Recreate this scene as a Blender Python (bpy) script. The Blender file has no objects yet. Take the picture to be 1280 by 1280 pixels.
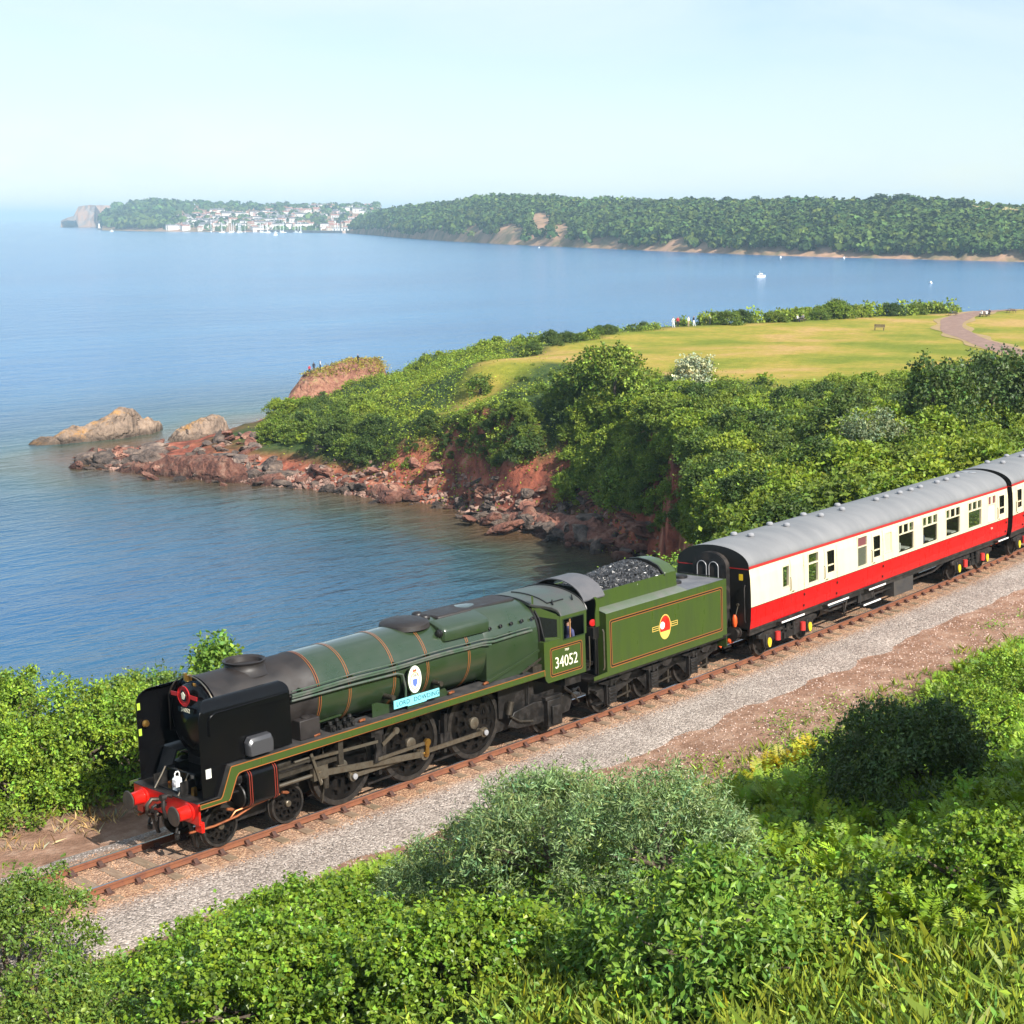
import bpy, math, random
import numpy as np
from mathutils import Vector, Matrix

# ------------------------------------------------------------------ scene, camera, sky, sun
SC = bpy.context.scene
COL = SC.collection
CAM = np.array([-20.0967, -28.2254, 13.8579]); YAW = 0.82362; FPX = 1974.53; EYE_ROW = 273.0
PITCH = math.atan((640 - EYE_ROW) / FPX)
FW = np.array([math.sin(YAW)*math.cos(PITCH), math.cos(YAW)*math.cos(PITCH), -math.sin(PITCH)])
RT = np.array([math.cos(YAW), -math.sin(YAW), 0.0]); UP = np.cross(RT, FW)
FH = np.array([math.sin(YAW), math.cos(YAW)]); RH = np.array([math.cos(YAW), -math.sin(YAW)])
SEA = -16.14                       # sea level; the rail tops are at z = 0
cam_d = bpy.data.cameras.new('camera'); cam_o = bpy.data.objects.new('camera', cam_d); COL.objects.link(cam_o)
cam_d.sensor_width = 36; cam_d.lens = FPX/1280*36; cam_d.clip_start = 0.5; cam_d.clip_end = 90000
cam_o.matrix_world = Matrix(((RT[0], UP[0], -FW[0], CAM[0]), (RT[1], UP[1], -FW[1], CAM[1]), (RT[2], UP[2], -FW[2], CAM[2]), (0, 0, 0, 1)))
SC.camera = cam_o

SUN_EL = math.radians(38); SUN_H = np.array([-0.15, -0.9887])
W = bpy.data.worlds.new('World'); SC.world = W; W.use_nodes = True
wn, wl = W.node_tree.nodes, W.node_tree.links
sky = wn.new('ShaderNodeTexSky'); sky.sky_type = 'NISHITA'; sky.sun_disc = False
sky.sun_elevation = SUN_EL; sky.sun_rotation = math.atan2(SUN_H[0], SUN_H[1])
sky.altitude = 0; sky.air_density = 1.0; sky.dust_density = 0.25; sky.ozone_density = 1.8
bg = wn['Background']; bg.inputs['Strength'].default_value = 0.080
# thin cirrus over the whole sky
tc = wn.new('ShaderNodeTexCoord'); mp = wn.new('ShaderNodeMapping'); mp.inputs['Scale'].default_value = (1.2, 2.6, 7.0); mp.inputs['Rotation'].default_value = (0.1, 0.25, 0.5)
nz = wn.new('ShaderNodeTexNoise'); nz.inputs['Scale'].default_value = 1.6; nz.inputs['Detail'].default_value = 9; nz.inputs['Roughness'].default_value = 0.58; nz.inputs['Distortion'].default_value = 0.6
cr = wn.new('ShaderNodeValToRGB'); cr.color_ramp.elements[0].position = 0.38; cr.color_ramp.elements[1].position = 0.66
cr.color_ramp.elements[0].color = (0.28, 0.28, 0.28, 1); cr.color_ramp.elements[1].color = (0.80, 0.80, 0.80, 1)
mx = wn.new('ShaderNodeMix'); mx.data_type = 'RGBA'; mx.inputs[7].default_value = (5.8, 6.8, 7.5, 1)
wl.new(tc.outputs['Generated'], mp.inputs[0]); wl.new(mp.outputs[0], nz.inputs[0]); wl.new(nz.outputs['Fac'], cr.inputs[0])
wl.new(cr.outputs[0], mx.inputs[0]); wl.new(sky.outputs[0], mx.inputs[6]); wl.new(mx.outputs[2], bg.inputs['Color'])
sun_d = bpy.data.lights.new('sun', 'SUN'); sun_o = bpy.data.objects.new('sun', sun_d); COL.objects.link(sun_o)
sun_d.energy = 5.0; sun_d.angle = math.radians(0.53); sun_d.color = (1.0, 0.945, 0.86)
sdir = Vector((SUN_H[0]*math.cos(SUN_EL), SUN_H[1]*math.cos(SUN_EL), math.sin(SUN_EL)))
sun_o.rotation_euler = sdir.to_track_quat('Z', 'Y').to_euler(); sun_o.location = (0, 0, 60)
vs = SC.view_settings; vs.view_transform = 'Standard'; vs.look = 'None'; vs.gamma = 1; vs.exposure = 0.88; vs.use_curve_mapping = False
SC.cycles.use_denoising = True
SC.cycles.max_bounces = 6; SC.cycles.diffuse_bounces = 3; SC.cycles.glossy_bounces = 3; SC.cycles.transmission_bounces = 4
SC.cycles.transparent_max_bounces = 6; SC.cycles.volume_bounces = 0; SC.cycles.caustics_reflective = False; SC.cycles.caustics_refractive = False

# ------------------------------------------------------------------ places
KC = 0.0022664; CANT = 0.0498; S0 = 8.0      # the line curves and is canted
def trk(s, v=0.0, z=0.0):
    """track frame (along, towards the bank, up) -> world"""
    th = KC*(s - S0); vv = v - CANT*z; zz = z + CANT*v
    return np.array([S0 + math.sin(th)/KC + math.sin(th)*vv, (1 - math.cos(th))/KC - math.cos(th)*vv, zz])
def to_sv(x, y):
    R = 1/KC; dx = x - S0; dy = y - R
    return S0 + np.arctan2(dx, -dy)*R, np.hypot(dx, dy) - R
def ray(px, py): return FW + RT*(px - 640)/FPX + UP*(640 - py)/FPX
def G(px, py, asl=0.0):
    """photo pixel + height above the sea -> world point"""
    d = ray(px, py); t = (SEA + asl - CAM[2])/d[2]; return CAM + t*d
def D(px, py, dist):
    """photo pixel + horizontal distance -> world point"""
    d = ray(px, py); return CAM + d*dist/math.hypot(d[0], d[1])
def RD(r, d): return CAM[:2] + r*RH + d*FH

# ------------------------------------------------------------------ object helpers
def tag(o, label=None, cat=None, group=None, kind=None):
    if label: o['label'] = label
    if cat: o['category'] = cat
    if group: o['group'] = group
    if kind: o['kind'] = kind
    return o
def empty(name, loc=(0, 0, 0), rot=None, **k):
    o = bpy.data.objects.new(name, None); COL.objects.link(o); o.location = loc; o.empty_display_size = 0.3
    if rot is not None: o.rotation_euler = rot
    return tag(o, **k)
def link(name, me, mat=None, parent=None, loc=None, rot=None, scale=None, **k):
    o = bpy.data.objects.new(name, me); COL.objects.link(o)
    if mat is not None and not me.materials:
        for m in (mat if isinstance(mat, (list, tuple)) else (mat,)): me.materials.append(m)
    if parent is not None: o.parent = parent
    if loc is not None: o.location = loc
    if rot is not None: o.rotation_euler = rot
    if scale is not None: o.scale = scale if hasattr(scale, '__len__') else (scale,)*3
    return tag(o, **k)
def copy_tree(o, parent=None, kids=None):
    c = o.copy(); COL.objects.link(c); c.parent = parent
    for ch in o.children: copy_tree(ch, c)
    return c
def np_mesh(name, V, F, smooth=False, col=None, sharp=None, mi=None):
    """V (n,3), F (m,3|4) numpy -> mesh"""
    V = np.ascontiguousarray(V, dtype=np.float32); F = np.ascontiguousarray(F, dtype=np.int32); k = F.shape[1]
    me = bpy.data.meshes.new(name); me.vertices.add(len(V)); me.vertices.foreach_set('co', V.ravel())
    me.loops.add(F.size); me.loops.foreach_set('vertex_index', F.ravel())
    me.polygons.add(len(F)); me.polygons.foreach_set('loop_start', np.arange(0, F.size, k, dtype=np.int32))
    if mi is not None: me.polygons.foreach_set('material_index', np.ascontiguousarray(mi, dtype=np.int32))
    me.update(calc_edges=True)
    me.polygons.foreach_set('use_smooth', np.full(len(F), bool(smooth)))
    if col is not None:
        a = me.color_attributes.new('tint', 'FLOAT_COLOR', 'POINT')
        c = np.ones((len(V), 4), np.float32); c[:, :3] = col if np.ndim(col) > 1 else np.asarray(col)[:, None]
        a.data.foreach_set('color', c.ravel())
    if sharp: me.set_sharp_from_angle(angle=math.radians(sharp))
    return me

class MB:
    """collects shapes; build() links them as one mesh object"""
    def __init__(s): s.v = []; s.f = []
    def add(s, vs, fs):
        n = len(s.v); s.v.extend([tuple(map(float, p)) for p in vs]); s.f.extend([tuple(i + n for i in f) for f in fs]); return s
    def box(s, x0, x1, y0, y1, z0, z1):
        return s.add([(x, y, z) for x in (x0, x1) for y in (y0, y1) for z in (z0, z1)],
                     [(0, 1, 3, 2), (4, 6, 7, 5), (0, 4, 5, 1), (2, 3, 7, 6), (0, 2, 6, 4), (1, 5, 7, 3)])
    def bar(s, p0, p1, w, h, up=(0, 0, 1)):
        p0 = Vector(p0); p1 = Vector(p1); d = (p1 - p0).normalized(); sd = d.cross(Vector(up)).normalized(); u = sd.cross(d)
        vs = [p + sd*a*w/2 + u*b*h/2 for p in (p0, p1) for a, b in ((-1, -1), (1, -1), (1, 1), (-1, 1))]
        return s.add(vs, [(3, 2, 1, 0), (4, 5, 6, 7), (0, 1, 5, 4), (1, 2, 6, 5), (2, 3, 7, 6), (3, 0, 4, 7)])
    def lathe(s, prof, p0=(0, 0, 0), axis=(0, 0, 1), n=24, capa=True, capb=True, a0=0.0, a1=2*math.pi):
        """prof: (t along axis, r)"""
        p0 = Vector(p0); ax = Vector(axis).normalized(); t = Vector((0, 0, 1)) if abs(ax.z) < 0.9 else Vector((1, 0, 0))
        u = t.cross(ax).normalized(); w = ax.cross(u); full = abs(a1 - a0 - 2*math.pi) < 1e-6; m = n if full else n + 1
        vs = []; fs = []
        for (q, r) in prof:
            for i in range(m):
                a = a0 + (a1 - a0)*i/n; vs.append(p0 + ax*q + (u*math.cos(a) + w*math.sin(a))*r)
        for j in range(len(prof) - 1):
            for i in range(n):
                k = (i + 1) % m; fs.append((j*m + i, j*m + k, (j + 1)*m + k, (j + 1)*m + i))
        if capa and prof[0][1] > 1e-6: fs.append(tuple(reversed(range(m))))
        if capb and prof[-1][1] > 1e-6: fs.append(tuple((len(prof) - 1)*m + i for i in range(m)))
        return s.add(vs, fs)
    def cyl(s, p0, p1, r, r1=None, n=16):
        d = Vector(p1) - Vector(p0); return s.lathe([(0, r), (d.length, r if r1 is None else r1)], p0, d, n)
    def tube(s, pts, r, n=8):
        pts = [Vector(p) for p in pts]; m = len(pts); vs = []; fs = []; pu = None
        for i, p in enumerate(pts):
            d = (pts[min(i + 1, m - 1)] - pts[max(i - 1, 0)]).normalized()
            if pu is None:
                t = Vector((0, 0, 1)) if abs(d.z) < 0.9 else Vector((1, 0, 0)); u = t.cross(d).normalized()
            else: u = (pu - d*pu.dot(d)).normalized()
            pu = u; w = d.cross(u); rr = r[i] if hasattr(r, '__len__') else r
            vs += [p + (u*math.cos(2*math.pi*k/n) + w*math.sin(2*math.pi*k/n))*rr for k in range(n)]
        for i in range(m - 1):
            fs += [(i*n + k, i*n + (k + 1) % n, (i + 1)*n + (k + 1) % n, (i + 1)*n + k) for k in range(n)]
        fs += [tuple(reversed(range(n))), tuple((m - 1)*n + k for k in range(n))]
        return s.add(vs, fs)
    def prism(s, poly, a, b, plane='xz'):
        """2-D outline extruded from a to b across the plane"""
        def P(q, t): return {'xz': (q[0], t, q[1]), 'xy': (q[0], q[1], t), 'yz': (t, q[0], q[1])}[plane]
        n = len(poly); vs = [P(q, a) for q in poly] + [P(q, b) for q in poly]
        return s.add(vs, [tuple(range(n)), tuple(reversed(range(n, 2*n)))] + [(i, i + n, (i + 1) % n + n, (i + 1) % n) for i in range(n)])
    def loft(s, rings, closed=True, caps=True):
        n = len(rings[0]); vs = [p for r in rings for p in r]; fs = []
        for j in range(len(rings) - 1):
            for i in range(n if closed else n - 1):
                k = (i + 1) % n; fs.append((j*n + i, j*n + k, (j + 1)*n + k, (j + 1)*n + i))
        if caps and closed: fs += [tuple(reversed(range(n))), tuple((len(rings) - 1)*n + i for i in range(n))]
        return s.add(vs, fs)
    def sphere(s, c, r, n=12, m=8, sc=(1, 1, 1)):
        rings = []
        for j in range(m + 1):
            a = math.pi*j/m; rr = max(math.sin(a), 1e-4)
            rings.append([(c[0] + r*sc[0]*rr*math.cos(2*math.pi*i/n), c[1] + r*sc[1]*rr*math.sin(2*math.pi*i/n), c[2] - r*sc[2]*math.cos(a)) for i in range(n)])
        return s.loft(rings, True, False)
    def quad(s, *pts): return s.add(pts, [tuple(range(len(pts)))])
    def mesh(s, name, smooth=35, off=(0, 0, 0)):
        me = bpy.data.meshes.new(name); o = off
        me.from_pydata([(a - o[0], b - o[1], c - o[2]) for a, b, c in s.v], [], s.f); me.update()
        import bmesh
        bm = bmesh.new(); bm.from_mesh(me); bmesh.ops.recalc_face_normals(bm, faces=bm.faces); bm.to_mesh(me); bm.free()
        if smooth:
            me.polygons.foreach_set('use_smooth', np.ones(len(me.polygons), bool)); me.set_sharp_from_angle(angle=math.radians(smooth))
        return me
    def build(s, name, mat, parent=None, off=(0, 0, 0), smooth=35, bevel=0, loc=None, rot=None, **k):
        o = link(name, s.mesh(name, smooth, off), mat, parent, loc, rot, **k)
        if bevel:
            b = o.modifiers.new('edge', 'BEVEL'); b.width = bevel; b.segments = 2; b.limit_method = 'ANGLE'; b.angle_limit = math.radians(40)
        return o
def arc(cx, cz, r, a0, a1, n, rz=None):
    return [(cx + r*math.cos(math.radians(a0 + (a1 - a0)*i/n)), cz + (rz or r)*math.sin(math.radians(a0 + (a1 - a0)*i/n))) for i in range(n + 1)]
def rrect(x0, x1, z0, z1, r, n=4):
    return arc(x1 - r, z0 + r, r, -90, 0, n) + arc(x1 - r, z1 - r, r, 0, 90, n) + arc(x0 + r, z1 - r, r, 90, 180, n) + arc(x0 + r, z0 + r, r, 180, 270, n)
def band_frame(mb, pts, w, y0, y1):
    """outline of width w along a closed 2-D path in xz, with thickness y0..y1 (inset)"""
    n = len(pts); inn = []
    cx = sum(p[0] for p in pts)/n; cz = sum(p[1] for p in pts)/n
    for i in range(n):
        a = Vector(pts[i - 1]); b = Vector(pts[i]); c = Vector(pts[(i + 1) % n])
        t = ((b - a).normalized() + (c - b).normalized()).normalized(); nr = Vector((-t.y, t.x))
        if nr.dot(Vector((cx, cz)) - b) < 0: nr = -nr
        inn.append(b + nr*w)
    vs = [(p[0], y1, p[1]) for p in pts] + [(p[0], y1, p[1]) for p in inn] + [(p[0], y0, p[1]) for p in pts] + [(p[0], y0, p[1]) for p in inn]
    fs = []
    for i in range(n):
        k = (i + 1) % n
        fs += [(i, k, n + k, n + i), (i, 2*n + i, 2*n + k, k), (n + i, n + k, 3*n + k, 3*n + i)]
    mb.add(vs, fs); return mb
def text_mesh(body, size, depth=0.003, spacing=1.0, width=1.0):
    cu = bpy.data.curves.new('lettering', 'FONT'); cu.body = body; cu.size = size; cu.align_x = 'CENTER'; cu.align_y = 'CENTER'
    cu.extrude = depth; cu.space_character = spacing; cu.resolution_u = 3; cu.offset = 0
    o = bpy.data.objects.new('lettering', cu); COL.objects.link(o)
    dg = bpy.context.evaluated_depsgraph_get(); me = bpy.data.meshes.new_from_object(o.evaluated_get(dg)); me.name = 'lettering'
    bpy.data.objects.remove(o); bpy.data.curves.remove(cu)
    if width != 1: me.transform(Matrix.Scale(width, 4, (1, 0, 0)))
    return me
# ------------------------------------------------------------------ materials
def c4(c): return (c[0], c[1], c[2], 1)
def mat(name, col, rough=0.5, metal=0.0, col2=None, nscale=3.0, ncut=(0.4, 0.65), bump=0.0, bscale=20.0, spec=0.5, coat=0.0, detail=6, rough2=None, stretch=None, tint=False, trans=0.0, rand=0.0, emis=None):
    m = bpy.data.materials.new(name); m.use_nodes = True; t = m.node_tree; L = t.links; b = t.nodes['Principled BSDF']
    b.inputs['Base Color'].default_value = c4(col); b.inputs['Roughness'].default_value = rough; b.inputs['Metallic'].default_value = metal
    b.inputs['Specular IOR Level'].default_value = spec; b.inputs['Coat Weight'].default_value = coat; b.inputs['Coat Roughness'].default_value = 0.08
    src = None; vec = None
    if col2 is not None or bump:
        tcn = t.nodes.new('ShaderNodeTexCoord'); vec = tcn.outputs['Object']
        if stretch:
            mpn = t.nodes.new('ShaderNodeMapping'); mpn.inputs['Scale'].default_value = stretch; L.new(vec, mpn.inputs[0]); vec = mpn.outputs[0]
    if col2 is not None:
        no = t.nodes.new('ShaderNodeTexNoise'); no.inputs['Scale'].default_value = nscale; no.inputs['Detail'].default_value = detail; no.inputs['Roughness'].default_value = 0.62; L.new(vec, no.inputs[0])
        rp = t.nodes.new('ShaderNodeValToRGB'); rp.color_ramp.elements[0].position = ncut[0]; rp.color_ramp.elements[1].position = ncut[1]
        rp.color_ramp.elements[0].color = c4(col); rp.color_ramp.elements[1].color = c4(col2); L.new(no.outputs['Fac'], rp.inputs[0]); src = rp.outputs[0]
        if rough2 is not None:
            mr = t.nodes.new('ShaderNodeMapRange'); mr.inputs[1].default_value = ncut[0]; mr.inputs[2].default_value = ncut[1]; mr.inputs[3].default_value = rough; mr.inputs[4].default_value = rough2
            L.new(no.outputs['Fac'], mr.inputs[0]); L.new(mr.outputs[0], b.inputs['Roughness'])
    if tint or rand:
        base = src
        if base is None:
            rg = t.nodes.new('ShaderNodeRGB'); rg.outputs[0].default_value = c4(col); base = rg.outputs[0]
        if tint:
            at = t.nodes.new('ShaderNodeAttribute'); at.attribute_name = 'tint'
            ml = t.nodes.new('ShaderNodeMix'); ml.data_type = 'RGBA'; ml.blend_type = 'MULTIPLY'; ml.inputs[0].default_value = 1
            L.new(base, ml.inputs[6]); L.new(at.outputs['Color'], ml.inputs[7]); base = ml.outputs[2]
        if rand:
            oi = t.nodes.new('ShaderNodeObjectInfo'); hs = t.nodes.new('ShaderNodeHueSaturation')
            mr = t.nodes.new('ShaderNodeMapRange'); mr.inputs[3].default_value = 1 - rand; mr.inputs[4].default_value = 1 + rand; L.new(oi.outputs['Random'], mr.inputs[0]); L.new(mr.outputs[0], hs.inputs['Value'])
            mr2 = t.nodes.new('ShaderNodeMapRange'); mr2.inputs[3].default_value = 0.5 + rand*0.07; mr2.inputs[4].default_value = 0.5 - rand*0.05; L.new(oi.outputs['Random'], mr2.inputs[0]); L.new(mr2.outputs[0], hs.inputs['Hue'])
            L.new(base, hs.inputs['Color']); base = hs.outputs[0]
        src = base
    if src is not None: L.new(src, b.inputs['Base Color'])
    if bump:
        bn = t.nodes.new('ShaderNodeTexNoise'); bn.inputs['Scale'].default_value = bscale; bn.inputs['Detail'].default_value = 5; L.new(vec, bn.inputs[0])
        bp = t.nodes.new('ShaderNodeBump'); bp.inputs['Strength'].default_value = bump; bp.inputs['Distance'].default_value = 0.05; L.new(bn.outputs['Fac'], bp.inputs['Height']); L.new(bp.outputs[0], b.inputs['Normal'])
    if trans:
        tr = t.nodes.new('ShaderNodeBsdfTranslucent'); ms = t.nodes.new('ShaderNodeMixShader'); ms.inputs[0].default_value = trans
        if src is not None:
            hv = t.nodes.new('ShaderNodeMix'); hv.data_type = 'RGBA'; hv.blend_type = 'MULTIPLY'; hv.inputs[0].default_value = 1; hv.inputs[7].default_value = (1.35, 1.25, 0.5, 1); L.new(src, hv.inputs[6]); L.new(hv.outputs[2], tr.inputs[0])
        else: tr.inputs[0].default_value = (col[0]*1.35, col[1]*1.25, col[2]*0.5, 1)
        L.new(b.outputs[0], ms.inputs[1]); L.new(tr.outputs[0], ms.inputs[2]); L.new(ms.outputs[0], t.nodes['Material Output'].inputs[0])
    if emis: b.inputs['Emission Color'].default_value = c4(emis[:3]); b.inputs['Emission Strength'].default_value = emis[3]
    m.use_backface_culling = False
    return m
M = {}
M['loco_green'] = mat('loco_green', (0.018, 0.037, 0.013), 0.24, col2=(0.026, 0.040, 0.019), nscale=1.4, spec=0.6, coat=1.0, rough2=0.46, detail=9, ncut=(0.3, 0.75))
M['tender_green'] = mat('tender_green', (0.046, 0.077, 0.013), 0.26, col2=(0.034, 0.054, 0.016), nscale=2.2, ncut=(0.30, 0.80), coat=0.25, rough2=0.45, stretch=(2.2, 2.2, 0.3), detail=8)
M['black'] = mat('black_paint', (0.003, 0.003, 0.0037), 0.17, col2=(0.0045, 0.0042, 0.0042), nscale=1.6, coat=0.0, spec=0.3, rough2=0.22)
M['wheel_black'] = mat('wheel_black', (0.004, 0.0038, 0.0038), 0.30, col2=(0.012, 0.0095, 0.008), nscale=4, ncut=(0.45, 0.75), spec=0.3, rough2=0.5)
M['frame_black'] = mat('frame_black', (0.006, 0.0057, 0.0057), 0.40, col2=(0.021, 0.0165, 0.014), nscale=4, ncut=(0.42, 0.72), rough2=0.75, bump=0.12)
M['smokebox'] = mat('smokebox_black', (0.013, 0.0105, 0.010), 0.42, col2=(0.024, 0.0185, 0.017), nscale=2.0, ncut=(0.35, 0.7), rough2=0.7)
M['board'] = mat('running_board', (0.025, 0.024, 0.025), 0.6, col2=(0.065, 0.057, 0.052), nscale=3.5, ncut=(0.4, 0.7), rough2=0.8, bump=0.1)
M['orange'] = mat('lining_orange', (0.32, 0.098, 0.028), 0.4)
M['lining_black'] = mat('lining_black', (0.01, 0.009, 0.008), 0.4)
M['red'] = mat('buffer_red', (0.62, 0.012, 0.006), 0.3, col2=(0.5, 0.014, 0.01), nscale=3, coat=0.3)
M['red_dull'] = mat('red_badge', (0.42, 0.012, 0.012), 0.35)
M['buffer_face'] = mat('buffer_face', (0.05, 0.046, 0.044), 0.45, 0.4, col2=(0.09, 0.075, 0.06), nscale=6)
M['steel'] = mat('worn_steel', (0.22, 0.195, 0.155), 0.34, 0.75, col2=(0.12, 0.09, 0.058), nscale=5, ncut=(0.4, 0.7), rough2=0.55)
M['grease_steel'] = mat('oily_steel', (0.085, 0.074, 0.06), 0.36, 0.6, col2=(0.035, 0.028, 0.02), nscale=7, ncut=(0.38, 0.66), rough2=0.6)
M['copper'] = mat('copper_pipe', (0.50, 0.17, 0.07), 0.35, 0.7, col2=(0.30, 0.10, 0.05), nscale=6)
M['brass'] = mat('brass', (0.55, 0.33, 0.08), 0.3, 0.9, col2=(0.35, 0.18, 0.05), nscale=8)
M['white'] = mat('white_paint', (0.78, 0.78, 0.76), 0.4)
M['cream_letter'] = mat('cream_lettering', (0.80, 0.76, 0.58), 0.5)
M['yellow'] = mat('yellow_paint', (0.80, 0.55, 0.02), 0.45, col2=(0.6, 0.42, 0.03), nscale=9)
M['sky_blue'] = mat('nameplate_blue', (0.20, 0.60, 0.66), 0.35)
M['dark_blue_letter'] = mat('letter_dark', (0.02, 0.07, 0.12), 0.4)
M['crest_white'] = mat('crest_white', (0.78, 0.80, 0.72), 0.3)
M['crest_gold'] = mat('crest_gold', (0.62, 0.42, 0.10), 0.35)
M['glass_dark'] = mat('window_glass', (0.012, 0.014, 0.013), 0.04, spec=0.6)
M['coal'] = mat('coal', (0.012, 0.012, 0.013), 0.35, col2=(0.03, 0.03, 0.032), nscale=9, spec=0.6, tint=True)
M['roof_grey'] = mat('carriage_roof', (0.155, 0.157, 0.163), 0.55, col2=(0.225, 0.223, 0.225), nscale=0.9, ncut=(0.3, 0.75), rough2=0.62, stretch=(1.6, 0.5, 0.5), detail=8)
M['vent'] = mat('ventilator_grey', (0.27, 0.27, 0.285), 0.4)
M['coach_red'] = mat('carriage_red', (0.50, 0.002, 0.004), 0.25, col2=(0.36, 0.006, 0.007), nscale=1.8, coat=0.12, spec=0.35, stretch=(2, 2, 0.35), ncut=(0.35, 0.85), detail=8, rough2=0.4)
M['coach_cream'] = mat('carriage_cream', (0.68, 0.615, 0.425), 0.3, col2=(0.54, 0.47, 0.31), nscale=1.8, ncut=(0.45, 0.9), coat=0.2, stretch=(2, 2, 0.35), detail=8, rough2=0.45)
M['under'] = mat('underframe', (0.011, 0.010, 0.010), 0.5, col2=(0.040, 0.030, 0.024), nscale=3.5, ncut=(0.45, 0.75), rough2=0.85, bump=0.12)
M['seat'] = mat('seat_fabric', (0.16, 0.03, 0.03), 0.9)
M['wood'] = mat('panel_wood', (0.30, 0.16, 0.07), 0.5, col2=(0.2, 0.1, 0.045), nscale=6)
M['blind'] = mat('frosted_pane', (0.62, 0.56, 0.33), 0.5)
M['frost'] = mat('frosted_glass', (0.45, 0.55, 0.56), 0.35)
M['brown_glass'] = mat('brown_blind', (0.16, 0.055, 0.06), 0.4)
M['rust_rail'] = mat('rusty_rail', (0.20, 0.074, 0.034), 0.75, col2=(0.14, 0.05, 0.03), nscale=5, ncut=(0.4, 0.7), bump=0.1)
M['rail_top'] = mat('rail_head', (0.48, 0.47, 0.50), 0.25, 0.85, col2=(0.34, 0.30, 0.30), nscale=4)
M['sleeper'] = mat('sleeper_timber', (0.19, 0.125, 0.080), 0.85, col2=(0.28, 0.20, 0.135), nscale=3, stretch=(6, 0.8, 1), bump=0.4, bscale=14, rand=0.2)
M['chair'] = mat('rail_chair', (0.085, 0.035, 0.022), 0.8, col2=(0.05, 0.025, 0.02), nscale=8)
M['skin'] = mat('skin', (0.46, 0.26, 0.19), 0.5)
M['overall'] = mat('blue_overalls', (0.045, 0.05, 0.13), 0.8, col2=(0.035, 0.04, 0.10), nscale=12)
M['cap'] = mat('dark_cap', (0.02, 0.02, 0.025), 0.7)
M['bark'] = mat('bark', (0.085, 0.06, 0.042), 0.9, col2=(0.14, 0.11, 0.085), nscale=8, bump=0.5)
# ------------------------------------------------------------------ land and sea
def _hash(ix, iy, seed):
    h = (ix*374761393 + iy*668265263 + seed*974711)&0xFFFFFFFF
    h = ((h ^ (h >> 13))*1274126177)&0xFFFFFFFF
    return ((h ^ (h >> 16))&0xFFFF)/65535.0
def vnoise(x, y, seed=0):
    x = np.asarray(x, float); y = np.asarray(y, float)
    ix = np.floor(x).astype(np.int64); iy = np.floor(y).astype(np.int64); fx = x - ix; fy = y - iy
    fx = fx*fx*(3 - 2*fx); fy = fy*fy*(3 - 2*fy)
    a = _hash(ix, iy, seed); b = _hash(ix + 1, iy, seed); c = _hash(ix, iy + 1, seed); d = _hash(ix + 1, iy + 1, seed)
    return (a*(1 - fx) + b*fx)*(1 - fy) + (c*(1 - fx) + d*fx)*fy
def fbm(x, y, seed=0, octv=4):
    r = 0; a = 0.5; t = 0
    for k in range(octv): r = r + a*vnoise(x*2**k, y*2**k, seed + k*17); t += a; a *= 0.5
    return r/t
def sstep(a, b, x):
    t = np.clip((np.asarray(x, float) - a)/(b - a), 0, 1); return t*t*(3 - 2*t)
def seg_dist(x, y, pts, closed=True):
    best = np.full(np.shape(x), 1e18); n = len(pts)
    for i in range(n if closed else n - 1):
        ax, ay = pts[i]; bx, by = pts[(i + 1) % n]; dx, dy = bx - ax, by - ay
        t = np.clip(((x - ax)*dx + (y - ay)*dy)/(dx*dx + dy*dy + 1e-12), 0, 1)
        best = np.minimum(best, (x - ax - t*dx)**2 + (y - ay - t*dy)**2)
    return np.sqrt(best)
def inside(x, y, pts):
    r = np.zeros(np.shape(x), bool); n = len(pts)
    for i in range(n):
        ax, ay = pts[i]; bx, by = pts[(i + 1) % n]
        c = ((ay > y) != (by > y)) & (x < (bx - ax)*(y - ay)/((by - ay) + 1e-18) + ax); r ^= c
    return r
def gp(px, py, z=0.0): q = G(px, py, z); return (q[0], q[1])
SHORE = [(-140, 26), (-30, 21), (20, 21), (44, 26), tuple(RD(7.5, 96)), gp(868, 742), gp(845, 718), gp(818, 700), gp(770, 691), gp(700, 674), gp(640, 661),
         gp(600, 649), gp(560, 631), gp(470, 624), gp(400, 613), gp(330, 606), gp(240, 598), gp(190, 592), gp(130, 586), gp(98, 574),
         gp(150, 562), gp(215, 553), gp(285, 540), gp(330, 522), tuple(RD(-34, 243)), tuple(RD(-22, 262)), tuple(RD(-5, 275)), tuple(RD(15, 281)), tuple(RD(40, 290)),
         tuple(RD(75, 310)), tuple(RD(110, 333)), tuple(RD(200, 375)), tuple(RD(420, 410)), tuple(RD(520, 0)), tuple(RD(300, -210)), (-140, -160)]
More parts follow.
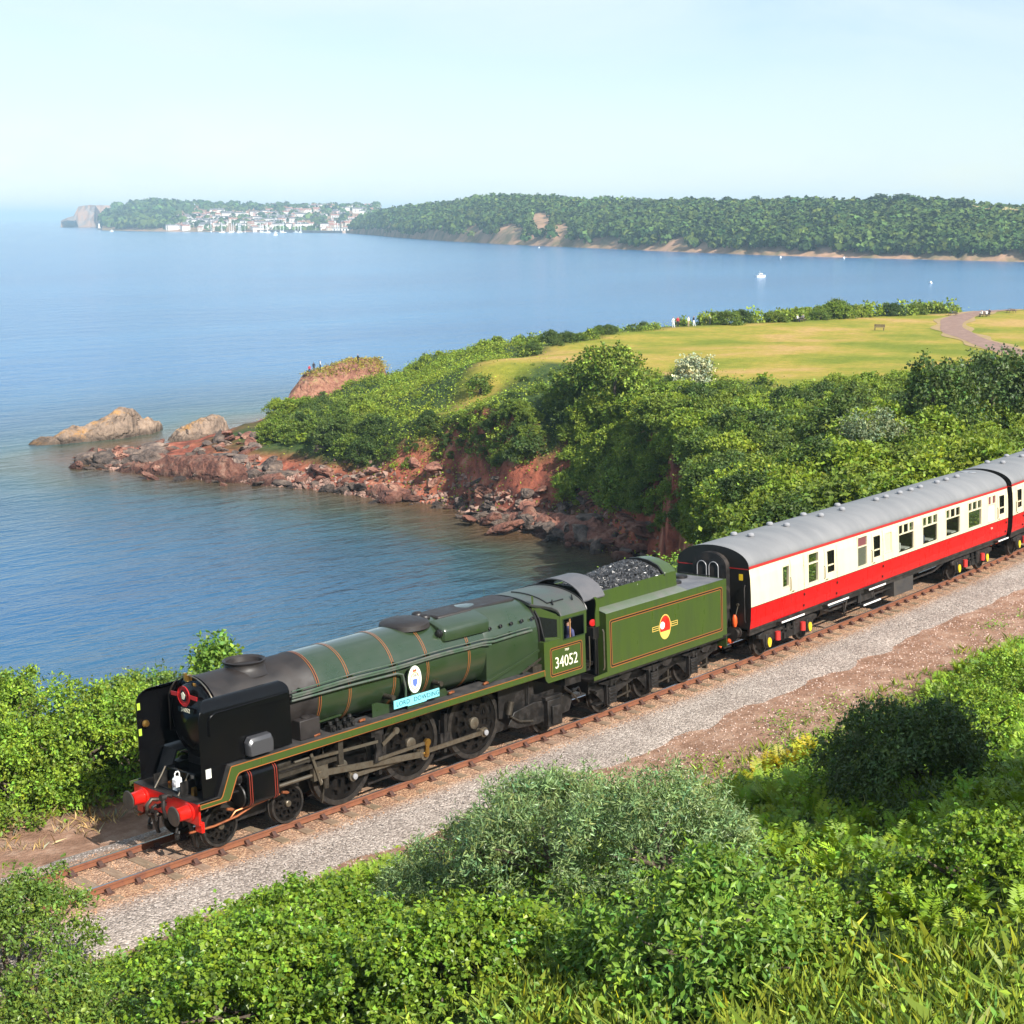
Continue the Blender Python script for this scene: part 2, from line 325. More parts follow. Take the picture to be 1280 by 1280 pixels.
_T = [(-140, 11, 15.7), (-30, 10, 15.7), (20, 10, 15.7), (42, 13, 15.5), (*RD(13.0, 92), 12.5), (*gp(880, 612, 12), 12), (*gp(866, 568, 12), 12), (*gp(835, 534, 12), 12),
      (*gp(800, 514, 11.5), 11.5), (*gp(760, 507, 11.5), 11.5), (*gp(705, 497, 11.5), 11.5), (*gp(685, 488, 11.6), 11.6), (*gp(655, 507, 11.2), 11.2), (*gp(620, 513, 10.3), 10.3), (*gp(560, 521, 8.3), 8.3), (*gp(470, 533, 6), 6),
      (*gp(400, 545, 4), 4), (*gp(345, 556, 2.8), 2.8), (*gp(312, 560, 2), 2), (*gp(303, 532, 2.2), 2.2), (*gp(400, 502, 3.7), 3.7), (*gp(480, 472, 6.2), 6.2),
      (*gp(560, 442, 9.3), 9.3), (*gp(640, 430, 11.3), 11.3), (*gp(692, 427, 12.2), 12.2), (*gp(760, 415, 12.5), 12.5), (*gp(840, 407, 12.5), 12.5), (*gp(940, 402, 12.5), 12.5),
      (*gp(1090, 394, 12.5), 12.5), (*gp(1280, 386, 12.5), 12.5), (*RD(200, 350), 12.5), (*RD(420, 385), 12.5), (*RD(490, 0), 14), (*RD(285, -195), 15.7), (-130, -150, 15.7)]
PLAT = [(a, b) for a, b, c in _T]
_HP = _T + [(*gp(*q, 12.5), 12.5) for q in ((650, 450), (750, 445), (900, 440), (900, 470), (1050, 440), (1200, 430), (1200, 470), (980, 475), (1050, 560), (1150, 520), (1250, 520))]
_HP += [(*trk(s)[:2], 15.68) for s in range(-40, 140, 12)] + [(*trk(s, -14)[:2], 15.2) for s in range(-40, 140, 16)]
FIELD = [gp(*q, 12.5) for q in ((530, 476), (600, 464), (680, 452), (735, 452), (800, 463), (870, 470), (940, 478), (1010, 486), (1090, 484), (1150, 478), (1220, 468), (1330, 455),
                                 (1330, 384), (1280, 387), (1090, 396), (940, 404), (840, 409), (760, 417), (690, 429), (620, 444), (570, 458))]
def plateau(x, y):
    num = 0; den = 0
    for a, b, c in _HP:
        w = 1/(((x - a)**2 + (y - b)**2)/16 + 0.5)**1.7; num = num + w*c; den = den + w
    return num/den
def near_z(s, v):
    vb = 3.3 + 2.6*sstep(4, 11, s) + 0.35*np.sin(s*0.7)
    u = np.maximum(v - vb, 0)
    brk = 15 - vb
    k1 = 0.36 - 0.10*sstep(2, 16, s); k2 = 0.60 - 0.30*sstep(-19, -4, s)
    z = np.where(u < brk, k1*u, k1*brk + k2*(u - brk))
    z = z + 0.35*sstep(0, 2.5, u)*(fbm(s*0.25, v*0.25, 5) - 0.4)*2
    return -0.50 + CANT*np.clip(v, -2.5, 2.5)*0.9 + z + 0.10*(fbm(s*0.6, v*0.6, 9) - 0.5)
def H(x, y):
    """ground height (world z)"""
    x = np.asarray(x, float); y = np.asarray(y, float)
    s, v = to_sv(x, y)
    inS = inside(x, y, SHORE); inT = inside(x, y, PLAT); dS = seg_dist(x, y, SHORE); dT = seg_dist(x, y, PLAT); hp = plateau(x, y)
    n = fbm(x*0.16, y*0.16, 3, 4); n2 = fbm(x*0.5, y*0.5, 21, 3)
    t = dS/(dS + dT + 1e-6); t = np.clip(t + (n - 0.5)*0.34*np.sin(np.pi*np.clip(t, 0, 1)), 0, 1)
    prof = np.where(t < 0.30, t/0.30*0.11, 0.11 + 0.89*sstep(0.22, 1.06, t)**0.85)
    z = np.where(inT, hp, np.minimum(hp*prof, hp))
    z = z + np.where(inT, 0, 0.9*(n2 - 0.5)*np.sin(np.pi*t))
    z = np.where(inS, z + 0.25*(n2 - 0.5)*(~inT), -0.35*np.minimum(dS, 14) - 0.1) + SEA
    w = sstep(26, 13, -v)*sstep(150, 120, s)
    nearz = near_z(s, v)
    wb = sstep(150, 105, s); z = np.where(v > -1.0, nearz*wb + z*(1 - wb), np.where(inT, z*(1 - w) + nearz*w, z))
    return z
def drape(name, X, Y, keep=None, dz=0.0):
    n, m = X.shape; Z = H(X, Y) + dz; V = np.stack([X, Y, Z], -1).reshape(-1, 3)
    i = np.arange(n*m).reshape(n, m); F = np.stack([i[:-1, :-1], i[1:, :-1], i[1:, 1:], i[:-1, 1:]], -1).reshape(-1, 4)
    if keep is not None: F = F[keep(V[F].mean(1))]
    u = np.unique(F); mp_ = np.full(n*m, -1); mp_[u] = np.arange(len(u)); return V[u], mp_[F]
def land_cols(V):
    """R dry mown grass, G bare red soil and rock, B trodden earth"""
    x, y, z = V.T; e = 0.7
    gx = (H(x + e, y) - H(x - e, y))/(2*e); gy = (H(x, y + e) - H(x, y - e))/(2*e); sl = np.hypot(gx, gy)
    fld = np.clip(0.5 + np.where(inside(x, y, FIELD), 1, -1)*seg_dist(x, y, FIELD)/3.0 + (fbm(x*0.3, y*0.3, 44) - 0.5)*0.8, 0, 1)
    asl = z - SEA; s, v = to_sv(x, y)
    rock = np.maximum(sstep(0.9, 1.7, sl), sstep(2.6, 1.2, asl))*(v < -16)
    soil = sstep(7.6, 6.2, v - 0.8*(fbm(s*0.5, v*0.5, 8) - 0.5))*sstep(-6.5, -4.5, v)
    return np.stack([fld, rock, soil], -1)
def land_mat():
    m = bpy.data.materials.new('land'); m.use_nodes = True; t = m.node_tree; L = t.links; b = t.nodes['Principled BSDF']
    b.inputs['Roughness'].default_value = 0.95; b.inputs['Specular IOR Level'].default_value = 0.15
    tc = t.nodes.new('ShaderNodeTexCoord'); P = tc.outputs['Object']
    def noise(sc, det=6, r=0.6):
        n = t.nodes.new('ShaderNodeTexNoise'); n.inputs['Scale'].default_value = sc; n.inputs['Detail'].default_value = det; n.inputs['Roughness'].default_value = r; L.new(P, n.inputs[0]); return n.outputs['Fac']
    def ramp(src, stops):
        r = t.nodes.new('ShaderNodeValToRGB'); e = r.color_ramp.elements
        while len(e) < len(stops): e.new(0.5)
        for q, (p, c) in zip(e, stops): q.position = p; q.color = c4(c)
        L.new(src, r.inputs[0]); return r.outputs[0]
    def mix(f, a, bb, mode='MIX'):
        x = t.nodes.new('ShaderNodeMix'); x.data_type = 'RGBA'; x.blend_type = mode
        if isinstance(f, float): x.inputs[0].default_value = f
        else: L.new(f, x.inputs[0])
        L.new(a, x.inputs[6]); L.new(bb, x.inputs[7]); return x.outputs[2]
    scrub = ramp(noise(0.9), [(0.3, (0.025, 0.042, 0.012)), (0.55, (0.045, 0.075, 0.018)), (0.75, (0.09, 0.10, 0.035))])
    grass = ramp(noise(0.07, 8), [(0.36, (0.165, 0.195, 0.022)), (0.46, (0.25, 0.24, 0.035)), (0.54, (0.34, 0.265, 0.055)), (0.63, (0.43, 0.28, 0.11))])
    gfine = ramp(noise(1.1, 5, 0.7), [(0.3, (0.72, 0.76, 0.6)), (0.7, (1.12, 1.1, 1.0))])
    grass = mix(1.0, grass, gfine, 'MULTIPLY')
    rock = ramp(noise(0.45, 9, 0.65), [(0.32, (0.05, 0.024, 0.020)), (0.44, (0.19, 0.060, 0.040)), (0.56, (0.34, 0.105, 0.062)), (0.70, (0.46, 0.23, 0.15))])
    soil = ramp(noise(1.3, 9, 0.7), [(0.28, (0.15, 0.080, 0.050)), (0.5, (0.28, 0.165, 0.112)), (0.72, (0.42, 0.29, 0.215))])
    at = t.nodes.new('ShaderNodeAttribute'); at.attribute_name = 'tint'; sp = t.nodes.new('ShaderNodeSeparateColor'); L.new(at.outputs['Color'], sp.inputs[0])
    c = mix(sp.outputs[0], scrub, grass); c = mix(sp.outputs[1], c, rock); c = mix(sp.outputs[2], c, soil)
    L.new(c, b.inputs['Base Color'])
    bp = t.nodes.new('ShaderNodeBump'); bp.inputs['Strength'].default_value = 0.8; bp.inputs['Distance'].default_value = 0.25; L.new(noise(1.6, 8, 0.7), bp.inputs['Height']); L.new(bp.outputs[0], b.inputs['Normal'])
    return m
M['land'] = land_mat()
_s = np.concatenate([np.arange(-46, -8, 1.0), np.arange(-8, 50, 0.45), np.arange(50, 112, 1.2)]); _v = np.concatenate([np.arange(-15, 9, 0.4), np.arange(9, 46, 0.9)])
_S, _V = np.meshgrid(_s, _v, indexing='ij'); _th = KC*(_S - S0)
_X = S0 + np.sin(_th)/KC + np.sin(_th)*_V; _Y = (1 - np.cos(_th))/KC - np.cos(_th)*_V
V, F = drape('ground', _X, _Y)
link('ground', np_mesh('ground', V, F, True, land_cols(V)), M['land'], kind='structure')
_r = np.concatenate([np.arange(-78, 70, 1.0), np.arange(70, 270, 3.0)]); _d = np.concatenate([np.arange(66, 250, 1.0), np.arange(250, 420, 2.2)])
_R, _D = np.meshgrid(_r, _d, indexing='ij'); _X = CAM[0] + _R*RH[0] + _D*FH[0]; _Y = CAM[1] + _R*RH[1] + _D*FH[1]
def _keep(c):
    s, v = to_sv(c[:, 0], c[:, 1]); return ~((s < 110) & (v > -13.5) & (v < 44)) & (c[:, 2] > SEA - 4)
V, F = drape('headland', _X, _Y, _keep, -0.02)
link('headland', np_mesh('headland', V, F, True, land_cols(V)), M['land'], kind='structure')

# path across the field
_pp = [gp(*q, 12.5) for q in ((1262, 386), (1232, 389), (1206, 394), (1190, 401), (1189, 408), (1200, 416), (1222, 426), (1252, 436), (1290, 445), (1340, 455))]
_pp = np.array(_pp); _tt = np.linspace(0, len(_pp) - 1, 90)
for _ in range(1):
    _q = np.stack([np.interp(_tt, np.arange(len(_pp)), _pp[:, k]) for k in (0, 1)], -1)
for _ in range(6): _q[1:-1] = (_q[:-2] + 2*_q[1:-1] + _q[2:])/4
_n = np.gradient(_q, axis=0); _n = np.stack([-_n[:, 1], _n[:, 0]], -1)/np.linalg.norm(_n, axis=1)[:, None]
_w = np.linspace(-1, 1, 7)[None, :, None]*(2.0 + 0.25*np.sin(_tt*3))[:, None, None]
_g = _q[:, None, :] + _n[:, None, :]*_w; V, F = drape('path', _g[..., 0], _g[..., 1], None, 0.05)
M['path'] = mat('red_path', (0.20, 0.118, 0.088), 0.9, col2=(0.27, 0.17, 0.13), nscale=0.8, bump=0.2)
link('path', np_mesh('path', V, F, True), M['path'], kind='structure')
_w = np.linspace(-1, 1, 7)[None, :, None]*(2.9 + 0.6*np.sin(_tt*5))[:, None, None]
_g = _q[:, None, :] + _n[:, None, :]*_w; V, F = drape('path', _g[..., 0], _g[..., 1], None, 0.03)
M['verge'] = mat('worn_verge', (0.33, 0.21, 0.11), 0.95, col2=(0.25, 0.2, 0.05), nscale=0.7, bump=0.2)
link('path_verge', np_mesh('path_verge', V, F, True), M['verge'], kind='structure')

# sea: fans out from below the camera to the horizon
_a = np.concatenate([np.arange(-180, -24, 6.0), np.arange(-24, 24.01, 0.3), np.arange(30, 180.1, 6.0)])*math.pi/180
_rr = [40.0]
while _rr[-1] < 300: _rr.append(_rr[-1]*1.016)
while _rr[-1] < 26000: _rr.append(_rr[-1]*1.06)
_rr = np.array(_rr); _A, _RR = np.meshgrid(_a, _rr, indexing='ij')
_X = CAM[0] + _RR*np.sin(_A + YAW); _Y = CAM[1] + _RR*np.cos(_A + YAW)
_dS = seg_dist(_X, _Y, SHORE); _in = inside(_X, _Y, SHORE)
_shal_refl = np.where(_in, 1, np.exp(-_dS/12.0)) * sstep(320, 220, _RR)  # shallow-bed brown, spread wider to paint in the shore's brown reflection
_shal_refl = np.clip(_shal_refl*(0.55 + 0.9*fbm(_X*0.08, _Y*0.08, 77)), 0, 1)
V = np.stack([_X, _Y, np.full_like(_X, SEA)], -1).reshape(-1, 3); n_, m_ = _X.shape; i = np.arange(n_*m_).reshape(n_, m_)
F = np.stack([i[:-1, :-1], i[:-1, 1:], i[1:, 1:], i[1:, :-1]], -1).reshape(-1, 4)
def sea_mat():
    m = bpy.data.materials.new('sea_water'); m.use_nodes = True; t = m.node_tree; L = t.links; b = t.nodes['Principled BSDF']
    b.inputs['Roughness'].default_value = 0.15; b.inputs['IOR'].default_value = 1.33; b.inputs['Specular IOR Level'].default_value = 0.5
    tc = t.nodes.new('ShaderNodeTexCoord'); P = tc.outputs['Object']
    def noise(sc, rot, st, det=4, dist=0.0):
        mp = t.nodes.new('ShaderNodeMapping'); mp.inputs['Rotation'].default_value = (0, 0, rot); mp.inputs['Scale'].default_value = (st, 1, 1); L.new(P, mp.inputs[0])
        n = t.nodes.new('ShaderNodeTexNoise'); n.inputs['Scale'].default_value = sc; n.inputs['Detail'].default_value = det; n.inputs['Roughness'].default_value = 0.55; n.inputs['Distortion'].default_value = dist; L.new(mp.outputs[0], n.inputs[0]); return n.outputs['Fac']
    at = t.nodes.new('ShaderNodeAttribute'); at.attribute_name = 'tint'; sp = t.nodes.new('ShaderNodeSeparateColor'); L.new(at.outputs['Color'], sp.inputs[0])
    rp = t.nodes.new('ShaderNodeValToRGB'); e = rp.color_ramp.elements; e.new(0.3); e.new(0.6)
    for q, (p, c) in zip(e, ((0.0, (0.030, 0.150, 0.30)), (0.16, (0.026, 0.112, 0.165)), (0.42, (0.040, 0.062, 0.045)), (0.85, (0.095, 0.058, 0.030)))): q.position = p; q.color = c4(c)
    L.new(sp.outputs[0], rp.inputs[0])
    big = noise(0.012, 0.5, 0.35, 5, 0.5)
    r2 = t.nodes.new('ShaderNodeValToRGB'); r2.color_ramp.elements[0].position = 0.35; r2.color_ramp.elements[1].position = 0.68; r2.color_ramp.elements[0].color = (0.80, 0.84, 0.9, 1); r2.color_ramp.elements[1].color = (1.25, 1.2, 1.12, 1); L.new(big, r2.inputs[0])
    ml = t.nodes.new('ShaderNodeMix'); ml.data_type = 'RGBA'; ml.blend_type = 'MULTIPLY'; ml.inputs[0].default_value = 1; cv = t.nodes.new('ShaderNodeMix'); cv.data_type = 'RGBA'; cv.inputs[7].default_value = (0.012, 0.050, 0.066, 1); mrc = t.nodes.new('ShaderNodeMapRange'); mrc.inputs[1].default_value = 0.05; mrc.inputs[2].default_value = 0.75; L.new(sp.outputs[1], mrc.inputs[0]); L.new(mrc.outputs[0], cv.inputs[0])
    dp = t.nodes.new('ShaderNodeRGB'); dp.outputs[0].default_value = (0.020, 0.122, 0.285, 1); L.new(dp.outputs[0], cv.inputs[6])
    e[0].color = (0, 0, 0, 1); sm = t.nodes.new('ShaderNodeMix'); sm.data_type = 'RGBA'; shf = t.nodes.new('ShaderNodeMapRange'); shf.inputs[1].default_value = 0.12; shf.inputs[2].default_value = 0.45; L.new(sp.outputs[0], shf.inputs[0]); L.new(shf.outputs[0], sm.inputs[0]); L.new(cv.outputs[2], sm.inputs[6]); L.new(rp.outputs[0], sm.inputs[7]); L.new(sm.outputs[2], ml.inputs[6]); L.new(r2.outputs[0], ml.inputs[7]); L.new(ml.outputs[2], b.inputs['Base Color'])
    w1 = noise(0.55, YAW + 0.25, 0.38, 3, 0.4); w2 = noise(1.9, YAW - 0.35, 0.5, 4, 0.3); w3 = noise(0.12, YAW + 0.1, 0.4, 2)
    def mad(a, k, c):
        q = t.nodes.new('ShaderNodeMath'); q.operation = 'MULTIPLY_ADD'; L.new(a, q.inputs[0]); q.inputs[1].default_value = k
        if c is None: q.inputs[2].default_value = 0
        else: L.new(c, q.inputs[2])
        return q.outputs[0]
    hgt = mad(w1, 0.55, mad(w2, 0.20, mad(w3, 0.9, None)))
    bp = t.nodes.new('ShaderNodeBump'); bp.inputs['Strength'].default_value = 1.0; bp.inputs['Distance'].default_value = 0.75; L.new(hgt, bp.inputs['Height']); L.new(bp.outputs[0], b.inputs['Normal'])
    return m
M['sea'] = sea_mat()
_cove = np.where(_in, 1, np.exp(-_dS/42.0))*sstep(420, 230, _RR)
link('sea', np_mesh('sea', V, F, True, np.stack([_shal_refl.ravel(), _cove.ravel(), 0*_cove.ravel()], -1)), M['sea'], kind='structure')
# ------------------------------------------------------------------ railway track
rng = np.random.default_rng(7)
# ballast bed: sheet with shoulders, canted with the track
_s = np.arange(-46, 112, 0.6); _vp = np.array([-3.1, -2.5, -2.0, -1.6, -1.25, -0.95, -0.6, 0, 0.6, 0.95, 1.25, 1.55, 1.85, 2.2, 2.5, 2.85, 3.3])
_zp = np.array([-0.62, -0.50, -0.30, -0.235, -0.205, -0.192, -0.190, -0.192, -0.190, -0.192, -0.205, -0.25, -0.31, -0.38, -0.44, -0.52, -0.70])
_S, _V = np.meshgrid(_s, _vp, indexing='ij'); _N = fbm(_S*0.9, _V*0.9, 61, 3) - 0.5
_P = np.array([[trk(s, v + (0.6*n if abs(v) > 2.1 else 0), z + 0.05*n) for s, v, z, n in zip(a, b, _zp, c)] for a, b, c in zip(_S, _V, _N)])
n_, m_ = _S.shape; i = np.arange(n_*m_).reshape(n_, m_); F = np.stack([i[:-1, :-1], i[1:, :-1], i[1:, 1:], i[:-1, 1:]], -1).reshape(-1, 4)
_rust = sstep(1.75, 1.25, np.abs(_V + 0.05 - 0.1*_N)) * (0.75 + 0.5*_N)
def ballast_mat(name):
    m = bpy.data.materials.new(name); m.use_nodes = True; t = m.node_tree; L = t.links; b = t.nodes['Principled BSDF']; b.inputs['Roughness'].default_value = 0.9; b.inputs['Specular IOR Level'].default_value = 0.25
    tc = t.nodes.new('ShaderNodeTexCoord'); P = tc.outputs['Object']
    vo = t.nodes.new('ShaderNodeTexVoronoi'); vo.inputs['Scale'].default_value = 21; L.new(P, vo.inputs['Vector'])
    r = t.nodes.new('ShaderNodeValToRGB'); e = r.color_ramp.elements; e.new(0.35); e.new(0.7)
    for q, (p, c) in zip(e, ((0.0, (0.16, 0.138, 0.122)), (0.35, (0.26, 0.224, 0.198)), (0.7, (0.35, 0.302, 0.268)), (1.0, (0.46, 0.41, 0.37)))): q.position = p; q.color = c4(c)
    sp = t.nodes.new('ShaderNodeSeparateColor'); L.new(vo.outputs['Color'], sp.inputs[0]); L.new(sp.outputs[0], r.inputs[0])
    r2 = t.nodes.new('ShaderNodeValToRGB'); e = r2.color_ramp.elements
    for q, (p, c) in zip(e, ((0.1, (0.25, 0.125, 0.07)), (0.9, (0.50, 0.30, 0.17)))): q.position = p; q.color = c4(c)
    L.new(sp.outputs[0], r2.inputs[0])
    at = t.nodes.new('ShaderNodeAttribute'); at.attribute_name = 'tint'; s2 = t.nodes.new('ShaderNodeSeparateColor'); L.new(at.outputs['Color'], s2.inputs[0])
    x = t.nodes.new('ShaderNodeMix'); x.data_type = 'RGBA'; L.new(s2.outputs[0], x.inputs[0]); L.new(r.outputs[0], x.inputs[6]); L.new(r2.outputs[0], x.inputs[7])
    nz = t.nodes.new('ShaderNodeTexNoise'); nz.inputs['Scale'].default_value = 0.8; nz.inputs['Detail'].default_value = 5; L.new(P, nz.inputs[0])
    r3 = t.nodes.new('ShaderNodeValToRGB'); r3.color_ramp.elements[0].position = 0.3; r3.color_ramp.elements[1].position = 0.7; r3.color_ramp.elements[0].color = (0.8, 0.76, 0.74, 1); r3.color_ramp.elements[1].color = (1.1, 1.08, 1.06, 1); L.new(nz.outputs['Fac'], r3.inputs[0])
    y = t.nodes.new('ShaderNodeMix'); y.data_type = 'RGBA'; y.blend_type = 'MULTIPLY'; y.inputs[0].default_value = 1; L.new(x.outputs[2], y.inputs[6]); L.new(r3.outputs[0], y.inputs[7]); L.new(y.outputs[2], b.inputs['Base Color'])
    bp = t.nodes.new('ShaderNodeBump'); bp.inputs['Strength'].default_value = 1; bp.inputs['Distance'].default_value = 0.035; bp.invert = True; L.new(vo.outputs['Distance'], bp.inputs['Height']); L.new(bp.outputs[0], b.inputs['Normal'])
    return m
M['ballast'] = ballast_mat('ballast')
link('ballast_bed', np_mesh('ballast_bed', _P.reshape(-1, 3), F, True, np.repeat(_rust.reshape(-1, 1), 3, 1)), M['ballast'], kind='structure')
# loose stones on the bed, each its own little block, joined as one mass
def stones(n, smin, smax, vmin, vmax, size, seed, zfun, colfun):
    g = np.random.default_rng(seed); base = np.array([(1, 0, 0), (-1, 0, 0), (0, 1, 0), (0, -1, 0), (0, 0, 1), (0, 0, -1)], float)
    tri = np.array([(0, 2, 4), (2, 1, 4), (1, 3, 4), (3, 0, 4), (2, 0, 5), (1, 2, 5), (3, 1, 5), (0, 3, 5)])
    s = smin + (smax - smin)*g.random(n)**1.15; v = g.uniform(vmin, vmax, n); z = zfun(s, v)
    th = KC*(s - S0); c = np.stack([S0 + np.sin(th)/KC + np.sin(th)*(v - CANT*z), (1 - np.cos(th))/KC - np.cos(th)*(v - CANT*z), z + CANT*v], -1)
    sc = size*g.uniform(0.55, 1.25, (n, 6, 1))*g.uniform(0.7, 1.3, (n, 1, 1))
    q = g.normal(size=(n, 4)); q /= np.linalg.norm(q, axis=1)[:, None]; w, x, y, zz = q.T
    R = np.stack([1 - 2*(y*y + zz*zz), 2*(x*y - zz*w), 2*(x*zz + y*w), 2*(x*y + zz*w), 1 - 2*(x*x + zz*zz), 2*(y*zz - x*w), 2*(x*zz - y*w), 2*(y*zz + x*w), 1 - 2*(x*x + y*y)], -1).reshape(n, 3, 3)
    V = np.einsum('nij,nkj->nki', R, base[None]*sc) + c[:, None]; F = (tri[None] + 6*np.arange(n)[:, None, None]).reshape(-1, 3)
    col = np.repeat(colfun(s, v, g), 6, 0); return V.reshape(-1, 3), F, col
def bed_z(s, v): return np.interp(v, _vp, _zp) + 0.05*(fbm(s*0.9, v*0.9, 61, 3) - 0.5)
def stone_col(s, v, g):
    k = g.uniform(0.6, 1.25, len(s))[:, None]; base = np.array([0.35, 0.305, 0.28])*k; r = (np.abs(v) < 1.45 + 0.2*g.random(len(s)))[:, None]
    return np.where(r, np.array([0.40, 0.235, 0.14])*k, base)
V, F, c_ = stones(27000, -9, 62, -2.2, 3.0, 0.024, 3, bed_z, stone_col)
M['stone'] = mat('ballast_stone', (1, 1, 1), 0.9, tint=True, spec=0.25)
link('ballast_stones', np_mesh('ballast_stones', V, F, False, c_), M['stone'], kind='stuff', label='loose grey granite ballast stones lying along the railway', cat='ballast')
def soil_z(s, v): return near_z(s, v) - CANT*v - 0.0
def soil_col(s, v, g): return np.array([0.42, 0.31, 0.26])*g.uniform(0.5, 1.5, len(s))[:, None]
V, F, c_ = stones(9500, -2, 66, 2.7, 7.0, 0.032, 5, soil_z, soil_col)
link('scattered_gravel', np_mesh('scattered_gravel', V, F, False, c_), M['stone'], kind='stuff', label='scattered pale gravel on bare red earth beside the track', cat='gravel')

TR = empty('railway_track', trk(16, 0, -0.2), label='single railway track with rusty bullhead rails on timber sleepers', cat='railway track')
_inv = np.array(TR.location)
SLEEP = 0.72
_prof = [(-0.035, 0), (0.035, 0), (0.035, -0.045), (0.010, -0.058), (0.010, -0.118), (0.033, -0.130), (0.033, -0.150), (-0.033, -0.150), (-0.033, -0.130), (-0.010, -0.118), (-0.010, -0.058), (-0.035, -0.045)]
for sgn in (1, -1):
    mb = MB(); tp = MB()
    ss = np.arange(-46, 112.1, 1.0)
    mb.loft([[trk(s, sgn*0.7525 + a, b - 0.004) for a, b in _prof] for s in ss])
    ro = mb.build('rail', M['rust_rail'], TR, off=_inv)
    tp.loft([[trk(s, sgn*0.7525 + a, b) for a, b in ((-0.028, 0.0015), (0.028, 0.0015), (0.028, -0.003), (-0.028, -0.003))] for s in ss]); tp.build('running_surface', M['rail_top'], ro, off=_inv)
_sl = MB().box(-0.127, 0.127, -1.295, 1.295, -0.13, 0.0).mesh('sleeper', 0)
_ch = MB().box(-0.10, 0.10, -0.18, 0.18, 0, 0.035).prism([(-0.17, 0.03), (-0.055, 0.03), (-0.055, 0.12), (-0.09, 0.12)], -0.055, 0.055, 'yz').prism([(0.17, 0.03), (0.09, 0.12), (0.04, 0.12), (0.04, 0.03)], -0.055, 0.055, 'yz').mesh('rail_chair', 0)
_n0 = int(-20/SLEEP); _k = 0
for j in range(_n0, int(64/SLEEP)):
    s = j*SLEEP + 0.03*rng.normal(); p = trk(s, 0.02*rng.normal(), -0.186); th = KC*(s - S0)
    so = link('sleeper', _sl, M['sleeper'], TR, loc=p - _inv, rot=(-CANT, 0, th + 0.006*rng.normal()))
    for sgn in (1, -1): link('rail_chair', _ch, M['chair'], so, loc=(0, sgn*0.7525, 0.0), rot=(0, 0, 0 if sgn < 0 else math.pi))
# ------------------------------------------------------------------ locomotive
def vehicle(name, sref, **k): return empty(name, trk(sref), (-CANT, 0, KC*(sref - S0)), **k)
def wheel_meshes(r, w=0.135, nseg=40, kind='disc'):
    ty = MB().lathe([(0.0, r*0.87), (0.0, r - 0.006), (0.012, r), (w - 0.03, r), (w - 0.022, r + 0.028), (w, r + 0.026), (w, r*0.87)], (0, 0, 0), (0, 1, 0), 48, False, False)
    ty.lathe([(w, r*0.87), (0.0, r*0.87)], (0, 0, 0), (0, 1, 0), 48, False, False)
    d = MB(); rings = [0.14, 0.24, 0.34, 0.55, 0.63, 0.75, 0.875]; y = 0.022
    for j in range(len(rings) - 1):
        for i in range(nseg):
            k = i % 4
            if j == 2 and k in (1, 2) and kind == 'disc': continue
            if j == 4 and k in (0, 1): continue
            a0 = 2*math.pi*i/nseg; a1 = 2*math.pi*(i + 1)/nseg
            def pt(rad, a, yy): return (rad*r*math.cos(a), yy, rad*r*math.sin(a))
            yy0 = y + 0.012*(j in (2, 3)); d.quad(pt(rings[j], a0, y), pt(rings[j], a1, y), pt(rings[j + 1], a1, y), pt(rings[j + 1], a0, y))
            d.quad(pt(rings[j], a0, y + 0.03), pt(rings[j], a1, y + 0.03), pt(rings[j + 1], a1, y + 0.03), pt(rings[j + 1], a0, y + 0.03))
    d.lathe([(0.10, r*0.875), (0.10, 0.0)], (0, 0, 0), (0, 1, 0), 24, False, False)
    h = MB().lathe([(0.03, r*0.17), (-0.03, r*0.165), (-0.045, r*0.13), (-0.045, 0.0)], (0, 0, 0), (0, 1, 0), 20, False, False)
    return ty.mesh('tyre'), d.mesh('wheel_centre', 20), h.mesh('hub')
M['tyre'] = mat('tyre_steel', (0.03, 0.028, 0.027), 0.32, 0.5, col2=(0.065, 0.058, 0.052), nscale=5)
WB = wheel_meshes(0.47); WD = wheel_meshes(0.94); WT = wheel_meshes(0.546, nseg=32); WC = wheel_meshes(0.457, kind='plain')
def wheel(name, ms, parent, x, r, near, z=None, sref=0, yin=0.68, hubmat='steel'):
    w = link(name, ms[1], M['wheel_black'], parent, loc=(x - sref, -yin - 0.135 if near else yin + 0.135, r if z is None else z), rot=(0, 0.6*x, 0 if near else math.pi))
    link('tyre', ms[0], M['tyre'], w); link('hub', ms[2], M[hubmat], w)
    return w
SR = 5.0; OF = (SR, 0, 0)
LO = vehicle('steam_locomotive', SR, label='green and black steam locomotive hauling the train, numbered 34052', cat='locomotive')
def B(mb, name, m, parent=None, **k): return mb.build(name, M[m] if isinstance(m, str) else m, parent or LO, off=OF, **k)
X_D = (3.581, 5.829, 8.077)
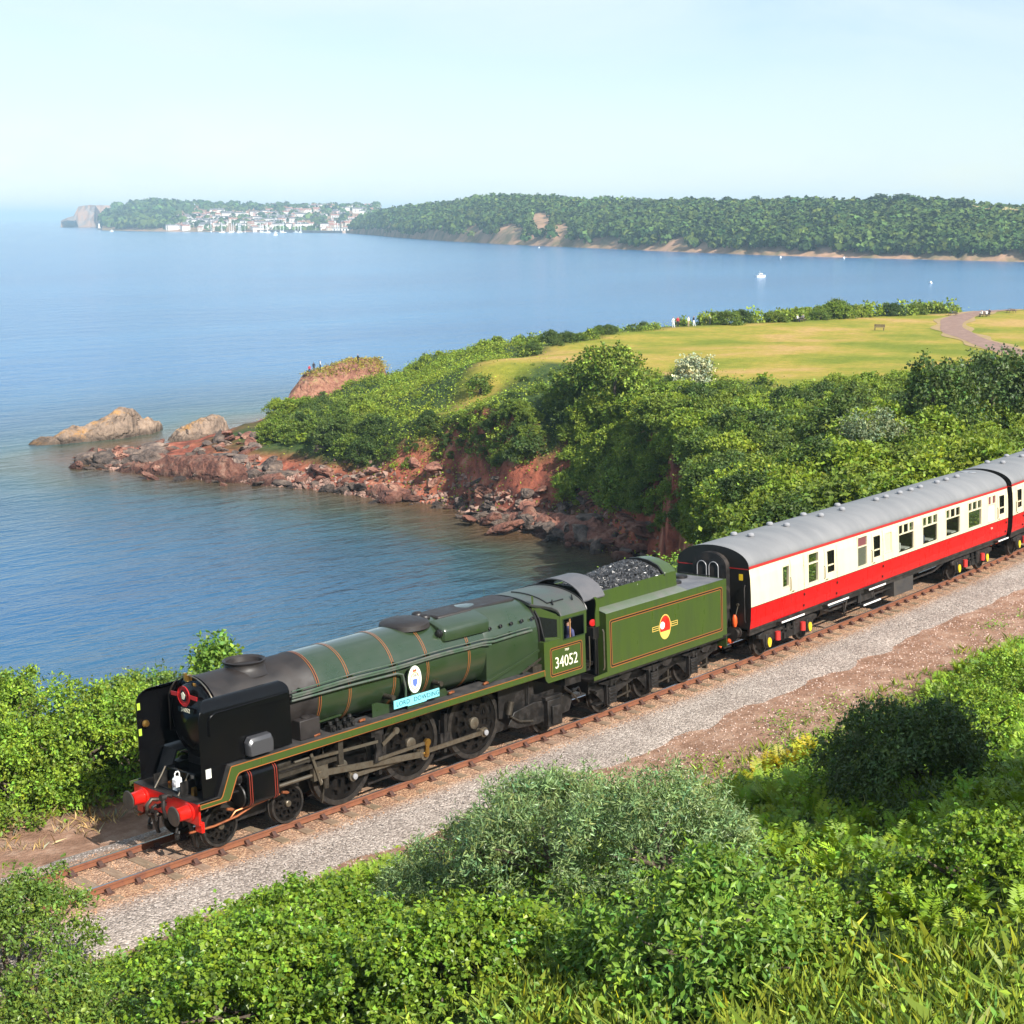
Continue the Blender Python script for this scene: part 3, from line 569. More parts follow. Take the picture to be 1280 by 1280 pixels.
# frames and front end
f = MB()
for y in (-0.52, 0.49): f.box(-0.78, 10.9, y, y + 0.03, 0.62, 1.62)
f.box(-0.7, 9.5, -0.48, 0.48, 1.05, 1.35).box(8.5, 11.6, -0.75, 0.75, 0.45, 1.5)
B(f, 'main_frame', 'frame_black')
f = MB().box(-0.85, -0.80, -1.24, 1.24, 0.80, 1.285).box(-0.80, -0.72, -1.24, -1.0, 0.62, 0.86).box(-0.80, -0.72, 1.0, 1.24, 0.62, 0.86); bb = B(f, 'buffer_beam', 'red', bevel=0.008)
for y in (-0.87, 0.87):
    b = MB().lathe([(0, 0.215), (0.04, 0.215), (0.05, 0.165), (0.30, 0.15), (0.33, 0.16), (0.34, 0.10)], (-0.85, y, 1.055), (-1, 0, 0), 24); bo = B(b, 'buffer', 'red')
    b = MB().lathe([(0.33, 0.085), (0.375, 0.085), (0.38, 0.20), (0.395, 0.225), (0.415, 0.21), (0.425, 0.0)], (-0.85, y, 1.055), (-1, 0, 0), 28, True, False); B(b, 'buffer_head', 'buffer_face', bo)
b = MB().box(-1.10, -0.85, -0.03, 0.03, 1.02, 1.10).tube([(-1.1, 0, 1.1), (-1.2, 0, 1.07), (-1.2, 0, 0.98), (-1.1, 0, 0.95)], 0.035)
b.tube([(-1.16, -0.05, 1.0), (-1.17, -0.05, 0.8), (-1.12, -0.05, 0.62), (-1.05, 0.05, 0.62), (-1.03, 0.05, 0.8)], 0.022); B(b, 'coupling_hook', 'frame_black')
b = MB().tube([(-0.86, -0.25, 1.28), (-0.98, -0.25, 1.34), (-1.08, -0.26, 1.26), (-1.1, -0.27, 1.05), (-1.05, -0.28, 0.85)], 0.045); b.lathe([(0, 0.07), (0.12, 0.075)], (-1.02, -0.25, 1.31), (-1, 0, 0), 14); B(b, 'vacuum_hose', 'frame_black')
b = MB().tube([(-0.86, 0.28, 1.10), (-1.02, 0.30, 1.14), (-1.14, 0.32, 1.02), (-1.12, 0.33, 0.82), (-0.98, 0.33, 0.72), (-0.87, 0.32, 0.78)], 0.05); B(b, 'steam_heat_hose', 'grease_steel')
for y in (-0.55, 0.5): B(MB().tube([(-0.9, y, 0.8), (-1.0, y, 0.55), (-0.92, y + 0.05, 0.4), (-0.85, y + 0.12, 0.5)], 0.03).lathe([(0, 0.06), (0.1, 0.06)], (-0.98, y, 0.5), (0, 0, -1), 10), 'brake_hose', 'frame_black')
for y in (-0.76, 0.72): B(MB().bar((-0.80, y, 0.85), (-0.62, y, 0.16), 0.05, 0.10, (0, 1, 0)), 'guard_iron', 'frame_black')
B(MB().box(-0.87, 0.25, -1.24, 1.24, 1.288, 1.315), 'front_footplate', 'frame_black', bevel=0.01); B(MB().box(-0.42, 0.1, -0.55, 0.55, 1.315, 1.72), 'inside_cylinder_cover', 'black', bevel=0.03)
B(MB().tube([(-0.82, -0.45, 1.32), (-0.6, -0.45, 1.6), (-0.5, -0.45, 1.75)], 0.02).tube([(-0.82, 0.45, 1.32), (-0.6, 0.45, 1.6), (-0.5, 0.45, 1.75)], 0.02), 'front_step_handrail', 'steel')
for x, y in ((-0.62, -0.72), (-0.66, 0.1)): B(MB().box(x, x + 0.09, y - 0.05, y + 0.05, 1.318, 1.46).cyl((x, y, 1.46), (x + 0.09, y, 1.46), 0.05, n=12), 'lubricator', 'brass')
# running boards and green valance
for sg in (1, -1):
    yo = -1.34*sg; yi = -0.70*sg
    B(MB().box(0.0, 10.28, min(yo, yi), max(yo, yi), 1.915, 1.955).prism([(-0.30, 1.29), (-0.27, 1.29), (0.02, 1.93), (-0.02, 1.955)], yo, yi), 'running_board', 'board')
    pts = [(-0.88, 1.312), (-0.335, 1.312), (-0.29, 1.36), (-0.035, 1.93), (0.0, 1.962), (10.285, 1.962), (10.285, 1.785), (0.30, 1.785), (0.19, 1.765), (0.12, 1.70), (-0.09, 1.25), (-0.13, 1.215), (-0.2, 1.20), (-0.88, 1.20)]
    va = B(MB().prism(pts, yo, yo - 0.02*sg), 'valance', 'tender_green')
    l = MB(); band_frame(l, pts, 0.022, yo - 0.021*sg, yo - 0.025*sg); B(l, 'lining', 'orange', va)
# smokebox, chimney, deflectors
CZ = 2.82
B(MB().lathe([(0.10, 0.955), (0.20, 0.955), (0.22, 0.93), (2.80, 0.935), (2.84, 0.955), (2.86, 0.955)], (0, 0, CZ), (1, 0, 0), 56, False, False).box(0.3, 2.5, -0.7, 0.7, 1.6, 2.3), 'smokebox', 'smokebox')
dr = B(MB().lathe([(0.16, 0.955), (0.10, 0.93), (0.085, 0.80), (0.06, 0.79), (0.0, 0.70), (-0.09, 0.45), (-0.13, 0.2), (-0.14, 0.0)], (0, 0, CZ), (1, 0, 0), 48, False, False), 'smokebox_door', 'black')
h = MB()
for z in (2.45, 3.2): h.box(-0.02, 0.03, 0.25, 0.85, z - 0.03, z + 0.03)
h.cyl((0.0, 0.86, 2.4), (0.0, 0.86, 3.25), 0.03); B(h, 'hinge', 'black', dr)
np_ = B(MB().box(-0.165, -0.15, -0.30, 0.30, 2.98, 3.10), 'number_plate', 'black', dr)
tm = text_mesh('34052', 0.135, 0.003); link('lettering', tm, M['cream_letter'], dr, loc=(-0.169 - SR, 0, 3.04), rot=(math.pi/2, 0, -math.pi/2))
# red badge on the door: ring with two wings and a tail
bd = MB(); bd.lathe([(0, 0.225), (0.025, 0.225), (0.025, 0.13), (0, 0.13)], (-0.20, 0, 3.38), (1, 0, 0), 28, False, False)
bd.prism([(0.19, 3.34), (0.48, 3.33), (0.50, 3.42), (0.19, 3.43)], -0.19, -0.172, 'yz').prism([(-0.19, 3.34), (-0.48, 3.33), (-0.50, 3.42), (-0.19, 3.43)], -0.19, -0.172, 'yz').prism([(-0.14, 3.2), (0.14, 3.2), (0.06, 2.97 + 0.16), (-0.06, 3.13)], -0.19, -0.172, 'yz')
bg_ = B(bd, 'headboard', 'red_dull', dr)
B(MB().lathe([(0, 0.135), (0.012, 0.135)], (-0.195, 0, 3.38), (1, 0, 0), 24), 'badge_disc', 'black', dr)
B(MB().prism([(0.05, 3.30), (0.07, 3.43), (0.0, 3.47), (-0.07, 3.40), (-0.02, 3.30)], -0.205, -0.196, 'yz'), 'badge_emblem', 'cream_letter', dr)
B(MB().box(-0.05, 0.10, 0.05, 0.12, 3.66, 3.80).box(-0.09, -0.02, 0.06, 0.11, 3.70, 3.86), 'lamp_iron', 'brass', dr)
B(MB().tube([(0.0, -0.9, 3.3)] + [(0.02, 0.97*math.cos(a), CZ + 0.97*math.sin(a)) for a in np.linspace(math.pi*0.85, math.pi*0.15, 14)], 0.016, 6), 'door_handrail', 'steel', dr)
B(MB().lathe([(-0.16, 0.62), (-0.06, 0.50), (0.02, 0.455), (0.09, 0.46), (0.125, 0.50), (0.145, 0.505), (0.155, 0.47), (0.11, 0.42), (0.0, 0.40)], (1.52, 0, 3.72), (0, 0, 1), 40, False, False).lathe([(0.0, 0.41), (0.0, 0)], (1.52, 0, 3.72), (0, 0, 1), 30, False, False), 'chimney', 'smokebox')
for sg in (1, -1):
    d = MB(); prof = [(1.20, 2.0), (1.20, 2.9), (1.205, 3.02), (1.205, 3.10), (1.202, 3.17), (1.195, 3.23), (1.18, 3.29), (1.155, 3.345), (1.115, 3.395), (1.06, 3.44), (0.97, 3.478)]
    def rowx(z):
        q_ = min(max(0, z - 3.02)/0.47, 0.985); x0 = -0.68 + 0.42*(1 - math.sqrt(1 - q_*q_)); q2 = min(max(0, z - 3.27)/0.21, 0.985); x1 = 1.84 - 0.16*(1 - math.sqrt(1 - q2*q2)); return x0, x1
    for off in (0.0, 0.018): pass
    rings = []
    for y, z in prof:
        x0, x1 = rowx(z); rings.append([(x0, -sg*y, z), (x1, -sg*y, z), (x1, -sg*(y - 0.02), z - 0.004), (x0, -sg*(y - 0.02), z - 0.004)])
    d.loft(rings)
    d.prism([(-0.68, 1.318), (-0.30, 1.318), (0.0, 1.96), (0.0, 1.998), (-0.68, 1.998)], -sg*1.195, -sg*1.18)
    do = B(d, 'smoke_deflector', 'black', bevel=0.006)
    B(MB().tube([(-0.42, -sg*1.235, 2.72), (-0.42, -sg*1.235, 3.05), (-0.38, -sg*1.235, 3.14), (-0.26, -sg*1.23, 3.20), (1.72, -sg*1.225, 3.23), (1.76, -sg*1.205, 3.23)], 0.017, 6).tube([(-0.42, -sg*1.2, 2.72), (-0.42, -sg*1.235, 2.72)], 0.017, 6), 'handrail', 'black', do)
    bx = [(0.50, 2.05), (1.16, 2.05), (1.18, 2.30), (1.12, 2.42), (0.56, 2.42), (0.48, 2.30)]
    gb = MB(); gb.loft([[(x, -sg*1.21, z + 0.05*(z > 2.2)) for x, z in bx], [(x, -sg*1.36, z + 0.03*(z > 2.2)) for x, z in bx], [((x - 0.83)*0.9 + 0.83, -sg*1.42, (z - 2.2)*0.86 + 2.18) for x, z in bx]])
    B(gb, 'steam_pipe_cover', mat('cover_grey%d' % (sg > 0), (0.05, 0.05, 0.055), 0.28, coat=0.3), do, bevel=0.012)
    B(MB().box(-0.56, -0.42, -sg*1.2 - 0.008, -sg*1.2 + 0.008, 1.82, 2.0) if False else MB().prism([(-0.57, 1.78), (-0.43, 1.78), (-0.43, 1.99), (-0.57, 1.99)], -sg*1.197, -sg*1.203), 'data_plate', M['crest_white'], do)
    if sg < 0:
        for z in (2.95, 2.35): B(MB().prism([(-0.66, z), (-0.58, z), (-0.58, z + 0.16), (-0.66, z + 0.16)], -sg*1.178, -sg*1.172), 'reflector', mat('green_label', (0.35, 0.5, 0.05), 0.4), do)
        B(MB().lathe([(0, 0.07), (0.06, 0.09), (0.12, 0.06)], (-0.5, 1.17, 2.62), (0, -1, 0), 14), 'lamp_bracket', 'brass', do)
# boiler barrel, bands, firebox
B(MB().lathe([(2.86, 0.945), (4.5, 0.965), (8.50, 1.03)], (0, 0, CZ - 0.01), (1, 0, 0), 64, False, False), 'boiler_barrel', 'loco_green')
def br(x): return 0.945 + (x - 2.86)/(8.5 - 2.86)*0.085
for x in (2.93, 3.84, 5.26, 6.37, 7.81):
    r = br(x) + 0.006; bo = B(MB().lathe([(-0.045, r - 0.012), (-0.04, r), (0.04, r), (0.045, r - 0.012)], (x, 0, CZ - 0.01), (1, 0, 0), 64, False, False), 'boiler_band', 'lining_black' if x < 3 else 'loco_green')
    for q in (-0.030, 0.030): B(MB().lathe([(q - 0.008, r + 0.001), (q - 0.006, r + 0.003), (q + 0.006, r + 0.003), (q + 0.008, r + 0.001)], (x, 0, CZ - 0.01), (1, 0, 0), 64, False, False), 'lining', 'orange', bo)
def fbox(x, w, top, bot, e=2.7, n=40):
    pts = []
    for i in range(n + 1):
        a = math.pi*i/n; c = math.cos(a); s_ = math.sin(a)
        pts.append((x, w*math.copysign(abs(c)**(2/e), c), CZ - 0.15 + (top - CZ + 0.15)*abs(s_)**(2/e)))
    return [(x, w*0.97, bot)] + pts + [(x, -w*0.97, bot)]
B(MB().loft([fbox(8.42, 1.035, 3.84, 2.0, 2.25), fbox(8.58, 1.065, 3.86, 1.96, 2.45), fbox(10.34, 1.14, 3.80, 1.96, 2.6)], True, True), 'firebox', 'loco_green')
B(MB().loft([fbox(10.30, 1.155, 3.815, 1.96, 2.6), fbox(10.37, 1.155, 3.81, 1.96, 2.6)], True, False), 'firebox_band', 'lining_black')
for i in range(5):
    x = 8.62 + 0.385*i; q = -1.04 - 0.02*i
    w = B(MB().lathe([(-0.03, 0.05), (0.0, 0.05), (0.005, 0.03), (-0.02, 0.028), (-0.02, 0)], (x, q + 0.02, 3.37), (0, -1, 0.35), 14, False, False), 'washout_plug', 'lining_black')
for sg in (1, -1):
    pg = [(-0.955*sg, 3.31), (-0.965*sg, 3.56), (-0.93*sg, 3.63), (-0.80*sg, 3.70), (-0.45*sg, 3.80), (-0.45*sg, 3.4)]
    def sc(k): return [(q[0]*k + 0, 3.42 + (q[1] - 3.42)*k) for q in pg]
    cv = MB(); cv.loft([[(x, a, b) for a, b in sc(k)] for x, k in ((7.02, 0.90), (7.07, 0.97), (7.16, 1.0), (8.60, 1.035))]); B(cv, 'clack_valve_cover', 'loco_green', bevel=0.015)
    B(MB().lathe([(0, 0.10), (0.06, 0.11), (0.08, 0.08), (0.12, 0.08), (0.14, 0.04)], (7.04, -0.80*sg, 3.52), (-1, 0, 0.1), 14), 'clack_valve', 'lining_black')
B(MB().box(7.35, 10.2, -0.42, 0.42, 3.72, 3.845).lathe([(0, 0.16), (0.1, 0.14), (0.14, 0.10)], (7.15, -0.12, 3.78), (0, 0, 1), 14).lathe([(0, 0.16), (0.1, 0.14), (0.14, 0.10)], (7.25, 0.25, 3.78), (0, 0, 1), 14), 'safety_valve_casing', 'smokebox', bevel=0.05)
B(MB().lathe([(-0.1, 0.66), (0.02, 0.64), (0.07, 0.58), (0.105, 0.45), (0.125, 0.25), (0.13, 0.0)], (6.55, 0, 3.78), (0, 0, 1), 36, False, False), 'steam_dome', 'smokebox')
# pipes on the near side
def yz_on(x, z, extra): return -(math.sqrt(max(br(x)**2 - (z - CZ)**2, 0.01)) + extra)
for sg in (1, -1):
    p = MB()
    for z, r, x0, x1 in ((3.17, 0.017, 2.0, 10.0), (3.075, 0.032, 2.0, 10.05), (3.02, 0.022, 2.0, 8.5)):
        p.tube([(x, -sg*1.075 if x < 8.4 else -sg*1.15, z + 0.012*math.sin(x*2.1) - (0.02 if x > 8.4 else 0)) for x in np.linspace(x0, x1, 24)], r, 7)
    po = B(p, 'boiler_side_pipes', mat('pipe_green%d' % (sg > 0), (0.05, 0.085, 0.055), 0.35, col2=(0.11, 0.11, 0.10), nscale=3))
    for x in (2.3, 3.84, 5.26, 6.37, 7.81, 9.3): B(MB().box(x - 0.02, x + 0.02, min(-sg*1.085, -sg*0.94), max(-sg*1.085, -sg*0.94), 3.00, 3.17), 'pipe_bracket', 'loco_green', po)
    B(MB().tube([(2.0, -sg*1.05, 2.93), (3.5, -sg*1.07, 2.93), (5.25, -sg*1.09, 2.90), (5.42, -sg*1.1, 2.84), (5.5, -sg*1.1, 2.5), (5.52, -sg*1.05, 2.1)], 0.028, 8), 'feed_pipe', po.data.materials[0])
    B(MB().bar((8.35, -sg*1.15, 2.02), (10.3, -sg*1.17, 2.48), 0.02, 0.075), 'reversing_rod', 'loco_green')
    B(MB().bar((9.55, -sg*1.22, 2.02), (10.4, -sg*1.22, 2.30), 0.03, 0.05).box(9.9, 10.25, min(-sg*1.28, -sg*1.1), max(-sg*1.28, -sg*1.1), 1.96, 2.12), 'injector_pipework', 'grease_steel')
    if True:
        L_ = MB().box(2.15, 2.75, min(-sg*1.12, -sg*0.7), max(-sg*1.12, -sg*0.7), 1.956, 2.42); B(L_, 'sand_box', 'smokebox', bevel=0.02)
        B(MB().lathe([(0, 0.11), (0.03, 0.11), (0.05, 0.07)], (2.45, -sg*0.95, 2.42), (0, 0, 1), 16), 'sand_box_lid', 'smokebox')
        for k, x in enumerate((3.02, 3.22, 3.45, 3.62)):
            B(MB().box(x, x + 0.14, min(-sg*1.16, -sg*0.95), max(-sg*1.16, -sg*0.95), 1.956, 2.10 + 0.06*(k % 2)).lathe([(0, 0.06), (0.07, 0.05)], (x + 0.07, -sg*1.06, 2.12 + 0.05*(k % 2)), (0, 0, 1), 10).lathe([(0, 0.05), (0.05, 0.05)], (x + 0.07, -sg*1.17, 2.05), (0, -sg, 0), 10), 'mechanical_lubricator', 'frame_black')
        B(MB().bar((2.72, -sg*1.1, 2.28), (3.4, -sg*1.1, 2.30), 0.06, 0.03).bar((2.8, -sg*1.1, 1.95), (2.8, -sg*1.1, 2.28), 0.025, 0.025).bar((3.35, -sg*1.1, 1.95), (3.35, -sg*1.1, 2.28), 0.025, 0.025), 'pipe_rack', 'loco_green')
        for x, z in ((2.55, 1.98), (3.95, 2.0), (6.95, 2.02), (8.2, 1.99)): B(MB().lathe([(0, 0.035), (0.16, 0.03)], (x, -sg*1.1, z), (1, 0, 0.1), 10).lathe([(0, 0.05), (0.04, 0.05)], (x + 0.14, -sg*1.1, z), (0, 0, 1), 10), 'sand_valve', 'copper')
    # name plate, crest and their bracket
    B(MB().prism([(4.45, 1.96), (7.05, 1.96), (6.9, 2.16), (5.2, 2.10), (4.62, 2.30), (4.45, 2.30)], -sg*1.02, -sg*1.0), 'nameplate_bracket', 'loco_green')
    for x in (5.0, 6.62): B(MB().cyl((x, -sg*0.85, 2.36), (x, -sg*1.20, 2.36), 0.065), 'handhole_plug', 'grease_steel')
    pl = MB().prism([(4.97, 2.085), (5.42, 2.085), (5.42, 2.06), (6.05, 2.06), (6.05, 2.085), (6.50, 2.085), (6.50, 2.29), (4.97, 2.29)], -sg*1.21, -sg*1.235); plo = B(pl, 'nameplate', 'sky_blue')
    for wd, xx in (('LORD', 5.27), ('DOWDING', 6.06)):
        me = text_mesh(wd, 0.165, 0.003, 1.05); link('lettering', me, M['dark_blue_letter'], plo, loc=(5.735 + sg*(xx - 5.735) - SR, -sg*1.238, 2.185), rot=(math.pi/2, 0, 0 if sg > 0 else math.pi))
    ov = [(5.73 + 0.245*math.cos(a), 2.67 + 0.37*math.sin(a)) for a in np.linspace(0, 2*math.pi, 36, endpoint=False)]
    co = B(MB().prism(ov, -sg*1.17, -sg*1.19).prism([(5.45, 1.97), (6.02, 1.97), (5.86, 2.38), (5.62, 2.38)], -sg*1.165, -sg*1.185), 'crest_plate', 'loco_green')
    B(MB().prism([(5.73 + (q[0] - 5.73)*0.9, 2.67 + (q[1] - 2.67)*0.92) for q in ov], -sg*1.191, -sg*1.196), 'crest_field', 'crest_white', co)
    rn = MB(); band_frame(rn, [(5.73 + (q[0] - 5.73)*0.66, 2.63 + (q[1] - 2.67)*0.60) for q in ov], 0.022, -sg*1.196, -sg*1.199); B(rn, 'crest_ring', 'crest_gold', co)
    B(MB().prism([(5.66, 2.86), (5.69, 2.94), (5.73, 2.90), (5.77, 2.94), (5.80, 2.86)], -sg*1.196, -sg*1.2), 'crest_crown', M['orange'], co)
    me = text_mesh('1065', 0.12, 0.002); link('crest_lettering', me, M['lining_black'], co, loc=(5.73 - SR, -sg*1.199, 2.765), rot=(math.pi/2, 0, 0 if sg > 0 else math.pi))
    B(MB().prism([(5.65, 2.68), (5.81, 2.68), (5.80, 2.55), (5.73, 2.47), (5.66, 2.55)], -sg*1.196, -sg*1.2), 'crest_shield', mat('crest_blue%d' % (sg > 0), (0.10, 0.16, 0.45), 0.4), co)
    # cylinder
    cp = rrect(-1.34, -0.62, 0.88, 1.72, 0.16, 5); cy = MB(); cy.loft([[(x, sg*(y + (0.02 if e else 0)), CZc + (z - CZc)*(0.97 if e else 1)) for y, z in cp] for CZc in (1.3,) for x, e in ((0.42, 1), (0.45, 0), (1.28, 0), (1.31, 1))])
    cyo = B(cy, 'cylinder', 'black')
    for x in (0.47, 0.53, 1.17, 1.23): B(MB().loft([[(xx, sg*(y*1.0 - 0.004 if y < -1 else y), z + (0.004 if z > 1.3 else -0.004)) for y, z in rrect(-1.345, -0.62, 0.878, 1.724, 0.16, 5)] for xx in (x, x + 0.014)]), 'lining', mat('cyl_lining', (0.26, 0.035, 0.018), 0.4) if 'cyl_lining' not in bpy.data.materials else bpy.data.materials['cyl_lining'], cyo)
    B(MB().lathe([(0, 0.17), (0.10, 0.17), (0.14, 0.12)], (0.42, -sg*0.98, 1.52), (-1, 0, 0), 18).lathe([(0, 0.27), (0.03, 0.26), (0.05, 0.1)], (0.42, -sg*0.98, 1.10), (-1, 0, 0), 22).box(0.1, 0.42, min(-sg*1.1, -sg*0.8), max(-sg*1.1, -sg*0.8), 1.42, 1.62), 'cylinder_cover', 'frame_black', cyo)
    B(MB().lathe([(0, 0.12), (0.55, 0.09)], (1.31, -sg*0.98, 1.52), (1, 0, 0), 16).lathe([(0, 0.2), (0.06, 0.18), (0.07, 0.08), (0.16, 0.07)], (1.31, -sg*0.98, 1.06), (1, 0, 0), 18), 'gland', 'grease_steel', cyo)
    for q in ((-0.05, 0.95), (1.5, 0.92)): B(MB().lathe([(0, 0.03), (0.14, 0.04), (0.2, 0.02)], (q[0], -sg*1.15, q[1]), (1, 0, -0.3), 10), 'drain_cock', 'copper', cyo)
    # motion
    ym = -sg*1.12
    B(MB().bar((1.40, ym, 1.30), (3.20, ym, 1.30), 0.10, 0.10).bar((1.40, ym, 1.46), (3.20, ym, 1.46), 0.10, 0.05).box(3.15, 3.30, min(ym - 0.12, ym + 0.4), max(ym - 0.12, ym + 0.4), 1.15, 1.75), 'slide_bars', 'grease_steel')
    B(MB().box(2.42, 2.85, ym - 0.07, ym + 0.07, 0.93, 1.25).cyl((1.31, ym + 0.03*sg, 1.06), (2.45, ym + 0.03*sg, 1.06), 0.045).cyl((2.64, ym - 0.1, 1.06), (2.64, ym + 0.1, 1.06), 0.07), 'crosshead', 'steel')
    cx, cz = 0.17, -0.25
    B(MB().bar((2.64, ym, 1.06), (5.829 + cx, ym, 0.94 + cz), 0.05, 0.15).lathe([(0, 0.15), (0.08, 0.15)], (5.829 + cx, ym - 0.04, 0.94 + cz), (0, 1, 0), 22).lathe([(0, 0.10), (0.08, 0.10)], (2.64, ym - 0.04, 1.06), (0, 1, 0), 18), 'connecting_rod', 'steel')
    yc = -sg*1.0
    r_ = MB()
    for a_, b_ in ((0, 1), (1, 2)): r_.bar((X_D[a_] + cx, yc, 0.94 + cz), (X_D[b_] + cx, yc, 0.94 + cz), 0.045, 0.11)
    for a_ in range(3): r_.lathe([(0, 0.13), (0.07, 0.13)], (X_D[a_] + cx, yc - 0.035, 0.94 + cz), (0, 1, 0), 20).cyl((X_D[a_] + cx, yc - 0.08*sg, 0.94 + cz), (X_D[a_] + cx, -sg*0.80, 0.94 + cz), 0.075)
    B(r_, 'coupling_rod', 'steel')
    for a_ in (0, 2): B(MB().lathe([(0, 0.075), (0.03, 0.07), (0.045, 0.0)], (X_D[a_] + cx, yc - sg*0.08, 0.94 + cz), (0, -sg, 0), 16, True, False), 'crank_pin', 'vent')
    yr = -sg*1.22
    B(MB().bar((5.829 + cx, yr, 0.94 + cz), (6.02, yr, 1.00), 0.05, 0.11).lathe([(0, 0.10), (0.07, 0.10)], (6.02, yr - 0.035, 1.0), (0, 1, 0), 16).cyl((5.829 + cx, ym, 0.94 + cz), (5.829 + cx, yr, 0.94 + cz), 0.07), 'return_crank', 'brass')
    B(MB().bar((6.02, yr, 1.0), (4.38, yr, 0.98), 0.035, 0.08), 'eccentric_rod', 'steel')
    B(MB().prism([(4.28, 0.90), (4.46, 0.90), (4.52, 1.2), (4.46, 1.62), (4.30, 1.62), (4.36, 1.25)], yr, yr + 0.06*sg).box(4.2, 4.6, min(yr, -sg*0.7), max(yr, -sg*0.7), 1.55, 1.76), 'expansion_link', 'frame_black')
    B(MB().bar((4.40, yr, 1.42), (2.35, yr, 1.50), 0.03, 0.07).bar((2.35, yr, 1.62), (2.60, yr, 0.82), 0.03, 0.07).bar((2.62, yr, 0.86), (2.64, ym, 1.0), 0.03, 0.05).cyl((1.9, yr + 0.08*sg, 1.52), (2.35, yr + 0.08*sg, 1.52), 0.03), 'radius_rod', 'steel')
    B(MB().bar((4.55, yr, 1.30), (5.02, yr, 1.54), 0.03, 0.10).lathe([(0, 0.085), (0.05, 0.085)], (5.02, yr - 0.02, 1.54), (0, 1, 0), 14), 'lifting_arm', 'steel')
    B(MB().tube([(-0.95, -sg*0.98, 0.62), (-0.3, -sg*1.0, 0.60), (0.3, -sg*1.02, 0.66), (0.8, -sg*1.04, 0.80), (1.5, -sg*1.05, 0.86)], 0.028, 8).tube([(0.1, -sg*1.0, 0.62), (0.25, -sg*1.05, 0.80), (0.9, -sg*1.06, 0.84)], 0.022, 8), 'drain_pipe', 'copper')
    for x in (4.72, 6.95): B(MB().bar((x, -sg*0.82, 0.45), (x + 0.06, -sg*0.82, 1.45), 0.10, 0.16, (0, 1, 0)).box(x - 0.13, x + 0.2, -sg*0.82 - 0.05, -sg*0.82 + 0.05, 0.55, 0.95).bar((x - 0.35, -sg*0.80, 0.28), (x + 0.6, -sg*0.80, 0.30), 0.05, 0.05), 'brake_hanger', 'frame_black')
    B(MB().tube([(2.9, -sg*0.95, 1.75), (2.95, -sg*0.96, 0.9), (2.85, -sg*0.9, 0.25)], 0.022, 6).lathe([(0, 0.07), (0.3, 0.09)], (2.95, -sg*0.95, 0.6), (0, 0, 1), 12), 'sand_pipe', 'grease_steel')
    # trailing truck and ashpan
    B(MB().prism([(9.15, 0.62), (9.5, 0.48), (10.3, 0.42), (11.6, 0.50), (11.75, 0.85), (11.5, 1.02), (11.1, 0.95), (10.2, 1.05), (9.4, 0.95)], -sg*0.98, -sg*1.02).box(10.55, 11.12, min(-sg*1.18, -sg*1.0), max(-sg*1.18, -sg*1.0), 0.28, 1.02).box(10.66, 11.0, min(-sg*1.26, -sg*1.18), max(-sg*1.26, -sg*1.18), 0.36, 0.86).box(10.5, 11.18, min(-sg*1.16, -sg*1.0), max(-sg*1.16, -sg*1.0), 1.02, 1.12), 'trailing_truck_frame', 'frame_black', bevel=0.015)
    B(MB().prism([(8.95, 1.78), (10.32, 1.78), (10.32, 1.0), (9.6, 0.72), (8.95, 0.85)], -sg*0.86, -sg*0.88).cyl((9.98, -sg*1.0, 1.78), (9.98, -sg*1.0, 0.85), 0.02), 'ashpan_side', 'frame_black')
    B(MB().lathe([(0, 0.09), (0.35, 0.09)], (9.15, -sg*1.05, 0.95), (0.3, 0, 1), 14).tube([(9.2, -sg*1.05, 0.9), (9.5, -sg*1.1, 0.7), (10.0, -sg*1.12, 0.6)], 0.03).tube([(11.3, -sg*1.1, 1.2), (11.6, -sg*1.15, 1.0), (11.9, -sg*1.1, 0.7)], 0.03), 'injector', 'grease_steel')
    B(MB().box(11.25, 11.9, min(-sg*1.2, -sg*0.8), max(-sg*1.2, -sg*0.8), 1.28, 1.54).lathe([(0, 0.05), (0.1, 0.06), (0.16, 0.03)], (11.5, -sg*1.22, 1.12), (1, 0, 0), 10).tube([(11.2, -sg*1.2, 1.3), (11.45, -sg*1.22, 1.1), (11.8, -sg*1.2, 1.15), (12.0, -sg*1.1, 0.9)], 0.025), 'cab_step', 'frame_black')
B(MB().box(-0.25, 2.3, -0.42, 0.42, 0.5, 0.85).box(-0.2, 2.1, -0.62, -0.56, 0.38, 0.66).box(-0.2, 2.1, 0.56, 0.62, 0.38, 0.66), 'bogie_frame', 'frame_black')
for x in (0, 1.905):
    for nr in (1, 0): wheel('bogie_wheel', WB, LO, x, 0.47, nr, sref=SR)
for x in X_D:
    for nr in (1, 0): wheel('driving_wheel', WD, LO, x, 0.94, nr, sref=SR)
for nr in (1, 0): wheel('trailing_wheel', WB, LO, 10.82, 0.47, nr, sref=SR, yin=0.6)
f = MB()
for x in (0, 1.905, *X_D, 10.82): f.cyl((x, -0.7, 0.47 if x < 3 or x > 10 else 0.94), (x, 0.7, 0.47 if x < 3 or x > 10 else 0.94), 0.09)
B(f, 'axle', 'frame_black')
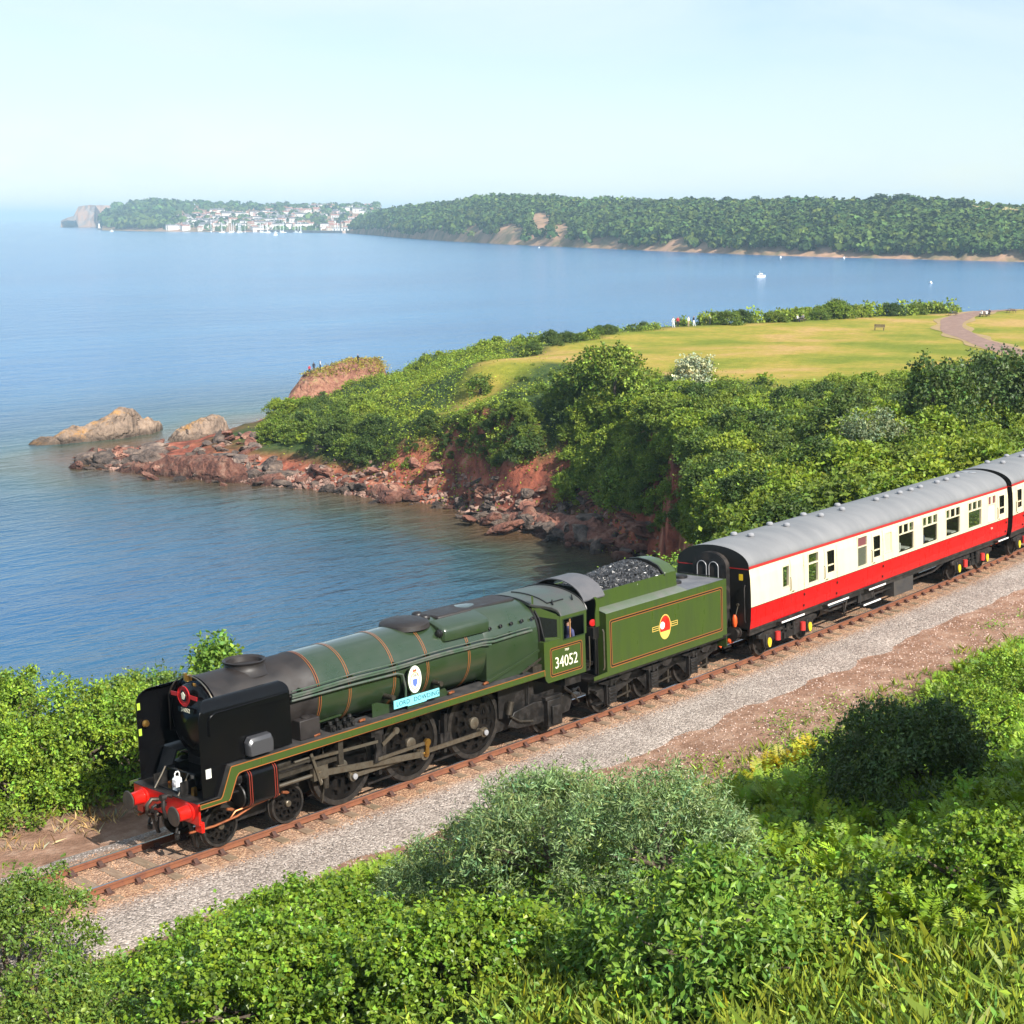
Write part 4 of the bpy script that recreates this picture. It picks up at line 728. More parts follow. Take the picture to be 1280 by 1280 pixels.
# cab
for sg in (1, -1):
    yo, yi = -1.345*sg, -1.32*sg
    low = [(10.29, 1.57), (11.97, 1.57), (11.97, 2.635), (11.0, 2.635), (10.29, 2.635)]
    cs = MB().prism([(10.29, 1.80), (10.33, 1.66), (10.42, 1.57), (11.97, 1.57), (11.97, 2.64), (10.29, 2.64)], yo, yi)
    cs.prism([(10.96, 2.64), (11.07, 2.64), (11.07, 3.20), (10.96, 3.20)], yo, yi).prism([(11.93, 2.64), (12.03, 2.64), (12.05, 3.20), (11.93, 3.20)], yo, yi).prism([(10.96, 3.20), (12.05, 3.20), (12.05, 3.29), (10.96, 3.29)], yo, yi)
    # ledge and angled front
    cs.add([(10.29, yo, 2.64), (10.29, yo, 2.70), (10.96, yo, 2.70), (10.37, -0.80*sg, 2.70), (10.29, -0.80*sg, 2.70), (10.29, -1.0*sg, 2.64)], [(1, 2, 3, 4)])
    cs.quad((10.29, yo, 2.64), (10.96, yo, 2.64), (10.96, yo, 2.70), (10.29, yo, 2.70)).quad((10.29, yo, 1.96), (10.29, yo, 2.70), (10.29, -0.8*sg, 2.70), (10.29, -0.8*sg, 1.96))
    def fr(a, z): return (10.96 + (10.36 - 10.96)*a, (-1.335 + (0.45)*a)*sg, z)
    for a0, a1, z0, z1 in ((0, 1, 2.70, 2.74), (0, 0.10, 2.74, 3.30), (0.93, 1, 2.74, 3.62)): cs.quad(fr(a0, z0), fr(a1, z0), fr(a1, z1 + (0.30*a1 if z1 > 3 else 0)), fr(a0, z1 + (0.3*a0 if z1 > 3 else 0)))
    cs.quad(fr(0.1, 3.22), fr(0.93, 3.36), fr(0.93, 3.64), fr(0.1, 3.36))
    cso = B(cs, 'cab_side', 'tender_green')
    gl = MB().quad(fr(0.1, 2.74), fr(0.93, 2.74), fr(0.93, 3.36), fr(0.1, 3.22)); B(gl, 'spectacle_glass', 'glass_dark', cso)
    wf = MB(); band_frame(wf, rrect(11.055, 11.945, 2.625, 3.215, 0.02, 2), 0.03, yo - 0.0*sg, yo - 0.012*sg); B(wf, 'window_frame', 'loco_green', cso)
    B(MB().box(11.40, 11.44, min(-1.30*sg, -1.27*sg), max(-1.30*sg, -1.27*sg), 2.62, 3.20), 'window_bar', 'wood', cso)
    for off, w, mm in ((0.0, 0.016, 'orange'), (0.022, 0.030, 'lining_black'), (0.058, 0.014, 'orange')):
        l = MB(); band_frame(l, rrect(10.52 + off, 11.84 - off, 1.70 + off, 2.50 - off, 0.07, 4), w, yo - 0.001*sg, yo - 0.004*sg); B(l, 'lining', mm, cso)
    me = text_mesh('34052', 0.44, 0.003, 1.0, 0.86); link('lettering', me, M['cream_letter'], cso, loc=(11.17 - SR, yo - 0.004*sg, 2.04), rot=(math.pi/2, 0, 0 if sg > 0 else math.pi))
    me = text_mesh('7P5F', 0.09, 0.003); link('lettering', me, M['cream_letter'], cso, loc=(11.2 - SR, yo - 0.004*sg, 2.345), rot=(math.pi/2, 0, 0 if sg > 0 else math.pi))
rf = MB(); rings_o = []; rings_i = []
nA = 24
def roofpt(i, x0off=0.0, dz=0.0):
    a = math.pi*(0.06 + 0.88*i/nA); y = -math.cos(a); ay = abs(y)*1.375
    yy = math.copysign(min(ay, 1.345), y); z = 3.29 + 0.66*(math.sin(a)**0.80 - math.sin(math.pi*0.06)**0.80)*1.06
    return yy, z
P0 = []; P1 = []; P2 = []; P3 = []
for i in range(nA + 1):
    y, z = roofpt(i); x0 = 10.28 + 0.70*sstep(0.86, 1.33, abs(y)); P0.append((x0, y, z)); P1.append((12.10, y, z)); P2.append((12.10, y*0.98, z - 0.03)); P3.append((x0, y*0.98, z - 0.03))
rf.loft([P0, P1, P2, P3, P0], False, False)
ro = B(rf, 'cab_roof', mat('cab_roof_grey', (0.050, 0.066, 0.053), 0.4, col2=(0.072, 0.068, 0.066), nscale=1.2, rough2=0.55))
rb = MB(); 
for x in (10.30, 12.06): rb.tube([(x + (0.70*sstep(0.86, 1.33, abs(p[1])) if x < 11 else 0), p[1], p[2] + 0.012) for p in P0], 0.022, 6)
rb.tube([(10.85, p[1], p[2] + 0.012) for p in P0[5:15]], 0.02, 6).tube([(10.85, P0[5][1], P0[5][2] + 0.015), (11.5, P0[5][1], P0[5][2] + 0.015)], 0.02, 6); B(rb, 'roof_rib', 'lining_black', ro)
for x in (10.95, 11.75): B(MB().bar((x, -1.12, 3.60), (x + 0.07, -1.02, 3.70), 0.03, 0.05), 'lamp_iron', 'lining_black', ro)
bh = MB().prism([(-1.3, 1.6), (1.3, 1.6), (1.3, 2.6), (1.1, 3.3), (0.8, 3.7), (-0.8, 3.7), (-1.1, 3.3), (-1.3, 2.6)], 10.40, 10.44, 'yz'); B(bh, 'backhead', 'frame_black')
B(MB().box(10.45, 12.2, -1.3, 1.3, 1.56, 1.62).box(10.44, 10.7, -0.7, 0.7, 1.62, 2.6), 'cab_floor', 'frame_black')
for k, (y, z) in enumerate(((-0.6, 2.9), (-0.2, 2.7), (0.3, 3.0), (0.5, 2.6))): B(MB().lathe([(0, 0.06), (0.03, 0.07), (0.035, 0.0)], (10.46, y, z), (1, 0, 0), 14, True, False), 'gauge', 'brass')
# lamp standing on the front footplate
hl = empty('head_lamp', trk(-0.60, 0.18, 1.315), (-CANT, 0, KC*(-0.6 - S0)), label='white oil lamp standing on the front footplate of the locomotive', cat='lamp')
MB().prism([(-0.09, 0), (0.09, 0), (0.09, 0.27), (0.05, 0.32), (-0.05, 0.32), (-0.09, 0.27)], -0.08, 0.08).build('lamp_body', M['white'], hl, bevel=0.01)
MB().tube([(-0.06, 0, 0.31), (-0.06, 0, 0.40), (-0.03, 0, 0.44), (0.03, 0, 0.44), (0.06, 0, 0.40), (0.06, 0, 0.31)], 0.015, 6).build('lamp_handle', M['white'], hl)
MB().lathe([(0, 0.055), (0.03, 0.05), (0.035, 0)], (-0.09, 0, 0.17), (-1, 0, 0), 16, True, False).build('lamp_lens', M['vent'], hl)
# ------------------------------------------------------------------ tender
SR2 = 15.7; OF2 = (SR2, 0, 0)
TE = vehicle('tender', SR2, label='green coal tender with round crest and orange lining behind the locomotive', cat='tender')
def T(mb, name, m, parent=None, **k): return mb.build(name, M[m] if isinstance(m, str) else m, parent or TE, off=OF2, **k)
T(MB().box(12.35, 18.80, -1.30, 1.30, 1.13, 1.20).box(12.5, 18.7, -1.05, 1.05, 0.75, 1.13), 'underframe', 'frame_black')
for sg in (1, -1):
    yo = -1.335*sg; yi = -1.31*sg
    pts = [(12.34, 1.20), (18.79, 1.20), (18.79, 2.985), (12.93, 2.985), (12.93, 1.33), (12.34, 1.30)]
    to = T(MB().prism(pts, yo, yi), 'side_panel', 'tender_green')
    for off, w, mm in ((0.0, 0.018, 'orange'), (0.026, 0.036, 'lining_black'), (0.068, 0.016, 'orange')):
        l = MB(); band_frame(l, rrect(13.08 + off, 18.60 - off, 1.41 + off, 2.78 - off, 0.07, 4), w, yo - 0.001*sg, yo - 0.004*sg); T(l, 'lining', mm, to)
    # crest: oval with red lion half, yellow half, wheel and side bars
    cx, cz = 15.66, 2.10; rv = 1 if sg > 0 else -1
    ov = [(cx + 0.28*math.cos(a), cz + 0.37*math.sin(a)) for a in np.linspace(0, 2*math.pi, 32, endpoint=False)]
    cr_ = T(MB().prism(ov, yo - 0.001*sg, yo - 0.003*sg), 'crest', 'crest_gold', to)
    T(MB().prism([(cx + 0.25*math.cos(a), cz + 0.335*math.sin(a)) for a in np.linspace(math.radians(-22), math.radians(202), 20)], yo - 0.003*sg, yo - 0.005*sg), 'crest_lion', mat('crest_red%d' % (sg > 0), (0.50, 0.02, 0.012), 0.4), to)
    T(MB().prism([(cx + 0.25*math.cos(a), cz + 0.335*math.sin(a)) for a in np.linspace(math.radians(204), math.radians(336), 14)], yo - 0.003*sg, yo - 0.005*sg), 'crest_base', mat('crest_yellow%d' % (sg > 0), (0.66, 0.50, 0.10), 0.4), to)
    T(MB().lathe([(0, 0.11), (0.002, 0.11)], (cx - 0.13*rv, yo - 0.005*sg, cz + 0.06), (0, -sg, 0), 20), 'crest_wheel', 'crest_white', to)
    T(MB().lathe([(0, 0.06), (0.002, 0.06)], (cx - 0.13*rv, yo - 0.0075*sg, cz + 0.06), (0, -sg, 0), 20), 'crest_wheel_hub', 'frost', to)
    T(MB().prism([(cx + 0.02, cz + 0.0), (cx + 0.1, cz - 0.03), (cx + 0.13, cz + 0.12), (cx + 0.18, cz + 0.2), (cx + 0.08, cz + 0.24), (cx + 0.03, cz + 0.12)], yo - 0.0052*sg, yo - 0.007*sg), 'crest_figure', 'red', to)
    for e in (-1, 1):
        rect = [(cx + e*0.29, cz - 0.05), (cx + e*0.62, cz - 0.05), (cx + e*0.62, cz + 0.09), (cx + e*0.29, cz + 0.09)]
        l = MB(); band_frame(l, rect, 0.025, yo - 0.001*sg, yo - 0.004*sg); l.prism([(cx + e*0.31, cz + 0.012), (cx + e*0.60, cz + 0.012), (cx + e*0.60, cz + 0.03), (cx + e*0.31, cz + 0.03)], yo - 0.001*sg, yo - 0.004*sg)
        T(l, 'crest_bar', 'crest_gold', to)
    # sloped top deck and coal bunker side
    dk = MB(); dk.loft([[(x, -sg*1.335, 2.985), (x, -sg*1.32, 3.0), (x, -sg*0.95, 3.09), (x, -sg*0.93, 3.06)] for x in (12.93, 16.80)], False, False)
    T(dk, 'top_deck', mat('deck_green%d' % (sg > 0), (0.10, 0.125, 0.085), 0.4, col2=(0.14, 0.135, 0.125), nscale=1.5), None)
    bk = MB(); bk.loft([[(x, -sg*0.955, 3.06), (x, -sg*0.93, 3.53), (x, -sg*0.905, 3.53), (x, -sg*0.93, 3.06)] for x in (12.98, 16.795)]); T(bk, 'bunker_side', 'tender_green')
    # front side sheet with curved edge
    T(MB().prism([(12.75, 2.62), (12.94, 2.62), (12.94, 3.28), (12.9, 3.40), (12.80, 3.47), (12.70, 3.47), (12.78, 3.38), (12.80, 3.25), (12.75, 2.95)], -sg*1.10, -sg*1.07), 'front_sheet', 'tender_green')
    T(MB().tube([(12.78, -sg*1.32, 1.42), (12.78, -sg*1.36, 1.5), (12.78, -sg*1.36, 2.5), (12.78, -sg*1.32, 2.58)], 0.02, 6).tube([(12.18, -sg*1.30, 1.62), (12.18, -sg*1.33, 1.7), (12.18, -sg*1.33, 2.5)], 0.018, 6), 'handrail', 'steel')
    # frames, axleboxes and springs
    fr_ = [(12.4, 1.13), (18.6, 1.13), (18.6, 0.80), (18.1, 0.62)]
    for x in (17.264, 15.283, 13.302): fr_ += [(x + 0.42, 0.55), (x + 0.30, 0.40), (x - 0.30, 0.40), (x - 0.42, 0.55), (x - 0.70, 0.78)]
    fr_ += [(12.4, 0.75)]
    fo = T(MB().prism(fr_, -sg*1.02, -sg*1.05), 'outside_frame', 'frame_black')
    for x in (13.302, 15.283, 17.264):
        a = MB().box(x - 0.16, x + 0.16, min(-sg*1.05, -sg*1.20), max(-sg*1.05, -sg*1.20), 0.34, 0.80)
        a.box(x - 0.22, x - 0.165, min(-sg*1.05, -sg*1.17), max(-sg*1.05, -sg*1.17), 0.30, 0.92).box(x + 0.165, x + 0.22, min(-sg*1.05, -sg*1.17), max(-sg*1.05, -sg*1.17), 0.30, 0.92)
        for z in (0.42, 0.52, 0.62, 0.72): a.box(x - 0.15, x + 0.15, min(-sg*1.2, -sg*1.225), max(-sg*1.2, -sg*1.225), z - 0.02, z + 0.02)
        T(a, 'axlebox', 'frame_black', fo, bevel=0.01)
        s_ = MB()
        for k in range(5): s_.box(x - 0.52 + 0.085*k, x + 0.52 - 0.085*k, min(-sg*1.07, -sg*1.16), max(-sg*1.07, -sg*1.16), 0.98 - 0.028*k, 1.0 - 0.028*k)
        s_.box(x - 0.06, x + 0.06, min(-sg*1.06, -sg*1.18), max(-sg*1.06, -sg*1.18), 0.84, 1.02); T(s_, 'leaf_spring', 'frame_black', fo)
        T(MB().prism([(x + 0.35, 1.10), (x + 0.9, 1.12), (x + 1.0, 0.98), (x + 0.8, 0.80), (x + 0.55, 0.86)], -sg*1.06, -sg*1.12), 'spring_hanger', 'frame_black', fo, bevel=0.01)
        T(MB().bar((x + 0.30, -sg*1.1, 0.42), (x + 0.95, -sg*1.08, 0.46), 0.03, 0.05).box(x + 0.92, x + 1.0, -sg*0.9 - 0.08, -sg*0.9 + 0.08, 0.25, 0.75), 'brake_rod', 'grease_steel', fo)
    for z in (0.45, 0.85): T(MB().box(12.45, 12.75, min(-sg*1.28, -sg*1.05), max(-sg*1.28, -sg*1.05), z, z + 0.03).bar((12.47, -sg*1.15, 0.4), (12.47, -sg*1.15, 1.2), 0.03, 0.03).bar((12.73, -sg*1.15, 0.4), (12.73, -sg*1.15, 1.2), 0.03, 0.03), 'footstep', 'frame_black')
    ld = MB().bar((18.62, -sg*1.33, 0.35), (18.62, -sg*1.33, 1.25), 0.045, 0.045).bar((19.0, -sg*1.33, 0.35), (19.0, -sg*1.33, 1.25), 0.045, 0.045).bar((18.62, -sg*1.33, 1.23), (19.0, -sg*1.33, 1.23), 0.045, 0.045)
    for z in (0.47, 0.85): ld.bar((18.62, -sg*1.33, z), (19.0, -sg*1.33, z), 0.05, 0.04)
    T(ld, 'ladder', 'frame_black')
    T(MB().lathe([(0, 0.20), (0.05, 0.20), (0.06, 0.14), (0.32, 0.13), (0.33, 0.19), (0.38, 0.21), (0.39, 0)], (18.82, -sg*0.87, 1.055), (1, 0, 0), 20, True, False), 'buffer', 'frame_black')
for x in (13.302, 15.283, 17.264):
    for nr in (1, 0): wheel('tender_wheel', WT, TE, x, 0.546, nr, sref=SR2)
T(MB().box(18.79, 18.82, -1.335, 1.335, 0.85, 2.985), 'end_plate', 'tender_green'); T(MB().box(12.93, 12.96, -1.31, 1.31, 1.2, 3.0), 'end_plate', 'tender_green')
T(MB().box(16.80, 18.79, -1.30, 1.30, 2.94, 2.972), 'rear_deck', mat('rear_deck_grey', (0.11, 0.11, 0.12), 0.5, col2=(0.17, 0.165, 0.17), nscale=2))
T(MB().prism([(-0.93, 3.0), (-0.93, 3.55), (-0.7, 3.74), (-0.35, 3.86), (0, 3.90), (0.35, 3.86), (0.7, 3.74), (0.93, 3.55), (0.93, 3.0)], 16.25, 16.80, 'yz'), 'bunker_hump', 'tender_green', bevel=0.04)
T(MB().prism([(-0.95, 3.50), (-0.7, 3.77), (-0.35, 3.90), (0, 3.94), (0.35, 3.90), (0.7, 3.77), (0.95, 3.50), (0.9, 3.42), (-0.9, 3.42)], 16.19, 16.25, 'yz'), 'coal_plate', 'lining_black')
for x, y in ((17.5, -0.35), (17.5, 0.35), (18.3, 0.0)): T(MB().lathe([(0, 0.22), (0.06, 0.22), (0.09, 0.18), (0.10, 0)], (x, y, 2.972), (0, 0, 1), 18, True, False), 'filler_lid', 'frame_black')
dv = MB()
for y0 in (-0.9, -0.3, 0.35): dv.bar((18.55, y0, 3.08), (18.55, y0 + 0.5, 3.08), 0.03, 0.03).bar((18.55, y0, 2.97), (18.55, y0, 3.09), 0.03, 0.03).bar((18.55, y0 + 0.5, 2.97), (18.55, y0 + 0.5, 3.09), 0.03, 0.03)
T(dv, 'deck_rail', 'frame_black')
ar = []
for i in range(17):
    a = math.pi*(0.08 + 0.84*i/16); ar.append((-math.cos(a)*1.04, 3.36 + 0.58*(math.sin(a) - 0.2)/0.8*0.98 + 0.02))
T(MB().loft([[(12.38, y, z) for y, z in ar], [(13.32, y, z) for y, z in ar], [(13.32, y*0.98, z - 0.03) for y, z in ar], [(12.38, y*0.98, z - 0.03) for y, z in ar], [(12.38, y, z) for y, z in ar]], False, False), 'tender_roof', mat('tender_roof_grey', (0.085, 0.085, 0.092), 0.5, col2=(0.11, 0.105, 0.11), nscale=2))
T(MB().prism([(-1.05, 1.2), (1.05, 1.2), (1.05, 3.38), (0.8, 3.66), (-0.8, 3.66), (-1.05, 3.38)], 12.86, 12.90, 'yz').box(12.2, 12.95, -0.9, 0.9, 1.5, 1.6), 'tender_front', 'lining_black')
T(MB().lathe([(0, 0.09), (0.05, 0.1), (0.06, 0)], (12.72, -1.0, 2.75), (-0.5, -1, 0), 14, True, False), 'hand_wheel', 'red_dull')
T(MB().box(12.62, 12.86, -1.12, -0.8, 2.3, 2.62).tube([(12.7, -1.1, 1.3), (12.7, -1.12, 2.3)], 0.03), 'water_gauge', 'frame_black')
# coal: a heap of lumps
g = np.random.default_rng(11); nl = 2600
cx_ = g.uniform(13.25, 16.2, nl); cy_ = g.uniform(-0.88, 0.88, nl)
top = 3.44 + (0.44*np.clip((cx_ - 12.7)/2.9, 0, 1)**0.8)*(1 - (np.abs(cy_)/0.95)**2.2)*np.clip((16.5 - cx_)/0.5, 0.8, 1) + 0.08*(fbm(cx_*3, cy_*3, 4) - 0.5)
base = np.array([(1, 0, 0), (-1, 0, 0), (0, 1, 0), (0, -1, 0), (0, 0, 1), (0, 0, -1)], float); tri = np.array([(0, 2, 4), (2, 1, 4), (1, 3, 4), (3, 0, 4), (2, 0, 5), (1, 2, 5), (3, 1, 5), (0, 3, 5)])
q = g.normal(size=(nl, 3, 3)); q, _ = np.linalg.qr(q); sc_ = g.uniform(0.04, 0.085, (nl, 6, 1))
V = np.einsum('nij,nkj->nki', q, base[None]*sc_) + np.stack([cx_ - SR2, cy_, top - g.uniform(0, 0.04, nl)], -1)[:, None]; F = (tri[None] + 6*np.arange(nl)[:, None, None]).reshape(-1, 3)
link('coal', np_mesh('coal', V.reshape(-1, 3), F, False, np.repeat(g.uniform(0.6, 2.4, nl), 6)), M['coal'], TE, kind='stuff')
gx, gy = np.meshgrid(np.linspace(13.0, 16.2, 22), np.linspace(-0.9, 0.9, 14), indexing='ij')
gz = 3.40 + (0.44*np.clip((gx - 12.7)/2.9, 0, 1)**0.8)*(1 - (np.abs(gy)/0.95)**2.2)
i = np.arange(gx.size).reshape(gx.shape); F = np.stack([i[:-1, :-1], i[1:, :-1], i[1:, 1:], i[:-1, 1:]], -1).reshape(-1, 4)
link('coal_bed', np_mesh('coal_bed', np.stack([gx - SR2, gy, gz], -1).reshape(-1, 3), F, False, np.ones(gx.size)), M['coal'], TE)

# ------------------------------------------------------------------ carriages
SIDE = [(1.325, 1.19), (1.365, 1.45), (1.385, 1.88), (1.385, 2.3), (1.365, 2.8), (1.325, 3.09), (1.30, 3.15)]
def side_y(z): return float(np.interp(z, [q[1] for q in SIDE], [q[0] for q in SIDE]))
ROOF = [(1.30, 3.15)] + [(1.33*math.cos(a), 3.12 + 0.645*math.sin(a)**0.92) for a in np.linspace(0.10, math.pi - 0.10, 25)] + [(-1.30, 3.15)]
def carriage(sref, label, wins, doors, mirror=False, detail=True):
    O = (sref, 0, 0); CA = vehicle('railway_carriage', sref, label=label, cat='railway carriage', group='red and cream carriages')
    x0, x1 = sref - 9.83, sref + 9.83
    def C(mb, name, m, parent=None, **k): return mb.build(name, M[m] if isinstance(m, str) else m, parent or CA, off=O, **k)
    def wx(a): return a
    for sg in (1, -1):
        ws = [(w[0], w[1], w[2], w[3]) for w in wins]
        xs = sorted(set([x0, x1] + [w[0] for w in ws] + [w[1] for w in ws])); zs = sorted(set([q[1] for q in SIDE] + [w[2] for w in ws] + [w[3] for w in ws] + [1.88, 3.05]))
        lower = MB(); upper = MB(); sill = MB()
        for a, b in zip(xs[:-1], xs[1:]):
            for c, d in zip(zs[:-1], zs[1:]):
                if d <= 1.19 + 1e-6: continue
                xm, zm = (a + b)/2, (c + d)/2
                if any(w[0] < xm < w[1] and w[2] < zm < w[3] for w in ws): continue
                (lower if zm < 1.88 else upper).quad((a, -sg*side_y(c), c), (b, -sg*side_y(c), c), (b, -sg*side_y(d), d), (a, -sg*side_y(d), d))
        C(lower, 'lower_side', 'coach_red'); up = C(upper, 'upper_side', 'coach_cream')
        C(MB().loft([[(x, -sg*1.318, 3.085), (x, -sg*1.345, 3.09), (x, -sg*1.335, 3.165), (x, -sg*1.30, 3.17)] for x in (x0, x1)]), 'gutter', mat('gutter_red', (0.36, 0.018, 0.015), 0.5) if 'gutter_red' not in bpy.data.materials else bpy.data.materials['gutter_red'])
        C(MB().loft([[(x, -sg*1.386, 1.872), (x, -sg*1.390, 1.876), (x, -sg*1.390, 1.888), (x, -sg*1.386, 1.892)] for x in (x0, x1)]), 'waist_line', 'lining_black')
        for (a, b, c, d, kind) in wins:
            yo = side_y((c + d)/2)
            wi = C(band_frame(MB(), rrect(a + 0.002, b - 0.002, c + 0.002, d - 0.002, 0.05, 3), 0.028, -sg*(yo - 0.05), -sg*(yo + 0.006)), 'window', 'coach_cream' if kind != 'door' else 'lining_black')
            # corner fillets behind the frame come from the pane set back in the opening
            def pane(p, q, r_, s_, m): C(MB().quad((p, -sg*(yo - 0.035), r_), (q, -sg*(yo - 0.035), r_), (q, -sg*(yo - 0.035), s_), (p, -sg*(yo - 0.035), s_)), 'pane', m, wi)
            sp_ = c + (d - c)*(0.66 if kind in ('big', 'two', 'brown', 'lav') else 0.33)
            if kind == 'one': pane(a, b, c, d, 'glass_clear')
            elif kind == 'blank': pane(a, b, c, d, 'blind')
            else:
                C(MB().box(a + 0.02, b - 0.02, min(-sg*(yo - 0.03), -sg*(yo + 0.004)), max(-sg*(yo - 0.03), -sg*(yo + 0.004)), sp_ - 0.022, sp_ + 0.022), 'transom', 'coach_cream', wi)
                if kind == 'lav': pane(a, b, c, sp_, 'frost'); 
                elif kind == 'brown': pane(a, b, c, sp_, 'glass_haze')
                else: pane(a, b, c, sp_, 'glass_clear')
                if kind == 'big':
                    for t0, t1, mm in ((0.0, 0.27, 'glass_clear'), (0.36, 0.64, 'glass_clear'), (0.73, 1.0, 'glass_clear')):
                        pane(a + (b - a)*t0, a + (b - a)*t1, sp_, d, mm)
                    for t in (0.315, 0.685): C(MB().box(a + (b - a)*(t - 0.045), a + (b - a)*(t + 0.045), min(-sg*(yo - 0.034), -sg*(yo - 0.01)), max(-sg*(yo - 0.034), -sg*(yo - 0.01)), sp_ + 0.02, d - 0.02), 'slider_frame', 'coach_cream', wi)
                elif kind == 'lav':
                    for t0, t1 in ((0, 0.38), (0.62, 1.0)): pane(a + (b - a)*t0, a + (b - a)*t1, sp_, d, 'brown_glass')
                    C(MB().box(a + (b - a)*0.38, a + (b - a)*0.62, min(-sg*(yo - 0.034), -sg*(yo - 0.01)), max(-sg*(yo - 0.034), -sg*(yo - 0.01)), sp_ + 0.02, d - 0.02), 'slider_frame', 'coach_cream', wi)
                elif kind == 'brown': pane(a, b, sp_, d, 'brown_glass')
                else: pane(a, b, sp_, d, 'glass_clear')
        for (a, b, z0) in doors:
            l = MB()
            for q in (a, b): l.loft([[(q + e*0.007, -sg*(side_y(z) + 0.003), z) for z in (z0, 1.6, 1.95, 2.4, 2.8, 3.0)] for e in (-1, 1)], False, False)
            do = C(l, 'door_seam', 'lining_black')
            for z in (1.35, 1.72, 2.1, 2.7): C(MB().box(b - 0.03, b + 0.03, min(-sg*(side_y(z) - 0.01), -sg*(side_y(z) + 0.028)), max(-sg*(side_y(z) - 0.01), -sg*(side_y(z) + 0.028)), z - 0.035, z + 0.035), 'hinge', 'lining_black' if z < 1.9 else 'coach_cream', do)
            C(MB().box(a + 0.06, a + 0.16, -sg*1.41 - 0.012, -sg*1.41 + 0.012, 1.95, 1.975), 'door_handle', 'steel', do)
            C(MB().tube([(a - 0.06, -sg*(side_y(2.0)), 2.0), (a - 0.06, -sg*(side_y(2.0) + 0.04), 2.04), (a - 0.06, -sg*(side_y(2.4) + 0.04), 2.40), (a - 0.06, -sg*side_y(2.44), 2.44)], 0.012, 6), 'grab_rail', 'coach_cream' if z0 > 1.25 else 'steel', do)
        # solebar, steps
        C(MB().box(x0 + 0.1, x1 - 0.1, min(-sg*1.16, -sg*1.25), max(-sg*1.16, -sg*1.25), 0.95, 1.185).box(x0 + 0.02, x1 - 0.02, min(-sg*1.25, -sg*1.31), max(-sg*1.25, -sg*1.31), 1.10, 1.188), 'solebar', 'under')
        for a, b, z in ((sref - 8.15, sref - 6.69, 1.08), (sref - 5.15, sref - 3.69, 1.08), (sref - 2.24, sref - 0.98, 1.08), (sref - 2.64, sref - 1.36, 0.60), (sref + 8.7, sref + 9.7, 1.08)):
            so = C(MB().box(a, b, min(-sg*1.28, -sg*1.46), max(-sg*1.28, -sg*1.46), z, z + 0.03), 'step_board', 'under')
            C(MB().box(a + 0.01, b - 0.01, min(-sg*1.461, -sg*1.474), max(-sg*1.461, -sg*1.474), z - 0.012, z + 0.042), 'step_edge', 'white', so)
            if z < 0.9: C(MB().bar((a + 0.1, -sg*1.3, 0.6), (a + 0.25, -sg*1.22, 1.1), 0.03, 0.03).bar((b - 0.1, -sg*1.3, 0.6), (b - 0.2, -sg*1.22, 1.1), 0.03, 0.03), 'step_hanger', 'under', so)
        if sg > 0 or True:
            C(MB().box(sref + 0.10, sref + 1.63, min(-sg*0.85, -sg*1.24), max(-sg*0.85, -sg*1.24), 0.40, 1.10), 'battery_box', mat('battery_grey', (0.035, 0.035, 0.037), 0.5, col2=(0.055, 0.05, 0.045), nscale=2) if 'battery_grey' not in bpy.data.materials else bpy.data.materials['battery_grey'], bevel=0.01)
            C(MB().box(sref - 2.45, sref - 1.3, min(-sg*0.7, -sg*1.15), max(-sg*0.7, -sg*1.15), 0.62, 1.08).cyl((sref - 1.2, -sg*0.95, 0.9), (sref - 0.4, -sg*0.95, 0.9), 0.17), 'regulator_box', 'under')
            C(MB().bar((sref - 3.55, -sg*1.18, 1.0), (sref - 3.42, -sg*1.12, 0.42), 0.03, 0.05).bar((sref - 3.28, -sg*1.18, 1.0), (sref - 3.42, -sg*1.12, 0.42), 0.03, 0.05).cyl((sref - 3.42, -0.3*sg, 0.5), (sref - 3.42, -sg*1.15, 0.5), 0.04), 'brake_hanger', 'under')
            C(MB().bar((sref - 5.4, -sg*1.15, 1.0), (sref - 4.4, -sg*1.1, 0.72), 0.04, 0.06).bar((sref - 4.4, -sg*1.1, 0.72), (sref + 3.6, -sg*1.1, 0.72), 0.04, 0.06).bar((sref + 3.6, -sg*1.1, 0.72), (sref + 4.7, -sg*1.15, 1.0), 0.04, 0.06), 'truss', 'under')
            C(MB().cyl((sref - 4.6, -sg*0.6, 0.75), (sref - 4.0, -sg*0.6, 0.75), 0.28), 'vacuum_cylinder', 'under')
    # roof
    rf = MB(); rf.loft([[(x, y, z) for y, z in ROOF] for x in (x0, x0 + 4.9, x0 + 9.8, x0 + 14.7, x1)], False, False); ro = C(rf, 'roof', 'roof_grey', smooth=50)
    for x in np.arange(x0 + 2.4, x1 - 1, 2.45): C(MB().loft([[(x + d, y*1.0, z + e) for y, z in ROOF[1:-1]] for d, e in ((-0.02, 0.0), (-0.012, 0.005), (0.012, 0.005), (0.02, 0.0))], False, False), 'roof_seam', 'roof_grey', ro)
    vm = MB().lathe([(0, 0.085), (0.03, 0.085), (0.04, 0.115), (0.09, 0.11), (0.12, 0.075), (0.135, 0)], (0, 0, 0), (0, 0, 1), 16, True, False).mesh('ventilator')
    for y, lst in ((-0.25, (-7.95, -5.69, -3.39, -1.88, 0.67, 1.43, 2.55, 3.45, 4.25, 5.7, 6.52, 7.48)), (0.45, (-7.85, -5.60, -3.35, -0.92))):
        for q in lst: link('ventilator', vm, M['vent'], ro, loc=(q, y, 3.715 if abs(y) > 0.3 else 3.75))
    for y in (0.1, -0.2): C(MB().lathe([(0, 0.16), (0.02, 0.16), (0.03, 0)], (x1 - 0.8, y, 3.755), (0, 0, 1), 16, True, False), 'tank_lid', 'vent', ro)
